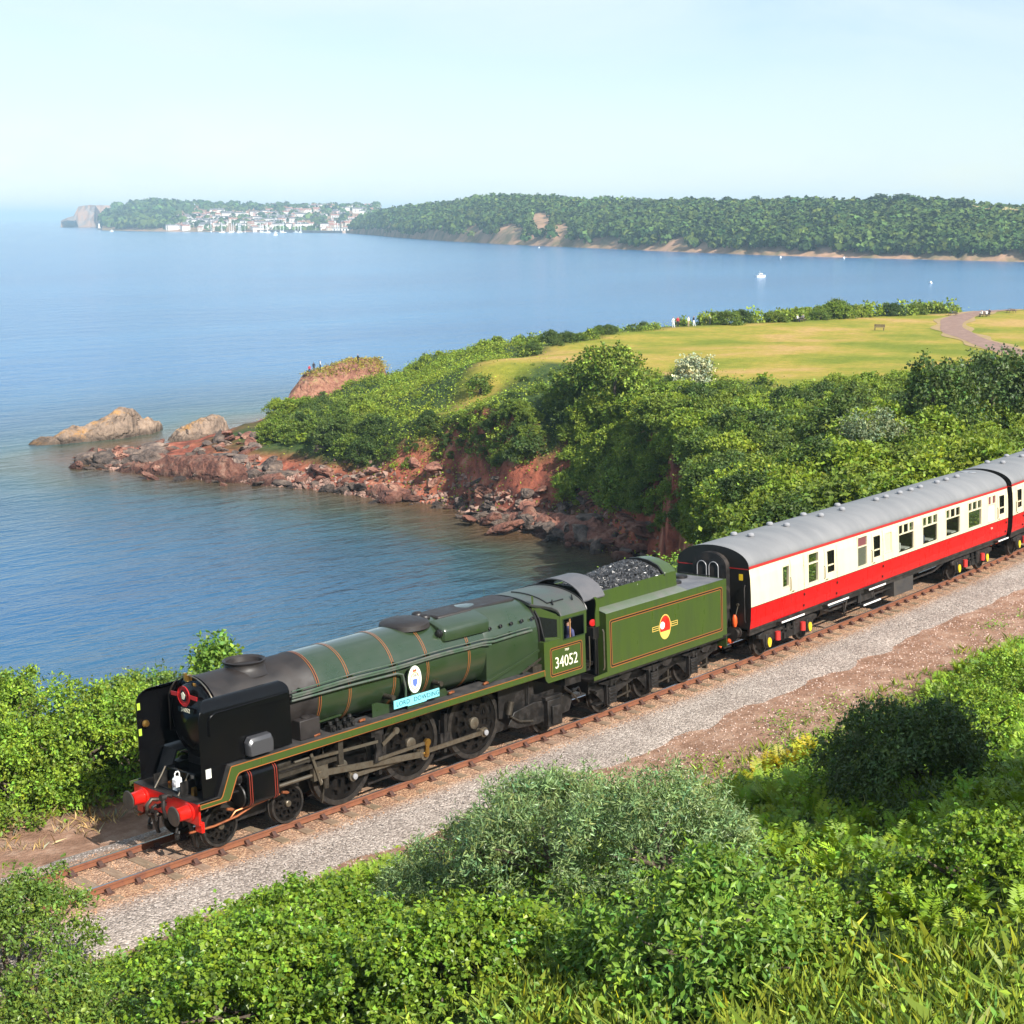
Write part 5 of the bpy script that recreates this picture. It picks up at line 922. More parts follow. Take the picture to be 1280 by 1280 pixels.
    # ends and gangways
    endp = [(-q[0], q[1]) for q in SIDE] + [(q[0], q[1]) for q in reversed(ROOF)] + [(q[0], q[1]) for q in reversed(SIDE)]
    for e, x in ((-1, x0), (1, x1)):
        eo = C(MB().prism([(q[0]*0.998, q[1]) for q in endp], x + 0.001*e, x - 0.03*e, 'yz'), 'end_wall', 'lining_black')
        gw = [(-0.62, 1.12), (0.62, 1.12), (0.62, 3.15)] + [(0.62*math.cos(a), 3.15 + 0.42*math.sin(a)) for a in np.linspace(0.2, math.pi - 0.2, 10)] + [(-0.62, 3.15)]
        go = C(MB().prism(gw, x + 0.002*e, x + 0.21*e, 'yz'), 'gangway', 'under', eo)
        for yc in (-0.17, 0.27):
            C(MB().tube([(x + 0.225*e, yc - 0.17, 1.5), (x + 0.225*e, yc - 0.17, 3.10)] + [(x + 0.225*e, yc - 0.17*math.cos(a), 3.10 + 0.17*math.sin(a)) for a in np.linspace(0.3, math.pi - 0.3, 7)] + [(x + 0.225*e, yc + 0.17, 3.10), (x + 0.225*e, yc + 0.17, 1.5)], 0.016, 6), 'gangway_frame', 'vent', eo)
        C(MB().loft([[(x + 0.004*e, y, 3.07), (x + 0.008*e, y, 3.07), (x + 0.008*e, y, 3.10), (x + 0.004*e, y, 3.10)] for y in (-1.30, 1.30)]), 'end_line', bpy.data.materials['gutter_red'], eo)
        C(MB().prism([(-1.10, 2.72), (-0.96, 2.72), (-0.96, 2.92), (-1.10, 2.92)], x + 0.003*e, x + 0.008*e, 'yz'), 'notice', 'yellow', eo)
        C(MB().tube([(x + 0.05*e, -1.2, 1.4), (x + 0.09*e, -1.2, 1.5), (x + 0.09*e, -1.2, 2.5), (x + 0.05*e, -1.2, 2.6)], 0.02, 6), 'end_handrail', 'under', eo)
        for y in (-0.87, 0.87): C(MB().lathe([(0, 0.17), (0.04, 0.17), (0.05, 0.11), (0.30, 0.10), (0.31, 0.22), (0.36, 0.24), (0.37, 0)] if e < 0 or True else [], (x + 0.002*e, y, 1.05), (e, 0, 0), 20, True, False), 'buffer', 'under', eo)
        C(MB().bar((x + 0.06*e, -0.95, 1.95), (x + 0.14*e, -0.86, 1.45), 0.025, 0.025).lathe([(0, 0.045), (0.05, 0.05)], (x + 0.06*e, -0.95, 1.95), (e, 0, 0), 10), 'valve_handle', 'steel', eo)
        C(MB().lathe([(0, 0.05), (0.12, 0.085), (0.28, 0.08), (0.38, 0.04)], (x + 0.14*e, -0.86, 1.25), (0, 0, 1), 12), 'air_hose_cover', mat('hose_orange', (0.72, 0.09, 0.015), 0.45) if 'hose_orange' not in bpy.data.materials else bpy.data.materials['hose_orange'], eo)
        C(MB().tube([(x + 0.12*e, -0.5, 1.0), (x + 0.3*e, -0.52, 0.85), (x + 0.42*e, -0.5, 0.6), (x + 0.5*e, -0.4, 0.75)], 0.04, 8).lathe([(0, 0.09), (0.16, 0.11), (0.22, 0.05)], (x + 0.18*e, -0.75, 0.80), (e, -0.3, 0.3), 12), 'heating_hose', bpy.data.materials['hose_orange'], eo)
        C(MB().tube([(x + 0.1*e, 0.3, 1.0), (x + 0.35*e, 0.3, 0.7), (x + 0.55*e, 0.25, 0.6)], 0.05, 8).box(min(x, x + 0.3*e), max(x, x + 0.3*e), -0.05, 0.05, 0.95, 1.1), 'coupling', 'under', eo)
    C(MB().box(x0 + 0.05, x1 - 0.05, -1.25, 1.25, 1.20, 1.27), 'floor', 'under')
    inn = MB().box(x0 + 0.2, x1 - 0.2, 0.42, 0.46, 1.27, 3.2)
    C(inn, 'corridor_partition', 'wood')
    for x in np.arange(sref + 0.2, x1 - 1.2, 1.95):
        C(MB().box(x, x + 0.14, -1.2, 0.4, 1.27, 2.35), 'seat', 'seat')
    for x in np.arange(sref + 1.0, x1 - 1.6, 1.95): C(MB().box(x, x + 0.55, -1.22, -0.35, 1.98, 2.02), 'table', 'white')
    # bogies
    for bx in (sref - 7.085, sref + 7.085):
        bo = C(MB().box(bx - 1.7, bx + 1.7, -0.55, 0.55, 0.55, 0.82), 'bogie', 'under')
        for sg in (1, -1):
            pr = [(bx - 1.85, 0.78), (bx - 1.85, 0.66), (bx - 1.62, 0.62), (bx - 1.50, 0.32), (bx - 1.08, 0.30), (bx - 0.98, 0.50), (bx - 0.5, 0.36), (bx + 0.5, 0.36), (bx + 0.98, 0.50), (bx + 1.08, 0.30), (bx + 1.50, 0.32), (bx + 1.62, 0.62), (bx + 1.85, 0.66), (bx + 1.85, 0.78), (bx + 1.45, 0.88), (bx + 0.8, 0.84), (bx + 0.45, 0.95), (bx - 0.45, 0.95), (bx - 0.8, 0.84), (bx - 1.45, 0.88)]
            C(MB().prism(pr, -sg*0.98, -sg*1.10), 'bogie_side', 'under', bo, bevel=0.02)
            C(MB().box(bx - 0.42, bx + 0.42, min(-sg*1.1, -sg*1.17), max(-sg*1.1, -sg*1.17), 0.40, 0.60).cyl((bx - 0.2, -sg*1.16, 0.42), (bx - 0.2, -sg*1.16, 0.88), 0.07).cyl((bx + 0.2, -sg*1.16, 0.42), (bx + 0.2, -sg*1.16, 0.88), 0.07).bar((bx - 0.5, -sg*1.15, 0.7), (bx + 0.5, -sg*1.15, 0.7), 0.04, 0.05), 'bolster_spring', 'frame_black', bo)
            for e in (-1, 1):
                ax = bx + e*1.295
                C(MB().box(ax - 0.17, ax + 0.17, min(-sg*1.10, -sg*1.14), max(-sg*1.10, -sg*1.14), 0.28, 0.74), 'axlebox', 'frame_black', bo, bevel=0.02)
                ovl = [(ax + 0.105*math.cos(a), 0.46 + 0.155*math.sin(a)) for a in np.linspace(0, 2*math.pi, 20, endpoint=False)]
                C(MB().prism(ovl, -sg*1.14, -sg*1.17), 'axlebox_cover', 'yellow', bo)
                qx = bx + e*0.80; C(MB().lathe([(0, 0.10), (0.28, 0.10)], (qx, -sg*1.15, 0.44), (0, 0, 1), 14), 'damper', mat('spring_red', (0.5, 0.03, 0.025), 0.5) if 'spring_red' not in bpy.data.materials else bpy.data.materials['spring_red'], bo)
        for ax in (bx - 1.295, bx + 1.295):
            for nr in (1, 0):
                w = link('carriage_wheel', WC[1], M['under'], bo, loc=(ax - sref, -0.815 if nr else 0.815, 0.457), rot=(0, ax, 0 if nr else math.pi))
            for nr in (1, 0): link('tyre', WC[0], M['tyre'], bo, loc=(ax - sref, -0.815 if nr else 0.815, 0.457), rot=(0, ax, 0 if nr else math.pi))
    return CA
def clear_glass(name, tintc, mixf):
    m = bpy.data.materials.new(name); m.use_nodes = True; t = m.node_tree; L = t.links
    t.nodes.remove(t.nodes['Principled BSDF']); gl = t.nodes.new('ShaderNodeBsdfGlossy'); gl.inputs['Roughness'].default_value = 0.03
    tr = t.nodes.new('ShaderNodeBsdfTransparent'); tr.inputs[0].default_value = c4(tintc); df = t.nodes.new('ShaderNodeBsdfDiffuse'); df.inputs[0].default_value = (0.25, 0.27, 0.2, 1)
    fr = t.nodes.new('ShaderNodeFresnel'); fr.inputs['IOR'].default_value = 1.5
    m0 = t.nodes.new('ShaderNodeMixShader'); m0.inputs[0].default_value = mixf; L.new(tr.outputs[0], m0.inputs[1]); L.new(df.outputs[0], m0.inputs[2])
    m1 = t.nodes.new('ShaderNodeMixShader'); L.new(fr.outputs[0], m1.inputs[0]); L.new(m0.outputs[0], m1.inputs[1]); L.new(gl.outputs[0], m1.inputs[2]); L.new(m1.outputs[0], t.nodes['Material Output'].inputs[0])
    return m
M['glass_clear'] = clear_glass('carriage_glass', (0.62, 0.66, 0.62), 0.02); M['glass_haze'] = clear_glass('misted_glass', (0.5, 0.52, 0.45), 0.35)
S1 = 29.747
wins1 = [(21.83, 22.27, 2.14, 2.87, 'one'), (23.47, 24.16, 1.99, 3.01, 'two'), (24.76, 25.22, 2.16, 2.88, 'door'), (26.85, 27.55, 1.97, 3.03, 'brown'), (28.04, 28.51, 2.14, 2.87, 'door'), (28.90, 29.41, 2.14, 2.88, 'blank'),
         (29.92, 31.14, 1.96, 3.0, 'big'), (31.86, 33.10, 1.96, 3.0, 'big'), (33.83, 35.06, 1.96, 3.0, 'big'), (35.80, 37.04, 1.96, 3.0, 'big'), (37.65, 38.37, 1.96, 3.0, 'lav'), (38.75, 39.20, 2.14, 2.87, 'door')]
CA1 = carriage(S1, 'red and cream carriage coupled directly behind the green tender', wins1, [(22.36, 23.2, 1.22), (24.58, 25.40, 1.22), (27.92, 28.73, 1.20), (38.58, 39.40, 1.22)])
me = text_mesh('7293', 0.10, 0.002); link('lettering', me, M['cream_letter'], CA1, loc=(38.0 - S1, -1.383, 1.68), rot=(math.pi/2, 0, 0))
S2 = S1 + 19.66 + 0.46
wins2 = [(S2 - 9.28, S2 - 8.83, 2.14, 2.87, 'door'), (S2 - 8.4, S2 - 7.7, 1.96, 3.0, 'lav')] + [(S2 - 7.2 + 1.97*k, S2 - 5.96 + 1.97*k, 1.96, 3.0, 'big') for k in range(8)] + [(S2 + 8.83, S2 + 9.28, 2.14, 2.87, 'door')]
CA2 = carriage(S2, 'red and cream carriage coupled behind the first carriage', wins2, [(S2 - 9.45, S2 - 8.62, 1.22), (S2 + 8.62, S2 + 9.45, 1.22)])
# ------------------------------------------------------------------ plants
def unit(a): return a/(np.linalg.norm(a, axis=-1, keepdims=True) + 1e-9)
def leaf_geo(p, n, d, L, W, fold=0.12):
    """one folded leaf of two triangles per point"""
    sd = unit(np.cross(n, d)); L = np.asarray(L)[:, None]; W = np.asarray(W)[:, None]
    mid = p + d*L*0.42; V = np.stack([p, mid + sd*W*0.5 + n*W*fold, p + d*L, mid - sd*W*0.5 + n*W*fold], 1)
    k = 4*np.arange(len(p))[:, None, None]; F = (np.array([[0, 2, 1], [0, 3, 2]])[None] + k).reshape(-1, 3)
    return V.reshape(-1, 3), F
def lobes(g, K, R, low=0.12, spread=0.62):
    c = unit(g.normal(size=(K, 3)))*g.random((K, 1))**0.45*spread; c[:, 2] = np.abs(c[:, 2])*0.9 + low
    r = g.uniform(0.30, 0.52, K); c[0] = (0, 0, 0.38); r[0] = 0.58
    return c, r
def crown_pts(g, n, K, R, low=0.12, spread=0.62, thick=0.16, up=0.25):
    """points near the surface of a lumpy crown of half-size R standing on z=0; returns points and outward directions"""
    c, r = lobes(g, K, R, low, spread); P = []; N = []; have = 0
    w = r**2/np.sum(r**2)
    while have < n:
        m = n*2; k = g.choice(K, m, p=w); d = unit(g.normal(size=(m, 3)) + np.array([0, 0, up])); rad = r[k]*(1 + 0.05*g.normal(size=m) - np.abs(g.normal(size=m))*thick)
        p = c[k] + d*rad[:, None]; ok = p[:, 2] > 0.0
        for j in range(K): ok &= ~((np.linalg.norm(p - c[j], axis=1) < r[j]*0.72) & (k != j))
        P.append(p[ok]); N.append(d[ok]); have += ok.sum()
    P = np.concatenate(P)[:n]; N = np.concatenate(N)[:n]; R = np.asarray(R, float)
    return P*R, unit(N/R)
def foliage(seed, R, nleaf, L, asp=0.5, K=9, per=10, spray=None, droop=0.25, outw=0.6, low=0.12, spread=0.62, thick=0.16, var=0.22, hue=0.10, up=0.25, bumps=0, brad=0.3):
    g = np.random.default_rng(seed); nt = max(1, nleaf//per)
    if bumps:      # leaves gathered in tufts, with dark gaps between
        C, CN = crown_pts(g, bumps, K, R, low, spread, thick*0.7, up); kk = g.integers(bumps, size=nt); rr = (brad*np.exp(g.normal(size=bumps)*0.3))[kk]
        N = unit(g.normal(size=(nt, 3)) + CN[kk]*1.1 + np.array([0, 0, 0.25])); P = C[kk] + N*(rr*g.uniform(0.55, 1.05, nt))[:, None]*np.array([1, 1, 0.85])
        tb = np.exp(g.normal(size=bumps)*var*0.6)[kk]
    else: P, N = crown_pts(g, nt, K, R, low, spread, thick, up); tb = np.ones(nt)
    spray = spray or L*1.6
    P = np.repeat(P, per, 0); N = np.repeat(N, per, 0); n = len(P); t = np.tile(np.linspace(0, 1, per), nt)[:, None]
    tw = unit(np.repeat(unit(g.normal(size=(nt, 3)))*0.7, per, 0) + N*0.9)
    p = P + tw*(t - 0.5)*spray*1.6 + g.normal(size=(n, 3))*spray*0.28
    d = unit(tw*0.5 + g.normal(size=(n, 3))*0.8 + np.array([0, 0, -droop])); nr = unit(N*outw + g.normal(size=(n, 3))*0.55 + np.array([0, 0, 0.35])); nr = unit(nr - d*np.sum(nr*d, 1, keepdims=True)*0.7)
    l = L*g.uniform(0.65, 1.25, n); V, F = leaf_geo(p, nr, d, l, l*asp*g.uniform(0.8, 1.2, n))
    b = np.repeat(tb*np.exp(g.normal(size=nt)*var), per)*np.exp(g.normal(size=n)*var*0.6); h = np.repeat(g.normal(size=nt), per)*hue
    col = np.stack([b*(1 + h*1.3), b, b*(1 - h)], -1); return V, F, np.repeat(np.clip(col, 0.25, 2.5), 4, 0)
def fol_mesh(name, *a, **k):
    V, F, c = foliage(*a, **k); return np_mesh(name, V, F, False, c)
def stems_mesh(seed, R, n=6, r=0.05, top=0.75):
    g = np.random.default_rng(seed); mb = MB()
    for k in range(n):
        a = g.uniform(0, 2*math.pi); q = g.uniform(0.25, 0.75); e = Vector((R[0]*q*math.cos(a), R[1]*q*math.sin(a), R[2]*g.uniform(0.5, top)))
        m_ = e*0.5 + Vector((g.normal()*0.06*R[0], g.normal()*0.06*R[1], R[2]*0.12)); mb.tube([(0.08*math.cos(a), 0.08*math.sin(a), -0.25), m_*0.5 + Vector((0, 0, 0.1)), m_, e], [r, r*0.8, r*0.6, r*0.25], 6)
    return mb.mesh('stems')
def leaf_mat(name, col, rough=0.45, trans=0.28, spec=0.35, rand=0.0): return mat(name, col, rough, tint=True, trans=trans, spec=spec, rand=rand)
M['lf_ivy'] = leaf_mat('ivy_leaf', (0.145, 0.235, 0.022), 0.38)
M['lf_bramble'] = leaf_mat('bramble_leaf', (0.165, 0.258, 0.024), 0.5)
M['lf_willow'] = leaf_mat('willow_leaf', (0.170, 0.245, 0.088), 0.42, 0.25, 0.5)
M['lf_privet'] = leaf_mat('privet_leaf', (0.13, 0.205, 0.032), 0.4)
M['lf_elder'] = leaf_mat('elder_leaf', (0.145, 0.25, 0.034), 0.45)
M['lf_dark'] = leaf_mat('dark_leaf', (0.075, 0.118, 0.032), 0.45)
M['lf_bright'] = leaf_mat('scrub_leaf_bright', (0.185, 0.25, 0.022), 0.55, rand=0.16)
M['lf_mid'] = leaf_mat('scrub_leaf_mid', (0.125, 0.18, 0.02), 0.55, rand=0.2)
M['lf_deep'] = leaf_mat('scrub_leaf_deep', (0.07, 0.112, 0.02), 0.55, rand=0.2)
M['lf_grey'] = leaf_mat('scrub_leaf_grey', (0.17, 0.21, 0.11), 0.55)
M['blossom'] = leaf_mat('white_blossom', (0.34, 0.37, 0.23), 0.6, 0.15)
M['fern'] = leaf_mat('fern_frond', (0.195, 0.3, 0.02), 0.5, 0.32)
M['fern_yellow'] = leaf_mat('fern_yellow', (0.42, 0.38, 0.025), 0.5, 0.3)
M['grass_blade'] = leaf_mat('grass_blade', (0.22, 0.3, 0.042), 0.5, 0.3)
M['dry_grass'] = leaf_mat('dry_grass', (0.36, 0.27, 0.13), 0.6, 0.2)
def ground_at(px, py, t0=6.0):
    d = ray(px, py); t = np.arange(t0, 420, 0.25); P = CAM + t[:, None]*d; h = H(P[:, 0], P[:, 1]); i = np.argmax(P[:, 2] < h); return P[i]
def plant(name, fol, mat_, stem, loc, rotz=0, scale=1.0, **k):
    o = empty(name, loc, (0, 0, rotz), **k); o.scale = scale if hasattr(scale, '__len__') else (scale,)*3
    link('foliage', fol, mat_, o)
    if stem is not None: link('stems', stem, M['bark'], o)
    return o
# --- scrub on the headland: a few crowns, copied
PROTO = {}
for kind, R, L, asp, mt in (('bright', (1.9, 1.9, 2.1), 0.30, 0.7, 'lf_bright'), ('mid', (2.0, 2.0, 2.3), 0.27, 0.7, 'lf_mid'), ('deep', (2.1, 2.0, 2.5), 0.26, 0.7, 'lf_deep')):
    PROTO[kind] = [(fol_mesh('foliage', 40 + k*7 + len(kind), R, 4800, L*0.74, asp, K=9 + k, per=6, spray=0.2, thick=0.18, var=0.14, hue=0.07, bumps=48, brad=0.5), M[mt]) for k in range(3)]
PSTEM = stems_mesh(3, (1.6, 1.6, 2.0), 5, 0.07)
def pix(P):
    d = np.asarray(P, float) - CAM; z = d@FW; return 640 + FPX*(d@RT)/z, 640 - FPX*(d@UP)/z
g = np.random.default_rng(5); cand = []
for r in np.arange(-60, 112, 2.9):
    for d in np.arange(60, 345, 2.9): cand.append(RD(r + g.uniform(-1.3, 1.3), d + g.uniform(-1.3, 1.3)))
cand = np.array(cand); nA_ = len(cand); extra = []
for r in np.arange(-60, -2, 1.75):                       # closer planting on the low slope of the point
    for d in np.arange(150, 262, 2.1): extra.append(RD(r + g.uniform(-0.9, 0.9), d + g.uniform(-0.9, 0.9)))
cand = np.concatenate([cand, extra]); nB_ = len(cand)
# and on the cliff face itself: follow sight lines down to it
qx, qy = np.meshgrid(np.arange(300, 905, 11.0), np.arange(486, 690, 9.0)); qx = qx.ravel() + g.uniform(-5, 5, qx.size); qy = qy.ravel() + g.uniform(-4, 4, qy.size)
dr = FW + RT*((qx - 640)/FPX)[:, None] + UP*((640 - qy)/FPX)[:, None]; tt = np.arange(84, 215, 0.6); hit = np.full((len(qx), 2), np.nan); done = np.zeros(len(qx), bool)
for t in tt:
    P = CAM + t*dr[~done]; below = P[:, 2] < H(P[:, 0], P[:, 1]); ii = np.where(~done)[0][below]; hit[ii] = P[below][:, :2]; done[ii] = True
cand = np.concatenate([cand, hit[done]])
x, y = cand.T; z = H(x, y); s_, v_ = to_sv(x, y); src = np.concatenate([np.zeros(nA_, int), np.ones(nB_ - nA_, int), np.full(len(cand) - nB_, 2)])
sl = np.hypot(H(x + 0.8, y) - H(x - 0.8, y), H(x, y + 0.8) - H(x, y - 0.8))/1.6
inF = inside(x, y, FIELD); dF = seg_dist(x, y, FIELD); dP = seg_dist(x, y, [tuple(q) for q in _q], False)
ok = inside(x, y, SHORE) & (z > SEA + 1.9 + 1.8*fbm(x*0.2, y*0.2, 31)) & ~(inF & (dF > 0.2)) & (dP > 5) & ~((s_ < 115) & (v_ > -4.5)) & ((src < 2) | ((sl > 0.75) & (g.random(len(x)) < 0.72)))
pxs = np.array([pix((a, b, c + 0.8)) for a, b, c in zip(x, y, z)]); u, w = pxs.T
ok &= (u > -40) & (u < 1330) & ~((np.hypot(x - CAM[0], y - CAM[1]) < 88) & (u < 935))
bare = np.zeros(len(x), bool)
for bx, by, ax, ay in ((592, 600, 58, 32), (684, 548, 23, 70), (662, 602, 40, 34), (405, 566, 9, 20), (612, 505, 6, 20), (375, 562, 12, 16), (690, 628, 60, 16), (862, 682, 30, 24), (500, 618, 60, 14), (400, 602, 70, 12)): bare |= ((u - bx)/ax)**2 + ((w - by)/ay)**2 < 1
ok &= ~bare
far_side = (dF < 16) & (w < 440) & (u > 640)          # belt beyond the field
idx = np.where(ok)[0]
size = 0.45 + 0.75*fbm(x*0.09, y*0.09, 90) + 0.30*g.random(len(x))
size = np.where(src == 1, 0.30 + 0.22*g.random(len(x)) + 0.25*fbm(x*0.15, y*0.15, 66), np.where(src == 2, 0.30 + 0.40*g.random(len(x)), size))
size = np.where((u < 600) & (w < 500) & (src == 0), size*0.6, size); size = np.where((dF < 5) & ~far_side & (src == 0), size*0.75, size)
front = (u > 480) & (u < 1000) & (dF < 12) & ~far_side & ~inF; size = np.where(front, np.minimum(size, 0.30 + 0.022*dF + 0.1*g.random(len(x))), size)
tip = (u > 470) & (u < 760) & (dF < 16) & (w > 425); size = np.where(tip & ~inF & (w > 440), np.minimum(size, 0.16 + 0.020*dF + 0.06*g.random(len(x))), size)
size = np.where((u < 640) & (w < 505), size*0.62, size)
size = np.where(far_side, (0.40 + 0.45*sstep(820, 920, u))*(0.7 + 1.1*fbm(x*0.07, y*0.07, 18)**1.5*1.4), size)
kindn = fbm(x*0.06 + 9, y*0.06, 12)*0.75 + 0.25*g.random(len(x)); kindn = np.where(src > 0, kindn - 0.05, kindn)
order = idx[np.argsort(-size[idx]/np.hypot(x[idx] - CAM[0], y[idx] - CAM[1]))]
LOOK = {'bright': ('bramble_shrub', 'bright green rounded shrub'), 'mid': ('hawthorn_shrub', 'mid green bushy shrub'), 'deep': ('holly_shrub', 'very dark green dense shrub')}
WHERE = {'belt': 'in the belt along the seaward edge of the dry field', 'edge': 'close to the landward edge of the dry field', 'cliff': 'clinging to the red cliff face above the cove', 'point': 'on the low sloping point beside the rocks', 'rail': 'on the slope between the carriages and the field', 'mid': 'on top of the cliff between cove and field'}
cnt = {}; rest = []
for i in order:
    kd = 'bright' if kindn[i] < 0.50 else ('mid' if kindn[i] < 0.63 else 'deep')
    dist = math.hypot(x[i] - CAM[0], y[i] - CAM[1])
    wh = 'belt' if far_side[i] else 'cliff' if sl[i] > 1.0 else 'edge' if dF[i] < 9 else 'point' if u[i] < 560 else 'rail' if dist < 140 else 'mid'
    key = kd + wh
    if cnt.get(kd, 0) >= 290: rest.append((i, kd)); continue
    cnt[kd] = cnt.get(kd, 0) + 1; nm, lk = LOOK[kd]; fm, mt = PROTO[kd][int(g.integers(3))]; sc = size[i]
    plant(nm, fm, mt, PSTEM if size[i] > 0.9 else None, (x[i], y[i], z[i] - 0.25*min(sc, 1)), g.uniform(0, 6.28), (sc*g.uniform(0.9, 1.25), sc*g.uniform(0.9, 1.25), sc*g.uniform(0.8, 1.1)), label=lk + ' ' + WHERE[wh], cat='shrub', group=lk + 's ' + WHERE[wh])
# the smaller growth that reads as one mass: same crowns with fewer, larger leaves, joined
SM = [foliage(60 + k, (1.9, 1.9, 2.1), 224, 0.52, 0.75, K=8, per=4, spray=0.4, thick=0.2, var=0.18, hue=0.07, bumps=22, brad=0.55) for k in range(4)]
KCOL = {'bright': (0.185, 0.250, 0.022), 'mid': (0.125, 0.180, 0.020), 'deep': (0.070, 0.112, 0.020)}
Vs, Fs, Cs, off = [], [], [], 0
for i, kd in rest:
    V, F, c = SM[int(g.integers(4))]; a = g.uniform(0, 6.28); sc = size[i]*np.array([g.uniform(0.9, 1.25), g.uniform(0.9, 1.25), g.uniform(0.8, 1.1)]); q = V*sc; q = np.stack([q[:, 0]*math.cos(a) - q[:, 1]*math.sin(a), q[:, 0]*math.sin(a) + q[:, 1]*math.cos(a), q[:, 2]], -1) + np.array([x[i], y[i], z[i] - 0.2])
    Vs.append(q); Fs.append(F + off); off += len(V); Cs.append(c*np.array(KCOL[kd])*g.uniform(0.8, 1.2))
M['lf_scrub'] = leaf_mat('scrub_mass_leaf', (1, 1, 1), 0.55)
link('headland_scrub', np_mesh('headland_scrub', np.concatenate(Vs), np.concatenate(Fs), False, np.concatenate(Cs)), M['lf_scrub'], kind='stuff', label='mass of low green scrub covering the headland between its larger shrubs', cat='scrub')
# low leafy cover between the shrubs
def cover(name, pts, L, n_each, seed, mt, label, cat, h=0.5, spreadr=1.2, asp=0.6):
    g = np.random.default_rng(seed); p = np.repeat(np.asarray(pts), n_each, 0); n = len(p); o = g.normal(size=(n, 2))*spreadr; p = p.copy(); p[:, 0] += o[:, 0]; p[:, 1] += o[:, 1]
    p[:, 2] = H(p[:, 0], p[:, 1]) + g.random(n)**1.4*h*(0.4 + 1.2*fbm(p[:, 0]*0.8/max(spreadr, .3), p[:, 1]*0.8/max(spreadr, .3), seed))
    d = unit(g.normal(size=(n, 3))*np.array([1, 1, 0.5]) + np.array([0, 0, 0.15])); nr = unit(g.normal(size=(n, 3))*0.5 + np.array([0, 0, 0.9])); nr = unit(nr - d*np.sum(nr*d, 1, keepdims=True)*0.8)
    l = L*g.uniform(0.6, 1.3, n); V, F = leaf_geo(p, nr, d, l, l*asp)
    b = np.exp(g.normal(size=n)*0.3)*(0.7 + 0.6*fbm(p[:, 0]*0.5, p[:, 1]*0.5, seed + 3)); hh = g.normal(size=n)*0.1 + 0.5*(fbm(p[:, 0]*0.21, p[:, 1]*0.21, seed + 4) - 0.5)
    return link(name, np_mesh(name, V, F, False, np.repeat(np.clip(np.stack([b*(1 + hh), b, b*(1 - hh)], -1), 0.2, 3), 4, 0)), M[mt], kind='stuff', label=label, cat=cat)
pts = np.stack([x[idx], y[idx], z[idx]], -1)
cover('headland_undergrowth', pts, 0.28, 26, 71, 'lf_bright', 'low green undergrowth between the shrubs of the headland', 'undergrowth', 0.9, 1.5)

# --- individual trees and bushes that stand out on the headland
def stand(name, px, py, R, n, L, asp, mt, seed, label, cat='tree', trunk=True, low=0.2, **k):
    p = ground_at(px, py, 84); o = empty(name, (p[0], p[1], p[2] - 0.2), (0, 0, seed), label=label, cat=cat)
    link('crown' if trunk else 'foliage', fol_mesh('crown', seed, R, n, L, asp, K=k.pop('K', 12), per=6, spray=k.pop('spray', 0.4), low=low, thick=0.2, var=0.3, bumps=k.pop('bumps', int(14*R[0]*R[2])), brad=k.pop('brad', 0.62), **k), M[mt], o)
    if trunk: MB().tube([(0, 0, -0.6), (0.1, 0, R[2]*0.25), (0, 0.1, R[2]*0.55), (0.15, 0, R[2]*0.8)], [0.26, 0.2, 0.14, 0.05], 8).build('trunk', M['bark'], o)
    else: link('stems', stems_mesh(seed, R, 6, 0.06), M['bark'], o)
    return o
stand('sycamore_tree', 768, 512, (4.4, 3.8, 6.6), 7000, 0.34, 0.75, 'lf_mid', 701, 'tall rounded tree at the cliff edge rising above the field line')
stand('sycamore_tree', 725, 508, (3.2, 3.0, 4.6), 4000, 0.33, 0.75, 'lf_mid', 702, 'smaller rounded tree leaning against the tallest tree at the cliff edge')
stand('elder_bush', 868, 478, (2.9, 2.4, 2.9), 3600, 0.26, 0.8, 'blossom', 703, 'bush covered in creamy white blossom at the field edge', 'shrub', False)
stand('hawthorn_tree', 1165, 560, (3.0, 2.8, 6.2), 7000, 0.26, 0.7, 'lf_deep', 704, 'tall dark tree standing between grey-green bush and evergreen clump')
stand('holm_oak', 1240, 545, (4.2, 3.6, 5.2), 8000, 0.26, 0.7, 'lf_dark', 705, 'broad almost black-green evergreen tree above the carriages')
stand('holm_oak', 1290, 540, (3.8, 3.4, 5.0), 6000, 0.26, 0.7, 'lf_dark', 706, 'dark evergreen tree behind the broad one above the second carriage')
stand('sallow_bush', 1088, 582, (2.6, 2.3, 2.9), 6000, 0.22, 0.4, 'lf_grey', 707, 'pale grey-green rounded bush above the carriage roof', 'shrub', False, spray=0.3)
stand('hawthorn_tree', 600, 492, (1.5, 1.4, 2.2), 1800, 0.26, 0.7, 'lf_mid', 708, 'small round tree at the narrow tip of the dry field', low=0.1)
stand('hawthorn_tree', 1060, 545, (2.6, 2.4, 4.0), 4200, 0.27, 0.7, 'lf_deep', 709, 'dark tree just uphill of the pale grey-green bush')
stand('bramble_mound', 1170, 612, (4.2, 3.2, 2.0), 6500, 0.24, 0.6, 'lf_bright', 710, 'wide bright yellow-green bramble mound just behind the carriage roof', 'shrub', False)
stand('bramble_mound', 1070, 628, (3.8, 3.0, 2.2), 6500, 0.24, 0.6, 'lf_bright', 711, 'bright yellow-green bramble mound below the grey-green bush', 'shrub', False)
stand('bramble_mound', 975, 640, (3.4, 3.0, 2.4), 5500, 0.24, 0.6, 'lf_bright', 712, 'bright green bramble mound behind the roof of the first carriage', 'shrub', False)
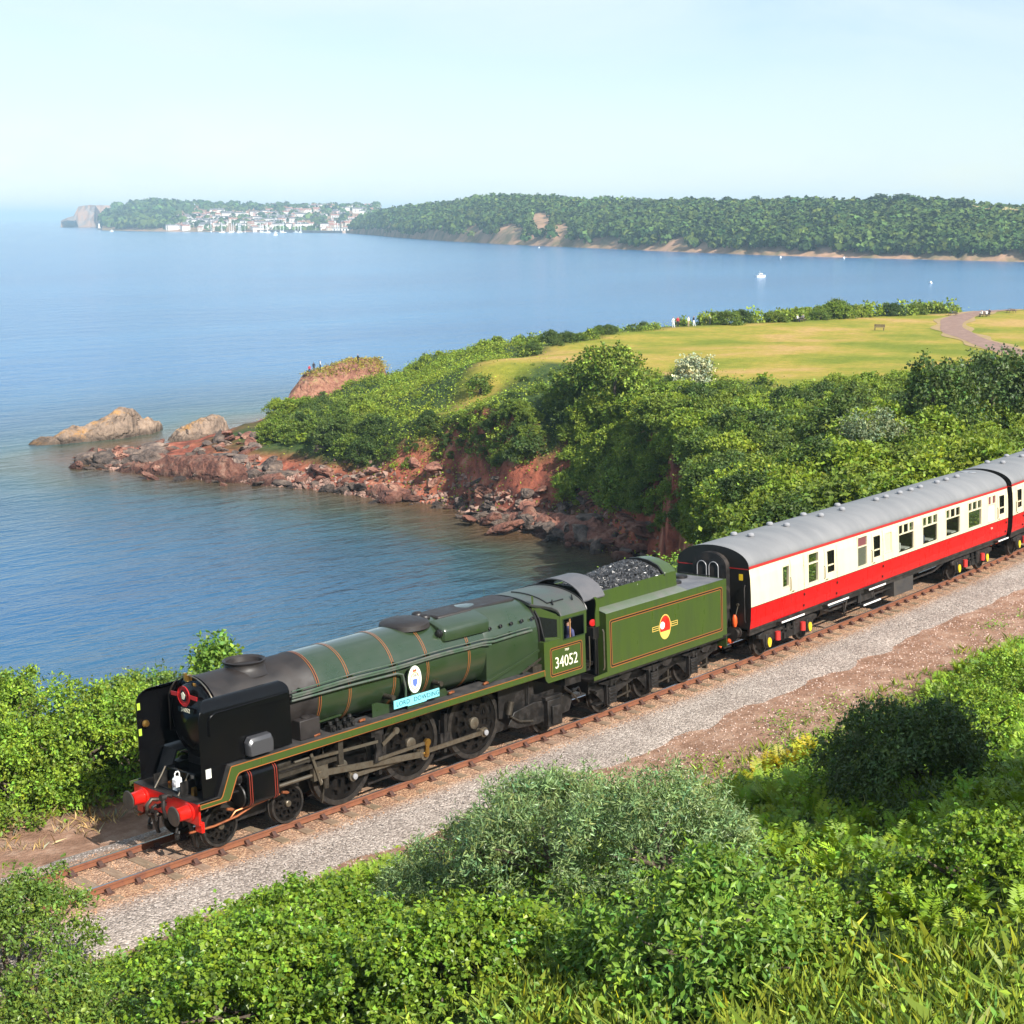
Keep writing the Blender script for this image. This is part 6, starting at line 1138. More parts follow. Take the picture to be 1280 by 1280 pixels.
# ------------------------------------------------------------------ plants near the line
def fern_patch(name, locs, L, seed, mt, label, npin=15, per=5, tilt=0.75):
    g = np.random.default_rng(seed); P = np.repeat(np.asarray(locs, float), per, 0); n = len(P); az = g.uniform(0, 2*math.pi, n); Lf = L*g.uniform(0.6, 1.25, n)
    lean = g.uniform(0.35, 1.15, n)*tilt + 0.1; hd = np.stack([np.cos(az), np.sin(az), np.zeros(n)], -1)
    Vs = []; Fs = []; Cs = []; off = 0; b = np.exp(g.normal(size=n)*0.25); hu = g.normal(size=n)*0.12
    for j in range(npin):
        t = (j + 1)/npin; a = lean*(0.4 + 0.95*t); pos = P + hd*(np.sin(lean*(0.4 + 0.5*t))*t*Lf)[:, None] + np.array([0, 0, 1.0])*(np.cos(lean*(0.35 + 0.55*t))*t*Lf)[:, None]
        tang = unit(hd*np.sin(a)[:, None] + np.array([0, 0, 1.0])*np.cos(a)[:, None]); sd = unit(np.cross(tang, np.cross(hd, tang) + 1e-6)); sd = unit(np.cross(hd, np.array([0, 0, 1.0])))
        nr = unit(np.cross(sd, tang)); nr = np.where(nr[:, 2:3] < 0, -nr, nr)
        ll = Lf*0.36*(math.sin(math.pi*min(1, 0.18 + 0.82*(1 - t)**0.8)*0.62) + 0.05)
        for e in (-1, 1):
            d = unit(sd*e + tang*0.45 + g.normal(size=(n, 3))*0.10); V, F = leaf_geo(pos, nr, d, ll, ll*0.26, 0.05); Vs.append(V); Fs.append(F + off); off += len(V); Cs.append(np.repeat(np.stack([b*(1 + hu), b, b*(1 - hu)], -1), 4, 0))
    return link(name, np_mesh(name, np.concatenate(Vs), np.concatenate(Fs), False, np.clip(np.concatenate(Cs), 0.3, 2.2)), M[mt], kind='stuff', label=label, cat='fern')
def blades(name, locs, L, w, seed, mt, label, per=10, spread=0.12, lean=0.35, cat='grass'):
    g = np.random.default_rng(seed); P = np.repeat(np.asarray(locs, float), per, 0); n = len(P); P = P + np.concatenate([g.normal(size=(n, 2))*spread, np.zeros((n, 1))], 1)
    d = unit(g.normal(size=(n, 3))*np.array([lean, lean, 0]) + np.array([0, 0, 1.0])); nr = unit(np.cross(d, g.normal(size=(n, 3)))); l = L*g.uniform(0.5, 1.3, n)
    V, F = leaf_geo(P, nr, d, l, np.full(n, w)*g.uniform(0.7, 1.4, n), 0.2); V = V.reshape(-1, 4, 3); V[:, 2, :2] += g.normal(size=(n, 2))*0.18*l[:, None]; V[:, 2, 2] -= 0.08*l
    b = np.exp(g.normal(size=n)*0.3); hu = g.normal(size=n)*0.15 + 0.05
    return link(name, np_mesh(name, V.reshape(-1, 3), F, False, np.repeat(np.clip(np.stack([b*(1 + hu), b, b*(1 - hu*1.5)], -1), 0.3, 2.4), 4, 0)), M[mt], kind='stuff', label=label, cat=cat)
def scatter_sv(seed, n, s0, s1, vlo, vhi, test=None):
    g = np.random.default_rng(seed); s = g.uniform(s0, s1, n); v = vlo + (vhi - vlo)*g.random(n); th = KC*(s - S0); X = S0 + np.sin(th)/KC + np.sin(th)*v; Y = (1 - np.cos(th))/KC - np.cos(th)*v
    k = np.ones(n, bool) if test is None else test(s, v)
    P = np.stack([X, Y, H(X, Y)], -1)[k]; uu = np.array([pix(p) for p in P]).reshape(-1, 2); keep = (uu[:, 0] > -300) & (uu[:, 0] < 1850) & (uu[:, 1] < 1500) & (((P - CAM)@FW) > 1.5)
    return P[keep], uu[keep]
def bank_edge(s): return 3.5 + 2.6*sstep(4, 11, s)
def inpx(uu, polys):
    r = np.zeros(len(uu), bool)
    for p in polys: r |= inside(uu[:, 0], uu[:, 1], p)
    return r
def bush(name, px, py, R, n, L, asp, mt, seed, label, rot=0.0, sink=0.2, stem=True, **k):
    """bush whose foot is where the sight line through the pixel meets the bank"""
    p = ground_at(px, py); fm = fol_mesh('foliage', seed, R, n, L, asp, **k)
    return plant(name, fm, M[mt], stems_mesh(seed, R, 7, 0.04*max(R[0], 1)**0.5) if stem else None, (p[0], p[1], p[2] - sink), rot, 1.0, label=label, cat='shrub')
# willow thicket beside the ballast
bush('willow_shrub', 575, 1112, (2.2, 1.8, 1.15), 20000, 0.105, 0.24, 'lf_willow', 101, 'grey-green narrow-leaved willow shrub at the ballast edge beside the ivy', K=12, per=12, spray=0.16, droop=0.05, thick=0.22, up=0.5, bumps=230, brad=0.32)
bush('willow_shrub', 690, 1098, (2.5, 2.0, 1.85), 30000, 0.11, 0.24, 'lf_willow', 102, 'tallest grey-green willow shrub with silvery upright shoots beside the ballast', K=13, per=12, spray=0.18, droop=-0.05, thick=0.24, up=0.6, bumps=230, brad=0.32)
bush('willow_shrub', 835, 1098, (2.0, 1.7, 1.5), 22000, 0.10, 0.25, 'lf_willow', 103, 'grey-green willow shrub between the bare earth and the elder', K=12, per=12, spray=0.17, droop=0.05, thick=0.24, up=0.5, bumps=230, brad=0.32)
# ivy mounds
for i, (px, py, R, n, lb) in enumerate(((270, 1210, (1.7, 1.5, 0.8), 6000, 'low ivy mound spilling towards the pale ballast'), (420, 1215, (2.3, 1.9, 1.15), 11000, 'broad glossy ivy mound below the willow'),
                                         (330, 1275, (2.2, 1.8, 1.4), 11000, 'glossy ivy mound with large pale leaves at the foot of the bank'), (560, 1235, (1.9, 1.6, 1.2), 9500, 'ivy mound next to the long grass'))):
    bush('ivy_mound', px, py, R, int(n*2.0), 0.078, 0.85, 'lf_ivy', 120 + i, lb, K=13, per=6, spray=0.11, droop=0.45, thick=0.16, outw=0.9, var=0.25, bumps=int(60*R[0]*R[1]), brad=0.24)
bush('privet_bush', 22, 1245, (1.7, 1.6, 2.5), 17000, 0.085, 0.55, 'lf_privet', 131, 'leafy privet bush growing over the end of the visible rails', K=14, per=10, spray=0.13, thick=0.28, up=0.4, bumps=120, brad=0.30)
bush('privet_bush', 85, 1300, (1.3, 1.2, 1.3), 8000, 0.08, 0.55, 'lf_privet', 132, 'small privet bush in front of the larger one by the ballast', K=10, per=10, spray=0.12, bumps=70, brad=0.24)
bush('elder_bush', 905, 1225, (1.5, 1.3, 1.45), 6500, 0.125, 0.46, 'lf_elder', 141, 'elder bush with large drooping light green leaves beside the long grass', K=11, per=7, spray=0.18, droop=0.35, thick=0.25, up=0.5, bumps=60, brad=0.28)
bush('elder_bush', 770, 1215, (1.1, 1.0, 0.9), 3400, 0.12, 0.46, 'lf_elder', 142, 'small elder bush with large leaves below the willow', K=9, per=7, spray=0.18, droop=0.35)
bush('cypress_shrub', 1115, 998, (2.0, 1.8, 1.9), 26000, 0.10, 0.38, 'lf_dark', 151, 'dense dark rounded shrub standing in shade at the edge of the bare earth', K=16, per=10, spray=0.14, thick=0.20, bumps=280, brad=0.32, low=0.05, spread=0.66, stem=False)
for i, (px, py, R, n, lb) in enumerate(((1225, 1110, (1.25, 1.1, 1.0), 6500, 'ivy mound with small pale leaves beneath the shaded hollow'), (1150, 1130, (0.95, 0.9, 0.7), 4200, 'small ivy mound next to the bracken below the dark shrub'))):
    bush('ivy_mound', px, py, R, n, 0.07, 0.8, 'lf_ivy', 160 + i, lb, K=10, per=6, spray=0.08, droop=0.4, outw=0.9, bumps=110, brad=0.17)
bush('bramble_bush', 1010, 1165, (1.3, 1.1, 0.75), 5000, 0.075, 0.6, 'lf_bramble', 171, 'low yellowish bramble bush with pale dead flower heads above the grass', K=10, per=7, spray=0.12)
bush('bramble_bush', 660, 1190, (1.2, 1.0, 0.8), 5000, 0.07, 0.6, 'lf_bramble', 172, 'small-leaved bramble bush between willow and long grass', K=10, per=7, spray=0.11)
for i, (px, py, R, n, mt, lb) in enumerate(((1215, 925, (1.9, 1.7, 1.5), 12000, 'lf_bramble', 'bright bramble bush crowding the uphill side of the dark shrub'), (1275, 880, (2.0, 1.8, 1.5), 12000, 'lf_bramble', 'bright bramble bush beside the bare earth beyond the dark shrub'), (1160, 985, (1.3, 1.2, 1.2), 8000, 'lf_privet', 'mid green bush half hiding the foot of the dark shrub'), (1050, 1000, (1.0, 0.9, 0.8), 5000, 'lf_bramble', 'small bramble bush at the lit corner of the dark shrub'))):
    bush('bramble_bush', px, py, R, n, 0.085, 0.6, mt, 175 + i, lb, K=12, per=8, spray=0.13, thick=0.2, var=0.25, bumps=int(34*R[0]*R[1]), brad=0.30)
# far side of the line: bramble bank by the sea
for i, (px, py, R, n, mt, lb) in enumerate(((25, 1010, (2.0, 1.9, 2.2), 11000, 'lf_bramble', 'bramble bush beside the far rail, just ahead of the buffers'), (105, 985, (2.5, 2.4, 3.1), 14000, 'lf_bramble', 'tall domed bramble bush on the sea side of the buffers'),
        (165, 975, (2.2, 2.0, 2.5), 11000, 'lf_bramble', 'bramble bush directly behind the smoke deflectors'), (15, 965, (2.5, 2.4, 3.0), 13000, 'lf_bramble', 'large bramble bush with a dark hollow by the sea'),
        (200, 945, (2.1, 2.0, 2.8), 9000, 'lf_privet', 'feathery bush on the sea side of the smokebox'), (-45, 1000, (2.4, 2.2, 3.0), 9000, 'lf_bramble', 'bramble bush farthest from the locomotive along the line'))):
    bush('bramble_bush', px, py, R, int(n*1.4), 0.10, 0.62, mt, 180 + i, lb, K=12, per=8, spray=0.15, thick=0.2, var=0.3, bumps=int(30*R[0]*R[1]), brad=0.36)
p = ground_at(268, 905)
o = plant('sycamore_sapling', fol_mesh('foliage', 195, (1.35, 1.2, 1.9), 3600, 0.16, 0.75, K=10, per=6, spray=0.22, low=0.5, thick=0.25), M['lf_elder'], stems_mesh(196, (0.9, 0.9, 2.2), 5, 0.05), (p[0], p[1], p[2] - 0.1), 0.3, 1.0, label='small sapling with rounded leaves rising behind the chimney', cat='sapling')
# trees up the bank, out to the right; their shade falls on the dark shrub and the hollow
for i, (q_, dd_, lb) in enumerate((((1165, 985), 9.0, 'leafy ash tree up the bank shading the dark shrub'), ((1195, 1012), 9.0, 'leafy ash tree up the bank shading the hollow below the ivy'), ((1265, 985), 8.0, 'leafy ash tree up the bank shading the bracken edge'))):
    tp_ = ground_at(*q_) + np.array([-0.15, -0.9887, 0])*dd_; tz_ = float(H(tp_[0], tp_[1])); o = empty('ash_tree', (tp_[0], tp_[1], tz_ - 0.1), (0, 0, i*1.3), label=lb, cat='tree')
    link('crown', fol_mesh('crown', 211 + i, (2.8, 2.5, 5.2), 9000, 0.34, 0.6, K=12, per=9, spray=0.26, low=0.2, thick=0.3), M['lf_privet'], o, loc=(0, 0, 1.6)); MB().tube([(0, 0, -0.3), (0.1, 0, 1.5), (0, 0.1, 3.0), (0.2, 0, 5.0)], [0.20, 0.16, 0.11, 0.05], 10).build('trunk', M['bark'], o)
# ferns, grass and low cover on the bank
def on_bank(s, v): return v > bank_edge(s) + 0.1 + 0.5*(fbm(s*0.8, v*0.8, 15) - 0.5)
P, U = scatter_sv(301, 11000, -17, 50, 3.0, 29, on_bank)
dist = np.linalg.norm(P - CAM, axis=1); keep = np.random.default_rng(1).random(len(P)) < np.clip((dist/22)**1.0, 0.1, 1)
cover('bank_undergrowth', P, 0.11, 17, 311, 'lf_bramble', 'mixed low leafy growth covering the bank above the track', 'undergrowth', 0.42, 0.30, 0.55)
fz = [[(1140, 845), (1290, 800), (1290, 990), (1230, 985), (1180, 920)], [(905, 985), (1000, 975), (1110, 1055), (1120, 1100), (960, 1100), (925, 1040)], [(170, 1165), (300, 1115), (440, 1075), (520, 1075), (480, 1110), (330, 1140), (220, 1200), (120, 1290), (80, 1270)], [(1100, 1105), (1290, 1100), (1290, 1200), (1100, 1190)], [(1010, 1020), (1290, 960), (1290, 1050), (1100, 1090)]]
P, U = scatter_sv(303, 12000, -12, 46, 3.0, 26, on_bank); k = inpx(U, fz); P = P[k]; g = np.random.default_rng(2); dist = np.linalg.norm(P - CAM, axis=1); kk = g.random(len(P)) < np.clip((dist/34)**1.5, 0.12, 1); P = P[kk]
fern_patch('bracken', P[:2600], 0.40, 313, 'fern', 'bright green bracken fronds spreading over the bank', per=3)
yl = [ground_at(*q) for q in ((948, 975), (958, 968), (975, 962), (1002, 952), (1012, 945), (990, 958), (940, 985), (1000, 940), (925, 992))]
fern_patch('yellow_fern', yl, 0.5, 317, 'fern_yellow', 'yellowing fern fronds at the edge of the bare earth', per=7)
gz_ = [[(600, 1225), (700, 1205), (800, 1225), (860, 1300), (600, 1310)], [(900, 1230), (1060, 1195), (1290, 1200), (1290, 1345), (880, 1345)], [(-20, 1270), (60, 1262), (160, 1300), (150, 1345), (-20, 1345)]]
P, U = scatter_sv(305, 9000, -19, 10, 10, 29.5, None); k = inpx(U, gz_)
blades('long_grass', P[k][:2600], 0.40, 0.010, 319, 'grass_blade', 'long green grass in front on the bank', per=20, spread=0.12, lean=0.45)
P, U = scatter_sv(306, 5000, -19, 30, 5, 29, None)
blades('grass_tufts', P[:2600], 0.30, 0.010, 321, 'grass_blade', 'scattered green grass tufts on the bank', per=9, spread=0.09)
P, U = scatter_sv(307, 1500, -9, 6, -5.8, -3.4, None)
blades('dry_grass', P[:150], 0.30, 0.012, 323, 'dry_grass', 'dry straw-coloured grass beside the far rail', per=14, spread=0.14, lean=0.7)
P, U = scatter_sv(308, 4600, -14, 82, -15, -4.6, None)
cover('trackside_undergrowth', P, 0.13, 14, 325, 'lf_bramble', 'low green growth on the sea side of the track', 'undergrowth', 0.7, 0.45, 0.6)
P, U = scatter_sv(309, 900, 4, 44, 4.2, 8.0, None); g = np.random.default_rng(8); k = fbm(P[:, 0]*0.35, P[:, 1]*0.35, 88) > 0.60
cover('sprouting_weeds', P[k], 0.09, 16, 327, 'lf_bramble', 'small green weeds sprouting on the bare earth', 'weeds', 0.22, 0.22, 0.5)
# ------------------------------------------------------------------ rocks, knoll, shore
def rock_mat(name, c0, c1, c2, rand=0.25, scale=0.8, lichen=None):
    m = bpy.data.materials.new(name); m.use_nodes = True; t = m.node_tree; L = t.links; b = t.nodes['Principled BSDF']; b.inputs['Roughness'].default_value = 0.9; b.inputs['Specular IOR Level'].default_value = 0.25
    ge = t.nodes.new('ShaderNodeNewGeometry'); P = ge.outputs['Position']
    def noise(sc, det=8):
        n = t.nodes.new('ShaderNodeTexNoise'); n.inputs['Scale'].default_value = sc; n.inputs['Detail'].default_value = det; n.inputs['Roughness'].default_value = 0.65; L.new(P, n.inputs[0]); return n.outputs['Fac']
    r = t.nodes.new('ShaderNodeValToRGB'); e = r.color_ramp.elements; e.new(0.5)
    for q, (p, c) in zip(e, ((0.32, c0), (0.5, c1), (0.68, c2))): q.position = p; q.color = c4(c)
    L.new(noise(scale), r.inputs[0]); src = r.outputs[0]
    sp = t.nodes.new('ShaderNodeSeparateXYZ')
    if lichen:
        nn_ = t.nodes.new('ShaderNodeSeparateXYZ'); L.new(ge.outputs['Normal'], nn_.inputs[0]); mu = t.nodes.new('ShaderNodeMath'); mu.operation = 'MULTIPLY'; L.new(nn_.outputs[2], mu.inputs[0]); L.new(noise(0.5, 5), mu.inputs[1])
        mr = t.nodes.new('ShaderNodeMapRange'); mr.inputs[1].default_value = 0.40; mr.inputs[2].default_value = 0.56; L.new(mu.outputs[0], mr.inputs[0])
        x = t.nodes.new('ShaderNodeMix'); x.data_type = 'RGBA'; x.inputs[7].default_value = c4(lichen); L.new(mr.outputs[0], x.inputs[0]); L.new(src, x.inputs[6]); src = x.outputs[2]
    # dark wet band at the tide line
    L.new(P, sp.inputs[0]); mr = t.nodes.new('ShaderNodeMapRange'); mr.inputs[1].default_value = SEA + 0.25; mr.inputs[2].default_value = SEA + 1.0; mr.inputs[3].default_value = 0.42; mr.inputs[4].default_value = 1.0; L.new(sp.outputs[2], mr.inputs[0])
    ml = t.nodes.new('ShaderNodeMix'); ml.data_type = 'RGBA'; ml.blend_type = 'MULTIPLY'; ml.inputs[0].default_value = 1; L.new(src, ml.inputs[6]); L.new(mr.outputs[0], ml.inputs[7]); src = ml.outputs[2]
    if rand:
        oi = t.nodes.new('ShaderNodeObjectInfo'); hs = t.nodes.new('ShaderNodeHueSaturation'); q = t.nodes.new('ShaderNodeMapRange'); q.inputs[3].default_value = 1 - rand*1.6; q.inputs[4].default_value = 1 + rand; L.new(oi.outputs['Random'], q.inputs[0]); L.new(q.outputs[0], hs.inputs['Value']); L.new(src, hs.inputs['Color']); src = hs.outputs[0]
    L.new(src, b.inputs['Base Color'])
    vo = t.nodes.new('ShaderNodeTexVoronoi'); vo.feature = 'DISTANCE_TO_EDGE'; vo.inputs['Scale'].default_value = 0.30; mpv = t.nodes.new('ShaderNodeMapping'); mpv.inputs['Rotation'].default_value = (0.5, 0.3, 0.8); mpv.inputs['Scale'].default_value = (1.0, 0.6, 1.9)
    nzv = t.nodes.new('ShaderNodeTexNoise'); nzv.inputs['Scale'].default_value = 0.7; L.new(P, nzv.inputs[0]); av = t.nodes.new('ShaderNodeVectorMath'); av.operation = 'MULTIPLY_ADD'; av.inputs[1].default_value = (2.2, 2.2, 2.2); L.new(nzv.outputs['Color'], av.inputs[0]); L.new(P, av.inputs[2]); L.new(av.outputs[0], mpv.inputs[0]); L.new(mpv.outputs[0], vo.inputs['Vector'])
    crk = t.nodes.new('ShaderNodeMapRange'); crk.inputs[1].default_value = 0.0; crk.inputs[2].default_value = 0.16; L.new(vo.outputs['Distance'], crk.inputs[0]); hsum = t.nodes.new('ShaderNodeMath'); hsum.operation = 'MULTIPLY_ADD'; hsum.inputs[1].default_value = 0.55; L.new(crk.outputs[0], hsum.inputs[0]); L.new(noise(1.6), hsum.inputs[2])
    bp = t.nodes.new('ShaderNodeBump'); bp.inputs['Strength'].default_value = 1.0; bp.inputs['Distance'].default_value = 0.45; L.new(hsum.outputs[0], bp.inputs['Height']); L.new(bp.outputs[0], b.inputs['Normal'])
    return m
M['rock_red'] = rock_mat('shore_rock_red', (0.10, 0.045, 0.036), (0.23, 0.10, 0.07), (0.36, 0.21, 0.15))
M['rock_grey'] = rock_mat('shore_rock_grey', (0.05, 0.042, 0.04), (0.15, 0.11, 0.09), (0.30, 0.22, 0.17))
M['rock_pale'] = rock_mat('islet_rock', (0.10, 0.075, 0.06), (0.24, 0.175, 0.13), (0.36, 0.26, 0.19), 0, 0.6, lichen=(0.42, 0.22, 0.07))
M['rock_knoll'] = rock_mat('knoll_rock', (0.12, 0.05, 0.035), (0.28, 0.13, 0.085), (0.40, 0.23, 0.15), 0, 0.5, lichen=(0.20, 0.21, 0.05))
import bmesh
def ico(sub):
    bm = bmesh.new(); bmesh.ops.create_icosphere(bm, subdivisions=sub, radius=1); bm.verts.ensure_lookup_table()
    V = np.array([v.co[:] for v in bm.verts]); F = np.array([[v.index for v in f.verts] for f in bm.faces]); bm.free(); return V, F
_I2 = ico(3)
def rock_mesh(seed, dims=(1, 0.8, 0.65)):
    g = np.random.default_rng(seed); V = _I2[0].copy()
    for _ in range(11):
        n = unit(g.normal(size=3)); lim = g.uniform(0.50, 0.82); q = V@n; V -= np.maximum(q - lim, 0)[:, None]*n*0.95
    V *= (1 + 0.055*g.normal(size=(len(V), 1))); V *= np.array(dims); return np_mesh('rock', V, _I2[1], False)
ROCKS = [rock_mesh(500 + k, (1, g_, h_)) for k, (g_, h_) in enumerate(((0.8, 0.6), (0.65, 0.5), (0.9, 0.75), (0.55, 0.45), (0.8, 0.5), (0.7, 0.8)))]
ga = np.random.default_rng(77); near = np.array(SHORE[5:20]); seglen = np.linalg.norm(np.diff(near, axis=0), axis=1); cum = np.concatenate([[0], np.cumsum(seglen)])
KINDS_R = (('rock_red', 'reddish-brown angular boulder on the shore below the cliff', 'red boulders along the cove shore'), ('rock_grey', 'dark grey-brown boulder at the water edge of the cove', 'grey boulders along the cove shore'))
nb = 0
for k in range(560):
    t = ga.uniform(0, cum[-1]); px_, py_ = (np.interp(t, cum, near[:, j]) for j in (0, 1)); j = min(np.searchsorted(cum, t) - 1, len(seglen) - 1); j = max(j, 0)
    tg = (near[j + 1] - near[j])/seglen[j]; nrm = np.array([tg[1], -tg[0]]); nrm = nrm if inside(np.array([px_ + nrm[0]*2]), np.array([py_ + nrm[1]*2]), SHORE)[0] else -nrm
    # outward positive toward land
    o_ = ga.normal()*2.6 + 2.2; q = np.array([px_, py_]) + nrm*o_; zz = float(H(q[0], q[1]))
    left = t > cum[-1]*0.62; sz = (0.45 + 1.25*ga.random()**2.4)*(1.25 if left else 1.0)*(0.8 if o_ < 0 else 1)
    if zz > SEA + 3.6 or zz < SEA - 1.1 or nb >= 215: continue
    kd = KINDS_R[0 if ga.random() < (0.45 if zz > SEA + 0.5 else 0.25) else 1]; nb += 1
    link('shore_boulder', ROCKS[int(ga.integers(6))] if kd[0] == 'rock_red' else ROCKS[int(ga.integers(6))].copy() if False else ROCKS[int(ga.integers(6))], None, None, (q[0], q[1], max(zz, SEA - 0.3) + sz*0.15), (ga.normal()*0.3, ga.normal()*0.3, ga.uniform(0, 6.3)), (sz*ga.uniform(0.9, 1.7), sz*ga.uniform(0.8, 1.3), sz*ga.uniform(0.7, 1.1)), label=kd[1], cat='boulder', group=kd[2])
    ob = COL.objects[-1]
    if not ob.data.materials: ob.data.materials.append(M['rock_grey'])
    ob.material_slots[0].link = 'OBJECT'; ob.material_slots[0].material = M[kd[0]]
for k in range(150):
    a_ = ga.uniform(100, 335); b_ = np.interp(a_, (100, 335), (562, 562)) + ga.random()*np.interp(a_, (100, 335), (14, 42)); q = G(a_, b_, 0.4); zz = float(H(q[0], q[1])); sz = 0.5 + 1.1*ga.random()**2
    if zz < SEA - 1.0 or zz > SEA + 2.6: continue
    kd = KINDS_R[0 if ga.random() < 0.35 else 1]; ob = link('point_boulder', ROCKS[int(ga.integers(6))], None, None, (q[0], q[1], max(zz, SEA - 0.3) + sz*0.12), (ga.normal()*0.3, ga.normal()*0.3, ga.uniform(0, 6.3)), (sz*ga.uniform(0.9, 1.9), sz*ga.uniform(0.8, 1.3), sz*ga.uniform(0.5, 0.9)), label=('reddish' if kd[0] == 'rock_red' else 'grey-brown') + ' boulder among the jumbled rocks at the tip of the point', cat='boulder', group=('reddish' if kd[0] == 'rock_red' else 'grey-brown') + ' boulders at the tip of the point')
    ob.material_slots[0].link = 'OBJECT'; ob.material_slots[0].material = M[kd[0]]
for k in range(95):
    a_ = ga.uniform(585, 835); b_ = np.interp(a_, (585, 640, 700, 770, 835), (640, 650, 662, 680, 690)) + ga.normal()*9; q = G(a_, b_, 0.6); zz = float(H(q[0], q[1])); sz = 0.45 + 1.0*ga.random()**2
    if zz < SEA - 1.0 or zz > SEA + 4: continue
    rd_ = ga.random() < 0.5; ob = link('ledge_boulder', ROCKS[int(ga.integers(6))], None, None, (q[0], q[1], max(zz, SEA + 0.2) + sz*0.4), (ga.normal()*0.3, ga.normal()*0.3, ga.uniform(0, 6.3)), (sz*ga.uniform(0.9, 1.9), sz*ga.uniform(0.8, 1.3), sz*ga.uniform(0.6, 1.0)), label=('reddish' if rd_ else 'purple-grey') + ' boulder lying on the rock shelf at the head of the cove', cat='boulder', group=('reddish' if rd_ else 'purple-grey') + ' boulders at the head of the cove')
    ob.material_slots[0].link = 'OBJECT'; ob.material_slots[0].material = M['rock_red' if rd_ else 'rock_grey']
# loose rubble between the boulders
n_ = 5200; t = ga.uniform(0, cum[-1], n_); qx = np.interp(t, cum, near[:, 0]) + ga.normal(size=n_)*2.6; qy = np.interp(t, cum, near[:, 1]) + ga.normal(size=n_)*2.6; qz = H(qx, qy); k = (qz > SEA - 0.3) & (qz < SEA + 3.2); qx, qy, qz = qx[k], qy[k], qz[k]; n_ = len(qx)
base = np.array([(1, 0, 0), (-1, 0, 0), (0, 1, 0), (0, -1, 0), (0, 0, 1), (0, 0, -1)], float); tri = np.array([(0, 2, 4), (2, 1, 4), (1, 3, 4), (3, 0, 4), (2, 0, 5), (1, 2, 5), (3, 1, 5), (0, 3, 5)])
rot, _ = np.linalg.qr(ga.normal(size=(n_, 3, 3))); V = np.einsum('nij,nkj->nki', rot, base[None]*(0.28*ga.uniform(0.4, 1.4, (n_, 6, 1))*ga.uniform(0.5, 1.5, (n_, 1, 1)))) + np.stack([qx, qy, qz + 0.05], -1)[:, None]
link('shore_rubble', np_mesh('shore_rubble', V.reshape(-1, 3), (tri[None] + 6*np.arange(n_)[:, None, None]).reshape(-1, 3), False, np.repeat(np.array([0.20, 0.125, 0.098])*ga.uniform(0.3, 1.7, (n_, 1)), 6, 0)), M['stone'], kind='stuff', label='loose red-brown rubble along the shore of the cove', cat='rubble')
def ridge_rock(name, prof, depth, seed, mt, label, cat='rock', base=-1.0, skew=0.0, rough=0.5, flat=0.5, ybase=None):
    """rock ridge: prof = (px, top row, foot row); the foot gives the distance"""
    prof = np.array(prof, float); pts = np.array([G(a, c, 0) for a, b, c in prof]); dist = np.hypot(pts[:, 0] - CAM[0], pts[:, 1] - CAM[1]); dm = dist.mean()
    top = np.array([D(a, b, dd + depth*0.5)[2] for (a, b, c), dd in zip(prof, dist)])
    n = 130; m = 54; uu = np.linspace(0, len(prof) - 1, n); cx = np.interp(uu, np.arange(len(prof)), pts[:, 0]); cy = np.interp(uu, np.arange(len(prof)), pts[:, 1]); tz = np.interp(uu, np.arange(len(prof)), top)
    q = np.linspace(-1, 1, m); X = cx[:, None] + FH[0]*depth*(q[None, :] + 1)*0.5; Y = cy[:, None] + FH[1]*depth*(q[None, :] + 1)*0.5
    e = np.sin(np.clip(uu/(len(prof) - 1), 0, 1)*math.pi)**0.25
    sh = np.clip(1 - np.abs(q - skew)**2.2/(1 + abs(skew))**2.2, 0, 1)**flat
    A_ = X*RH[0] + Y*RH[1]; B_ = X*FH[0] + Y*FH[1]
    nz = fbm(X*0.5, Y*0.5, seed, 5) - 0.5; nz2 = np.abs(fbm((A_ + 0.5*B_)*0.55, (B_ - 0.3*A_)*0.25, seed + 9, 4) - 0.5)*1.6 + 0.8*(0.5 - np.abs(fbm(X*1.1, Y*1.1, seed + 4, 3) - 0.5)) - 0.3
    Z = SEA + base + (tz[:, None] - SEA - base)*sh[None, :]*e[:, None]; Z = Z + (nz*1.5 - nz2*1.2)*rough*np.clip((Z - SEA - base)/2.0, 0, 1); X = X + nz*rough*0.8; Y = Y + nz2*rough
    i = np.arange(n*m).reshape(n, m); F = np.stack([i[:-1, :-1], i[1:, :-1], i[1:, 1:], i[:-1, 1:]], -1).reshape(-1, 4)
    return link(name, np_mesh(name, np.stack([X, Y, Z], -1).reshape(-1, 3), F, False), M[mt], label=label, cat=cat)
ridge_rock('rock_islet', ((20, 553, 557), (34, 543, 558), (58, 541, 557), (78, 531, 556), (94, 533, 554), (118, 523, 552), (138, 512, 550), (158, 511, 548), (170, 523, 546), (180, 518, 544), (190, 522, 543), (195, 537, 542)), 7.5, 801, 'rock_pale', 'long rock islet off the point with orange lichen on its crest', rough=0.7)
ridge_rock('rock_islet', ((202, 546, 552), (215, 533, 552), (235, 527, 552), (255, 520, 551), (270, 517, 550), (278, 522, 549), (284, 540, 548)), 6.0, 803, 'rock_pale', 'short sloping rock slab between the long islet and the green point', rough=0.6)
ridge_rock('rock_ledge', ((78, 571, 575), (100, 566, 577), (130, 562, 578), (165, 560, 580), (200, 557, 578), (230, 560, 574)), 6.0, 805, 'rock_grey', 'low dark rock ledge reaching out from the boulders of the point', rough=0.5)
ridge_rock('rock_ledge', ((125, 585, 590), (150, 577, 592), (190, 573, 594), (230, 568, 598), (275, 566, 603), (310, 572, 605)), 6.0, 806, 'rock_red', 'reddish boulder-strewn ledge at the foot of the green point', rough=0.7)
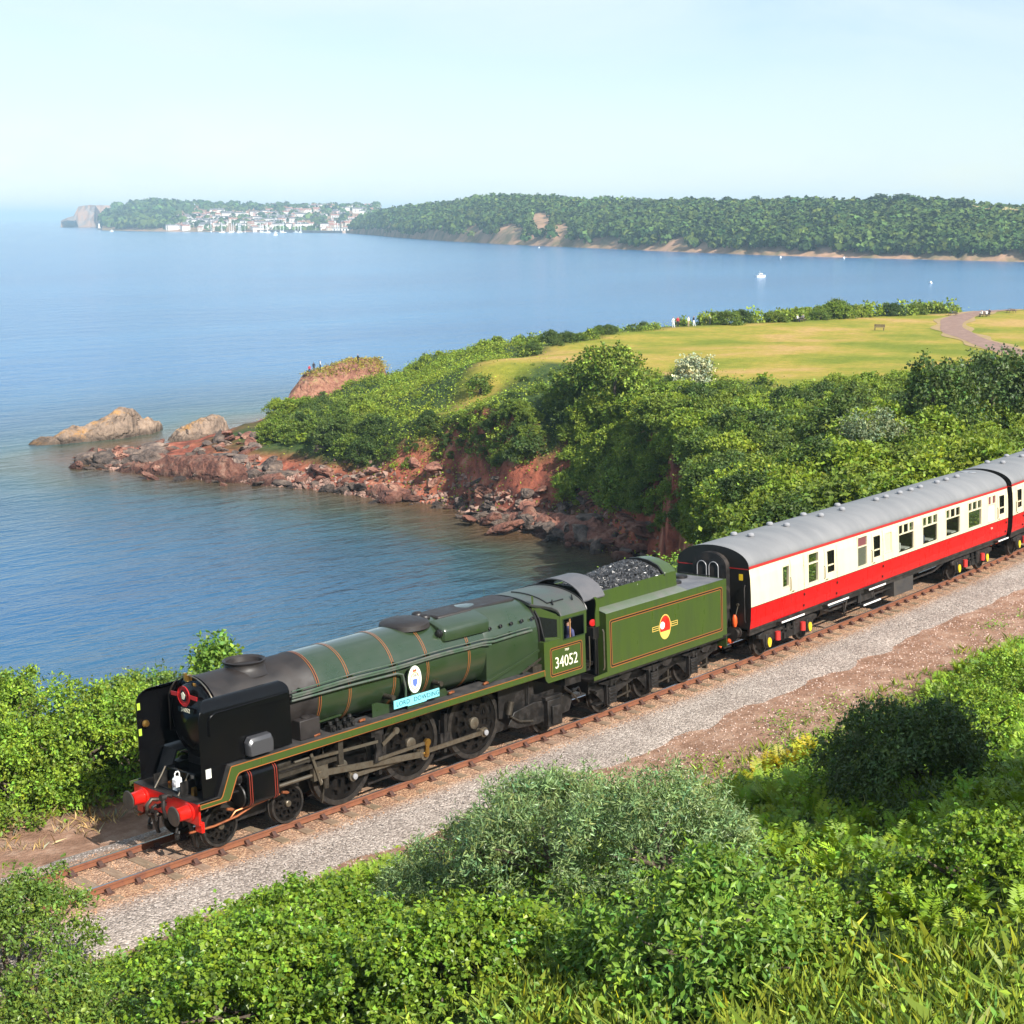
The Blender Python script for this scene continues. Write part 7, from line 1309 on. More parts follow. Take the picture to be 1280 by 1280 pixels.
ridge_rock('rock_ledge', ((590, 638, 650), (640, 636, 662), (700, 640, 676), (745, 645, 688), (785, 662, 696), (805, 676, 702)), 6.5, 807, 'rock_red', 'rough purple-brown rock shelf at the head of the cove', rough=0.8)
kn = ridge_rock('grassy_knoll', ((352, 500, 512), (360, 476, 511), (372, 464, 510), (385, 462, 510), (410, 457, 508), (430, 450, 506), (448, 447, 504), (466, 446, 503), (476, 451, 502), (484, 475, 501), (492, 490, 500)), 13, 809, 'rock_knoll', 'steep red rock knoll with a grassy top behind the green point', cat='knoll', rough=0.8, flat=0.35)

# rough grass on the knoll top
_co = np.array([v.co[:] for v in kn.data.vertices]); _hz = _co[:, 2] - SEA; _g = np.random.default_rng(12); _c = _co[(_hz > 4.6) & (_g.random(len(_co)) < 0.38)]
_n = len(_c)*5; _p = np.repeat(_c, 5, 0) + _g.normal(size=(_n, 3))*np.array([0.5, 0.5, 0.05]); _d = unit(_g.normal(size=(_n, 3))*np.array([1, 1, 0.4]) + np.array([0, 0, 0.5])); _nr = unit(_g.normal(size=(_n, 3))*0.4 + np.array([0, 0, 1.0])); _l = _g.uniform(0.2, 0.42, _n)
V, F = leaf_geo(_p, _nr, _d, _l, _l*0.6); _b = np.exp(_g.normal(size=_n)*0.3)
link('knoll_grass', np_mesh('knoll_grass', V, F, False, np.repeat(np.stack([_b*1.05, _b*0.95, _b*0.4], -1), 4, 0)), leaf_mat('knoll_grass_blade', (0.26, 0.24, 0.08), 0.6, 0.2), kind='stuff', label='rough yellowish grass on top of the red knoll', cat='grass')
# ------------------------------------------------------------------ far shore: woods, town, headland
def tree_blobs(pos, rad, hgt, seed, nl=27, lf=0.41):
    """crowns as shells of leaf clumps, all joined: (n,3) feet"""
    g = np.random.default_rng(seed); n = len(pos); d = unit(g.normal(size=(n, nl, 3)) + np.array([0, 0, 0.35])); d[..., 2] = np.abs(d[..., 2])*1.0 - 0.12
    S = np.stack([rad, rad, hgt*0.72], -1)[:, None]; p = d*S*g.uniform(0.82, 1.08, (n, nl, 1)) + pos[:, None] + np.array([0, 0, 1.0])*(hgt*0.28)[:, None, None]
    p = p.reshape(-1, 3); nr = unit(d.reshape(-1, 3)*1.1 + g.normal(size=(n*nl, 3))*0.38); t = unit(np.cross(nr, g.normal(size=(n*nl, 3)))); l = np.repeat(rad, nl)*lf*2.0*g.uniform(0.6, 1.2, n*nl)
    V, F = leaf_geo(p - t*l[:, None]*0.5, nr, t, l, l*0.95, 0.0)
    b = np.repeat(np.exp(g.normal(size=n)*0.24)*(0.62 + 0.8*fbm(pos[:, 0]*0.011, pos[:, 1]*0.011, 8)), nl)*np.exp(g.normal(size=n*nl)*0.16); h = np.repeat(g.normal(size=n)*0.13, nl)
    return V, F, np.repeat(np.clip(np.stack([b*(1 + h), b, b*(1 - h)], -1), 0.3, 2.2), 4, 0)
_I1 = ico(2)
M['far_leaf'] = mat('far_woodland', (0.062, 0.098, 0.022), 0.8, tint=True, spec=0.1)
M['far_hill'] = mat('far_cliff', (0.42, 0.25, 0.16), 0.95, col2=(0.16, 0.13, 0.07), nscale=0.035, ncut=(0.40, 0.60), spec=0.1, detail=9)
M['far_field'] = mat('far_field', (0.40, 0.32, 0.14), 0.95, spec=0.1)
def hill(name, shore, sky, setback, label, treeh, cliff=5.0, cols=160, mt='far_hill', back=1.5, prof_p=0.75, top_rows=True):
    """land rising from a waterline (pixels) to a skyline (pixels) set back behind it"""
    shore = np.array(shore, float); sky = np.array(sky, float); px = np.linspace(shore[0, 0], shore[-1, 0], cols); yw = np.interp(px, shore[:, 0], shore[:, 1]); ys = np.interp(px, sky[:, 0], sky[:, 1]); sb = np.interp(px, shore[:, 0], np.broadcast_to(setback, len(shore)))
    W0 = np.array([G(a, b, 0) for a, b in zip(px, yw)]); dw = np.hypot(W0[:, 0] - CAM[0], W0[:, 1] - CAM[1]); dirs = (W0[:, :2] - CAM[:2])/dw[:, None]
    dw = dw + 10*(fbm(px*0.12, px*0, 5) - 0.5); dr = dw + sb
    pitchrow = np.array([ray(a, b) for a, b in zip(px, ys)]); zr = CAM[2] + dr*pitchrow[:, 2]/np.hypot(pitchrow[:, 0], pitchrow[:, 1]) - treeh
    ts = np.concatenate([[-0.03, 0, 0.015, 0.03, 0.05], np.linspace(0.08, 1, 26), [1.15, back]])
    def zt(t, i): 
        c = cliff*(0.5 + 1.0*fbm(px[i]*0.15, t*0 + 2.0, 6)); top = zr[i]
        tt = np.clip(t, 0, 1); return np.where(t < 0, SEA - 4, np.where(t < 0.05, SEA + c*np.clip(t, 0, 0.05)/0.05, SEA + c + (top - SEA - c)*((tt - 0.05)/0.95)**prof_p))
    V = np.array([[(*(CAM[:2] + dirs[i]*(dw[i] + sb[i]*t)), float(zt(np.array(t), i))) for t in ts] for i in range(cols)]); n, m = V.shape[:2]
    k = np.arange(n*m).reshape(n, m); F = np.stack([k[:-1, :-1], k[1:, :-1], k[1:, 1:], k[:-1, 1:]], -1).reshape(-1, 4)
    o = link(name, np_mesh(name, V.reshape(-1, 3), F, True), M[mt], kind='structure')
    def at(u, t):
        i = np.clip(np.interp(u, px, np.arange(cols)), 0, cols - 1); f = lambda arr: np.interp(u, px, arr)
        d = f(dw) + f(sb)*t; dx, dy = f(dirs[:, 0]), f(dirs[:, 1]); ii = np.round(i).astype(int)
        z = np.array([float(zt(np.array(b), a)) for a, b in zip(ii, t)]); return np.stack([CAM[0] + dx*d, CAM[1] + dy*d, z], -1), d
    return o, at
gf = np.random.default_rng(31)
# wooded shore
_, woods_at = hill('far_shore', ((432, 291.2), (470, 294), (500, 297), (560, 301.5), (640, 306), (760, 311), (850, 315), (960, 319.2), (1060, 322), (1180, 325), (1300, 328)),
    ((432, 287), (446, 273), (480, 262), (520, 258), (560, 254.5), (600, 246), (640, 246), (680, 246), (740, 250), (800, 251), (900, 250.5), (1000, 251), (1060, 253), (1090, 250), (1130, 250), (1180, 254), (1230, 258), (1300, 261)),
    (160, 260, 330, 380, 420, 420, 400, 380, 340, 300, 280), '', 8.0, cliff=5, prof_p=0.62)
n = 10000; u = 436 + (1300 - 436)*gf.random(n)**0.75; t = 0.035 + 1.0*gf.random(n)
def hole(u, t):
    r = np.zeros(len(u), bool)
    for a, b, c, d in ((676, 0.33, 15, 0.26), (640, 0.12, 15, 0.09), (588, 0.12, 9, 0.06), (615, 0.035, 30, 0.035), (703, 0.14, 12, 0.14), (550, 0.07, 12, 0.045), (760, 0.06, 22, 0.03), (850, 0.07, 12, 0.04)): r |= ((u - a)/c)**2 + ((t - b)/d)**2 < 1
    return r
k = ~hole(u, t) & (t > 0.012 + 0.09*fbm(u*0.09, u*0, 3)**2); u, t = u[k], t[k]; P, dd = woods_at(u, t)
sc = np.clip(dd/1500, 0.75, 1.7); V, F, c_ = tree_blobs(P, gf.uniform(3.0, 7.0, len(P))*sc**0.3*(0.75 + 0.5*fbm(P[:, 0]*0.012, P[:, 1]*0.012, 4)), gf.uniform(6, 13, len(P))*sc**0.3*(0.7 + 0.6*fbm(P[:, 0]*0.012, P[:, 1]*0.012, 4)), 33)
link('far_woodland', np_mesh('far_woodland', V, F, False, c_), M['far_leaf'], kind='stuff', label='dense green woodland covering the far shore across the bay', cat='woodland')
# separate trees on the skyline
_cr = fol_mesh('crown', 601, (5, 5, 9), 900, 1.5, 0.8, K=8, per=5, spray=1.2, low=0.3); _tk = MB().tube([(0, 0, -3), (0, 0, 4), (0.2, 0, 7)], [0.5, 0.4, 0.2], 6).mesh('trunk')
_pc = MB()
M['far_tree'] = leaf_mat('far_tree_leaf', (0.04, 0.065, 0.018), 0.7, 0.1)
for u0, t0, sx, sz, lb in ((758, 1.0, 1.0, 0.85, 'round-headed tree standing above the far woodland skyline'), (907, 1.0, 1.1, 0.75, 'dark tree clump of three tops on the far skyline, the one beside the gap'), (943, 1.0, 0.9, 0.8, 'pointed dark tree on the far skyline between two others'), (982, 1.0, 0.9, 0.8, 'pointed dark tree on the far skyline next to the long flat stretch of woodland'),
                        (1098, 0.95, 1.7, 0.9, 'broad dark tree at the start of the taller far clump'), (1125, 0.95, 1.6, 0.9, 'broad dark tree in the middle of the taller far clump'), (1198, 0.8, 1.8, 1.0, 'large round tree beside the pale far field')):
    q, _d = woods_at(np.array([u0, u0]), np.array([t0, t0])); o = empty('skyline_tree', q[0], (0, 0, u0), label=lb, cat='tree'); o.scale = (sx*1.3, sx*1.3, sz*1.45); link('crown', _cr, M['far_tree'], o, loc=(0, 0, 2)); link('trunk', _tk, M['bark'], o)
q = np.array([[woods_at(np.array([a]), np.array([b]))[0][0] + np.array([0, 0, 9.0]) for b in (0.80, 1.02)] for a in (1212, 1240, 1270, 1300)])
V = q.reshape(-1, 3); i = np.arange(8).reshape(4, 2); F = np.stack([i[:-1, 0], i[1:, 0], i[1:, 1], i[:-1, 1]], -1); link('far_field', np_mesh('far_field', V, F), M['far_field'], kind='structure')
# harbour town on its hill
_, town_at = hill('town_hill', ((128, 288), (200, 289.5), (300, 290), (400, 290.5), (470, 291)), ((128, 268), (150, 261), (180, 255.5), (210, 254), (250, 254), (290, 256), (330, 258), (360, 257), (400, 258), (430, 257), (500, 258)), 900, '', 5, cliff=2, cols=90, mt='far_hill', prof_p=0.9)
M['town_green'] = M['far_leaf']
n = 1500; u = gf.uniform(132, 500, n); t = gf.random(n)*1.02; dens = np.where(u < 215, 1.0, np.where(t > 0.8, 0.7, 0.22)); k = (gf.random(n) < dens) & ~((u < 260) & (t < 0.1)); u, t = u[k], t[k]; P, dd = town_at(u, t); big = np.where(u < 230, 1.5, 1.0)
V, F, c_ = tree_blobs(P, gf.uniform(8, 15, len(P))*big, gf.uniform(9, 18, len(P))*big, 35); link('town_trees', np_mesh('town_trees', V, F, False, c_), M['far_leaf'], kind='stuff', label='green trees growing between the houses of the far harbour town', cat='trees')
M['slate'] = mat('slate_roof', (0.13, 0.12, 0.125), 0.7); M['tile'] = mat('tile_roof', (0.30, 0.13, 0.09), 0.7)
walls = [mat('house_wall_%d' % i, c, 0.8) for i, c in enumerate(((0.68, 0.66, 0.62), (0.60, 0.53, 0.44), (0.58, 0.40, 0.35), (0.62, 0.62, 0.62)))]
M['win'] = mat('far_window', (0.05, 0.06, 0.07), 0.2)
def house_mesh(w, d, h, rh, wm, rm):
    mb = MB(); mb.box(-w/2, w/2, -d/2, d/2, -6, h); nf = len(mb.f); mb.prism([(-d/2 - 0.4, h), (d/2 + 0.4, h), (0, h + rh)], -w/2 - 0.3, w/2 + 0.3, 'yz'); nr_ = len(mb.f); mb.box(w*0.25, w*0.25 + 1, -0.5, 0.5, h + rh*0.5, h + rh + 1.2); nc = len(mb.f)
    for k in (-0.3, 0.05, 0.3):
        for z in (1.2, 3.9): 
            if z + 1.4 < h: mb.box(k*w - 0.7, k*w + 0.7, -d/2 - 0.06, -d/2 - 0.02, z, z + 1.4)
    me = mb.mesh('house', 0); mi = np.array([0]*nf + [1]*(nr_ - nf) + [0]*(nc - nr_) + [2]*(len(mb.f) - nc), np.int32); me.polygons.foreach_set('material_index', mi)
    for m in (wm, rm, M['win']): me.materials.append(m)
    return me
HM = [('white', house_mesh(11, 9, 7, 2.2, walls[0], M['slate'])), ('cream', house_mesh(10, 9, 6.6, 2.4, walls[1], M['tile'])), ('white', house_mesh(22, 9, 7.5, 2.2, walls[0], M['slate'])), ('pink', house_mesh(12, 9, 7, 2.4, walls[2], M['slate'])), ('grey', house_mesh(14, 9, 6.6, 2.2, walls[0], M['tile']))]
LB = {'white': 'white house with slate roof on the far harbour hillside', 'cream': 'cream house with tiled roof on the far harbour hillside', 'pink': 'pink house with slate roof on the far harbour hillside', 'grey': 'white house with red tiled roof on the far harbour hillside'}
for i in range(290):
    band = i % 3
    u0 = gf.uniform(*((205, 350), (330, 500), (215, 480))[band]); t0 = gf.uniform(*((0.06, 0.62), (0.35, 0.98), (0.02, 0.35))[band])
    if u0 < 240 and t0 > 0.45: t0 *= 0.5
    q, _d = town_at(np.array([u0, u0]), np.array([t0, t0])); c, me = HM[int(gf.integers(5))]; ang = math.atan2(q[0, 1] - CAM[1], q[0, 0] - CAM[0]) - math.pi/2
    link('house', me, None, None, q[0] + np.array([0, 0, 1.5]), (0, 0, ang + gf.normal()*0.25), gf.uniform(0.9, 1.4), label=LB[c], cat='house', group=c + ' houses of the far harbour town')
for px_, t0, w, h, lb in ((385, 0.03, 60, 9, 'long pale quay building with tall columns at the far harbour'), (430, 0.03, 50, 8, 'white flat quay building behind the masts near the wooded shore'), (452, 0.12, 30, 7, 'white flat-roofed block above the far quay'), (365, 0.38, 28, 8, 'large white flat-roofed block halfway up the far town'), (300, 0.50, 40, 7, 'pink terrace in the middle of the far town')):
    q, _d = town_at(np.array([px_]*2), np.array([t0]*2)); ang = math.atan2(q[0, 1] - CAM[1], q[0, 0] - CAM[0]) - math.pi/2; o = empty('quay_building', q[0], (0, 0, ang), label=lb, cat='building')
    MB().box(-w/2, w/2, 0, 14, -4, h).build('wall', walls[2] if 'pink' in lb else walls[0], o, smooth=0); MB().box(-w/2 - 1, w/2 + 1, -1, 15, h, h + 1.2).build('roof', M['slate'], o, smooth=0)
    for k in np.arange(-w/2 + 3, w/2 - 3, 6.5): MB().box(k, k + 3, -0.15, 0, h*0.25, h*0.8).build('window', M['win'], o, smooth=0)
# breakwater with its light, moored yachts
a, b = G(124, 287.6, 0), G(430, 291.5, 0); dv_ = (b - a)/np.linalg.norm(b - a); nv = np.array([-dv_[1], dv_[0], 0]); mb = MB()
mb.loft([[tuple(p + nv*4 + np.array([0, 0, -3])), tuple(p + nv*4 + np.array([0, 0, 5.0])), tuple(p - nv*4 + np.array([0, 0, 5.0])), tuple(p - nv*4 + np.array([0, 0, -3]))] for p in (a, a + (b - a)*0.5 + nv*20, b)])
mb.build('breakwater', mat('breakwater_stone', (0.50, 0.38, 0.30), 0.9, col2=(0.35, 0.26, 0.21), nscale=0.05), off=tuple(a), loc=tuple(a), label='long low stone breakwater across the far harbour mouth', cat='breakwater', smooth=0)
lp = a + np.array([0, 0, 5.0]); lh = empty('lighthouse', lp, label='small white lighthouse at the end of the far breakwater', cat='lighthouse'); MB().lathe([(0, 3.2), (8, 2.4), (8.2, 3.0), (8.8, 3.0)], (0, 0, 0), (0, 0, 1), 14).build('tower', M['white'], lh); MB().lathe([(8.8, 1.8), (11, 1.8), (12.6, 0.1)], (0, 0, 0), (0, 0, 1), 12).build('lantern', M['white'], lh)
ym = MB().loft([[(x, y*w, z) for y, z in ((-1, 1.3), (-0.8, 0), (0.8, 0), (1, 1.3))] for x, w in ((-5, 1.2), (0, 1.7), (4, 1.1), (6, 0.1))]).box(-3, 1.5, -1, 1, 1.3, 2.2).cyl((0.8, 0, 1.3), (0.8, 0, 18), 0.42, n=6).bar((0.8, 0, 3), (-4, 0, 3), 0.4, 0.5).mesh('yacht')
for i in range(46):
    u0 = gf.uniform(262, 440); p = G(u0, gf.uniform(289.2, 291.4), 0)
    link('moored_yacht', ym, M['white'], None, p, (0, 0, gf.uniform(0, 6.3)), gf.uniform(0.8, 1.25), label='white yacht with bare mast moored in the far harbour', cat='yacht', group='yachts moored in the far harbour')
def boat(px_, py_, L_, lb, rz):
    o = empty('motor_boat', G(px_, py_, 0), (0, 0, rz), label=lb, cat='boat'); o.scale = (L_/7,)*3
    MB().loft([[(x, y*w, z + sh) for y, z in ((-1, 1.1), (-0.75, -0.3), (0.75, -0.3), (1, 1.1))] for x, w, sh in ((-3.5, 1.1, 0), (0, 1.3, 0), (2.3, 1.0, 0.15), (3.5, 0.08, 0.4))]).build('hull', M['white'], o)
    MB().prism([(-1.6, 1.05), (1.4, 1.05), (0.7, 2.5), (-1.4, 2.5)], -0.95, 0.95).build('cabin', M['white'], o); MB().prism([(-1.3, 1.6), (1.0, 1.6), (0.7, 2.2), (-1.2, 2.2)], -0.97, 0.97).build('window', M['win'], o); MB().box(-1.5, 0.8, -1.0, 1.0, 2.52, 2.6).build('roof', M['white'], o); MB().cyl((-0.8, 0, 2.6), (-0.8, 0, 4.2), 0.05, n=6).build('mast', M['white'], o)
boat(951, 346.5, 5.6, 'white cabin motor boat alone on the open bay', YAW*-1 + 0.4); boat(345, 294.5, 13, 'white motor launch under way off the far harbour', 0.5); boat(140, 289.8, 12, 'white boat lying off the end of the far breakwater', 0.3)
boat(674, 310, 3.2, 'small white boat close under the bare far cliff', 0.6); boat(976, 322.5, 3.6, 'small white boat just off the far wooded shore', 0.5); boat(1055, 323.2, 3.6, 'small white boat by the rocks of the far wooded shore', 0.7); boat(1163, 354, 2.4, 'tiny white dinghy on the bay off the field', 1.0); boat(488, 295.5, 8, 'small white boat off the wooded point by the harbour', 0.2)
# high headland at the end
bh_s = ((78, 280.4), (95, 281), (140, 283), (175, 285)); d0 = 5600
def P_at(px_, row, d): return D(px_, row, d)
mb = MB(); cols = []
for px_, tops in ((76, ((277.5, 0), (277, 60))), (84, ((275.5, 0), (272, 50))), (92, ((276, 0), (270, 40))), (95, ((275, 0), (264, 60))), (98, ((276, 0), (258, 80))), (105, ((276, 0), (256.9, 60))), (112, ((275, 0), (256.2, 130))), (119, ((277, 0), (256.6, 70))), (125, ((276, 0), (256.1, 150))), (131, ((278, 0), (256.8, 100))), (142, ((280, 0), (256.5, 160))), (150, ((280, 0), (258.5, 260))), (165, ((281, 0), (259, 420))), (185, ((282, 0), (262, 420)))):
    dd = 5600 - (px_ - 76)*1.2; f_ = D(px_, 283.6, dd); f_[2] = SEA; wob = 60*math.sin(px_*1.7) + 30*math.sin(px_*0.6); tp = P_at(px_, tops[1][0], dd + tops[1][1] + wob*0.4); md = P_at(px_, tops[0][0], dd + 20 + wob); bk = P_at(px_, tops[1][0], dd + 700); bk[2] = min(bk[2], tp[2])
    cols.append([tuple(f_ - np.array([0, 0, 4])), tuple(f_ + np.array([0, 0, 2])), tuple(md), tuple((np.array(md) + np.array(tp))/2 + np.array([0, 0, 3.0])), tuple(tp), tuple(bk)])
mb.loft(cols, False, False); mb.build('limestone_headland', mat('headland_limestone', (0.22, 0.19, 0.175), 0.9, col2=(0.33, 0.205, 0.14), nscale=0.02, ncut=(0.42, 0.58), stretch=(1, 1, 0.25)), off=cols[4][0], loc=cols[4][0], smooth=0, label='high square-cut cliff headland at the far end of the bay', cat='headland')
# ------------------------------------------------------------------ people, tables and benches
def person_mesh(pose='stand', h=1.7):
    """one continuous figure grown round a skeleton; materials: 0 skin, 1 top, 2 trousers, 3 hair"""
    k = h/1.7
    J = {'pelvis': (0, 0, 0.93), 'waist': (0, 0, 1.08), 'chest': (0, 0, 1.30), 'neck': (0, 0, 1.45), 'chin': (0, -0.02, 1.52), 'head': (0, -0.02, 1.60), 'crown': (0, 0, 1.68)}
    legs = {'stand': ((0.10, 0.0, 0.9), (0.11, -0.01, 0.50), (0.11, 0.02, 0.09), (0.11, -0.13, 0.04)), 'walk': ((0.10, 0, 0.9), (0.11, -0.14, 0.5), (0.11, -0.22, 0.1), (0.11, -0.36, 0.05)), 'sit': ((0.10, 0, 0.9), (0.12, -0.42, 0.93), (0.12, -0.44, 0.50), (0.12, -0.57, 0.46))}
    arms = {'stand': ((0.19, 0, 1.38), (0.24, 0.02, 1.12), (0.24, -0.06, 0.88), (0.24, -0.08, 0.80)), 'walk': ((0.19, 0, 1.38), (0.23, 0.12, 1.14), (0.23, 0.05, 0.92), (0.23, 0.02, 0.85)), 'sit': ((0.19, 0, 1.38), (0.25, -0.12, 1.14), (0.17, -0.33, 1.12), (0.13, -0.42, 1.14))}
    V = []; E = []; Rr = []
    def add(p, r, par=None):
        V.append(tuple(q*k for q in p)); Rr.append(r*k)
        if par is not None: E.append((par, len(V) - 1))
        return len(V) - 1
    pv = add(J['pelvis'], 0.15); ws = add(J['waist'], 0.135, pv); ch = add(J['chest'], 0.16, ws); nk = add(J['neck'], 0.062, ch); cn = add(J['chin'], 0.075, nk); hd = add(J['head'], 0.105, cn); add(J['crown'], 0.075, hd)
    for sg in (1, -1):
        l = legs[pose]; l2 = legs['stand' if pose == 'walk' and sg < 0 else pose]
        a = pv
        for p, r in zip(l2 if sg < 0 else l, (0.095, 0.065, 0.045, 0.035)): a = add((p[0]*sg, p[1], p[2]), r, a)
        a = ch
        for p, r in zip(arms[pose], (0.062, 0.048, 0.036, 0.032)): a = add((p[0]*sg, p[1], p[2]), r, a)
    me = bpy.data.meshes.new('person'); me.from_pydata(V, E, []); o = bpy.data.objects.new('person', me); COL.objects.link(o)
    m = o.modifiers.new('skin', 'SKIN'); m.use_smooth_shade = True
    sv = me.skin_vertices[0].data
    for i, r in enumerate(Rr): sv[i].radius = (r, r*0.85 if i < 3 else r)
    sv[0].use_root = True
    ss = o.modifiers.new('sub', 'SUBSURF'); ss.levels = 1; ss.render_levels = 1
    dg = bpy.context.evaluated_depsgraph_get(); out = bpy.data.meshes.new_from_object(o.evaluated_get(dg)); bpy.data.objects.remove(o)
    mi = np.zeros(len(out.polygons), np.int32)
    for i, p in enumerate(out.polygons):
        c = p.center/k; mi[i] = 1
        if c.z > 1.47: mi[i] = 3 if (c.z > 1.63 or (c.y > 0.02 and c.z > 1.53)) else 0
        elif pose == 'sit' and c.z < 1.0: mi[i] = 2
        elif c.z < 0.98 and abs(c.x) < 0.20: mi[i] = 2
        elif abs(c.x) > 0.2 and c.z < 0.9 and pose != 'sit': mi[i] = 0
        if pose == 'sit' and c.y < -0.36 and c.z > 1.05: mi[i] = 0
    return out, mi
CL = {n: mat('cloth_' + n, c, 0.85) for n, c in (('white', (0.7, 0.7, 0.68)), ('dark', (0.02, 0.02, 0.03)), ('red', (0.4, 0.03, 0.05)), ('blue', (0.06, 0.09, 0.22)), ('grey', (0.2, 0.2, 0.2)), ('tan', (0.4, 0.3, 0.2)), ('hair', (0.05, 0.03, 0.02)), ('grey_hair', (0.35, 0.33, 0.3)))}
PM = {}
def person(loc, rz, top, leg, label, pose='stand', h=1.7, hair='hair', group=None):
    key = (pose, h)
    if key not in PM: PM[key] = person_mesh(pose, h)
    me = PM[key][0].copy(); me.materials.clear()
    for m in (M['skin'], CL.get(top, M['overall']), CL.get(leg, M['overall']), CL[hair]): me.materials.append(m)
    me.polygons.foreach_set('material_index', PM[key][1])
    return link('person', me, None, None, loc, (0, 0, rz), label=label, cat='person', group=group)
# driver at the cab window
dp = trk(11.66, 0.98, 1.38); dr_o = person(dp, KC*4 - math.pi/2 - 0.3, 'overall', 'overall', 'person in blue overalls leaning at the locomotive cab window', 'stand', 1.72)
cp_ = MB().lathe([(0, 0.11), (0.05, 0.115), (0.08, 0.09), (0.085, 0)], (0, 0, 1.645), (0, 0, 1), 14, True, False).box(-0.07, 0.07, -0.19, -0.08, 1.645, 1.66).build('cap', M['cap'], dr_o, smooth=40)
for s0, v0, tp, lb in ((30.75, 0.75, 'white', 'person in a white top seated behind the first large carriage window'), (32.6, 0.8, 'blue', 'person in blue seated behind the second large carriage window'), (33.0, 0.35, 'red', 'person in red seated deeper inside the second large carriage window'), (34.55, 0.75, 'tan', 'person in tan seated behind the third large carriage window'), (36.6, 0.75, 'grey', 'person in grey seated behind the fourth large carriage window')):
    q = trk(s0, v0, 0.80); person(q, KC*(s0 - S0) + (-math.pi/2 if s0 % 2 < 1 else math.pi/2), tp, 'dark', lb, 'sit', 1.7)
def land_at(px_, py_, d0=100): return ground_at(px_, py_, d0)
def top_of(o, x, y):
    co = np.array([v.co[:] for v in o.data.vertices]); k = np.argsort((co[:, 0] - x)**2 + (co[:, 1] - y)**2)[:4]; return co[k, 2].max()
for px_, d_, tp, lg, lb, hh in ((386.5, 260, 'red', 'dark', 'person in red on the edge of the knoll', 1.45), (392, 260.5, 'dark', 'dark', 'person in dark clothes between two others on the knoll', 1.6), (400, 261, 'white', 'dark', 'person in a pale top beside the group on the knoll', 1.6), (447.5, 265, 'dark', 'dark', 'person in black alone on the highest part of the knoll', 1.6)):
    q = D(px_, 450, d_); z = top_of(kn, q[0], q[1]); person((q[0], q[1], z + 0.1), 0.6*px_, tp, lg, lb, 'stand', hh)
for px_, py_, tp, lg, lb, ps in ((841.5, 409.5, 'white', 'white', 'person in white walking along the hedge of the field', 'walk'), (847, 408.8, 'red', 'dark', 'person in a red top beside the one in white', 'stand'), (860.5, 408.2, 'white', 'tan', 'person in a white top and tan trousers on the field', 'stand'), (867, 407.8, 'dark', 'white', 'person in a dark top and white trousers on the field', 'walk'), (887, 405.6, 'white', 'grey', 'person in white standing alone next to the hedge', 'stand')):
    q = land_at(px_, py_, 200); person(q, 0.3 + px_, tp, lg, lb, ps, 1.7, 'hair')
M['bench_wood'] = mat('bench_timber', (0.075, 0.05, 0.035), 0.8, col2=(0.12, 0.085, 0.06), nscale=5)
def picnic_table(px_, py_, rz, label):
    o = empty('picnic_table', land_at(px_, py_, 180), (0, 0, rz), label=label, cat='picnic table')
    for k in range(4): MB().box(-0.9, 0.9, -0.36 + 0.185*k, -0.36 + 0.165 + 0.185*k, 0.72, 0.76).build('tabletop_plank', M['bench_wood'], o, smooth=0)
    for y in (-0.72, 0.72): MB().box(-0.9, 0.9, y - 0.13, y + 0.13, 0.43, 0.47).build('seat', M['bench_wood'], o, smooth=0)
    for x in (-0.65, 0.65):
        for e in (-1, 1): MB().bar((x, e*0.30, 0.72), (x, e*0.68, 0.0), 0.05, 0.10, (1, 0, 0)).build('leg', M['bench_wood'], o, smooth=0)
        MB().bar((x, -0.75, 0.40), (x, 0.75, 0.40), 0.05, 0.08).build('crossbeam', M['bench_wood'], o, smooth=0)
picnic_table(1000, 402, 0.9, 'picnic table with people seated beside the hedge on the field'); picnic_table(1081, 396, 0.5, 'picnic table in front of the hedge with a pale group seated'); picnic_table(1191, 394.5, 0.7, 'dark picnic table by the hedge where the path bends'); picnic_table(1231, 395.5, 0.8, 'picnic table beside the path with several people'); picnic_table(1264, 391, 0.8, 'pale picnic table beyond the path')
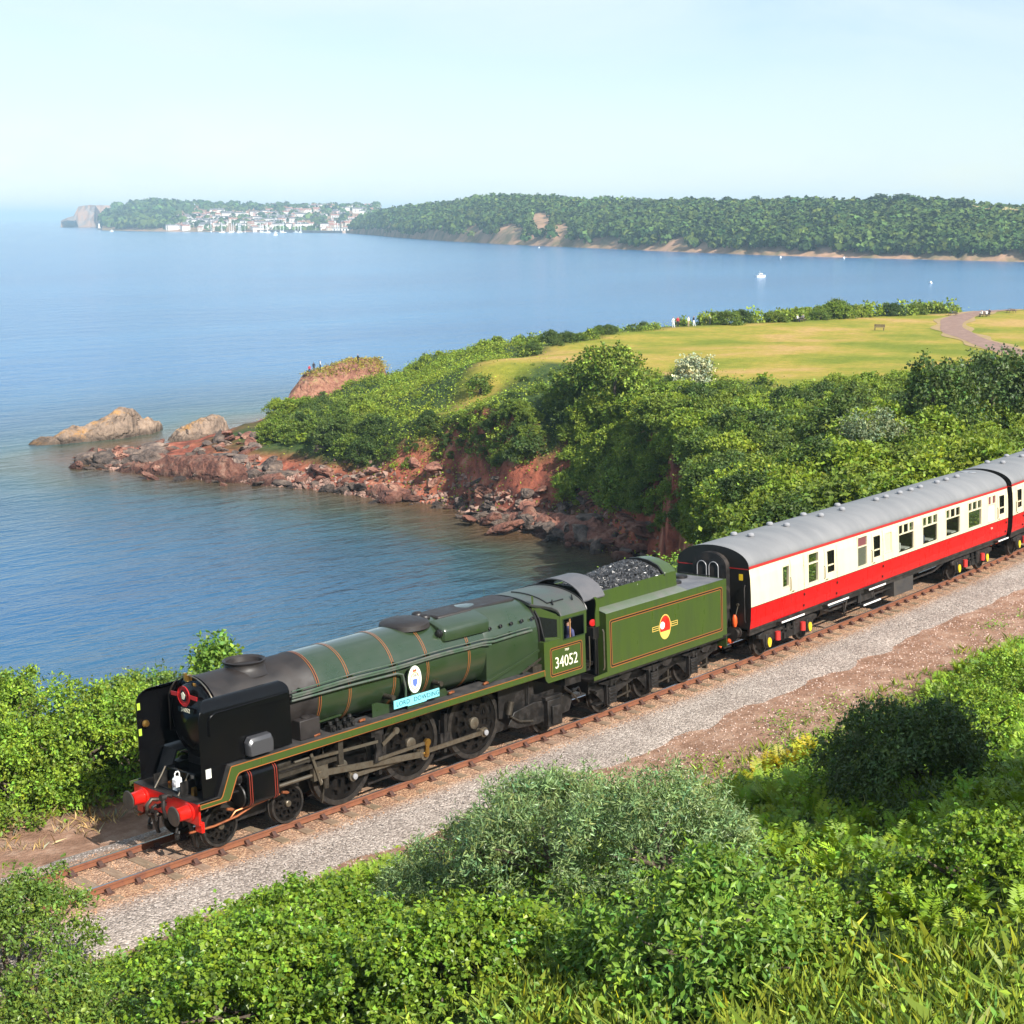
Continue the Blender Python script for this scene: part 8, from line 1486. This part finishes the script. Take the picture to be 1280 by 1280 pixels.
for px_, py_, tp, lb in ((996.5, 402.5, 'white', 'person in white seated at the table by the hedge'), (1003.5, 401.8, 'grey', 'person in grey seated at the table by the hedge'), (1077, 396.6, 'tan', 'person in tan seated at the table in front of the hedge'), (1085, 395.6, 'red', 'person in red seated at the table in front of the hedge'), (1227, 396.2, 'white', 'person in white seated at the path-side table'), (1233, 396.2, 'white', 'person in a pale top seated on the far seat of the path-side table'), (1236.5, 395, 'dark', 'person in dark clothes seated at the path-side table')):
    q = land_at(px_, py_, 180); person(q - np.array([0, 0, 0.42]), px_*0.7, tp, 'dark', lb, 'sit', 1.7)
def bench(px_, py_, rz, label):
    o = empty('park_bench', land_at(px_, py_, 150), (0, 0, rz), label=label, cat='bench')
    for k in range(3): MB().box(-0.85, 0.85, -0.22 + 0.15*k, -0.10 + 0.15*k, 0.42, 0.46).build('seat_plank', M['bench_wood'], o, smooth=0)
    for k in range(3): MB().box(-0.85, 0.85, 0.24 + 0.02*k, 0.28 + 0.02*k, 0.56 + 0.14*k, 0.67 + 0.14*k).build('back_plank', M['bench_wood'], o, smooth=0)
    for x in (-0.7, 0.7): MB().bar((x, 0.26, 0), (x, 0.30, 0.95), 0.06, 0.07, (1, 0, 0)).build('leg', M['bench_wood'], o, smooth=0); MB().bar((x, -0.2, 0), (x, -0.2, 0.42), 0.06, 0.07, (1, 0, 0)).build('leg', M['bench_wood'], o, smooth=0); MB().bar((x, -0.22, 0.62), (x, 0.28, 0.64), 0.06, 0.05).build('armrest', M['bench_wood'], o, smooth=0)
bench(1099, 413, -1.2, 'dark wooden bench alone in the middle of the dry field')
# ------------------------------------------------------------------ haze: one closed box of even air
hz = MB().box(-30000, 30000, -30000, 30000, SEA - 12, 108).build('haze', None, smooth=0, kind='stuff', label='pale blue summer haze over the bay', cat='haze')
hm = bpy.data.materials.new('haze'); hm.use_nodes = True; hm.node_tree.nodes.remove(hm.node_tree.nodes['Principled BSDF'])
pv = hm.node_tree.nodes.new('ShaderNodeVolumePrincipled'); pv.inputs['Density'].default_value = 0.00013; pv.inputs['Color'].default_value = (0.55, 0.80, 1.0, 1); pv.inputs['Anisotropy'].default_value = 0.0
hm.node_tree.links.new(pv.outputs[0], hm.node_tree.nodes['Material Output'].inputs['Volume']); hz.data.materials.append(hm)
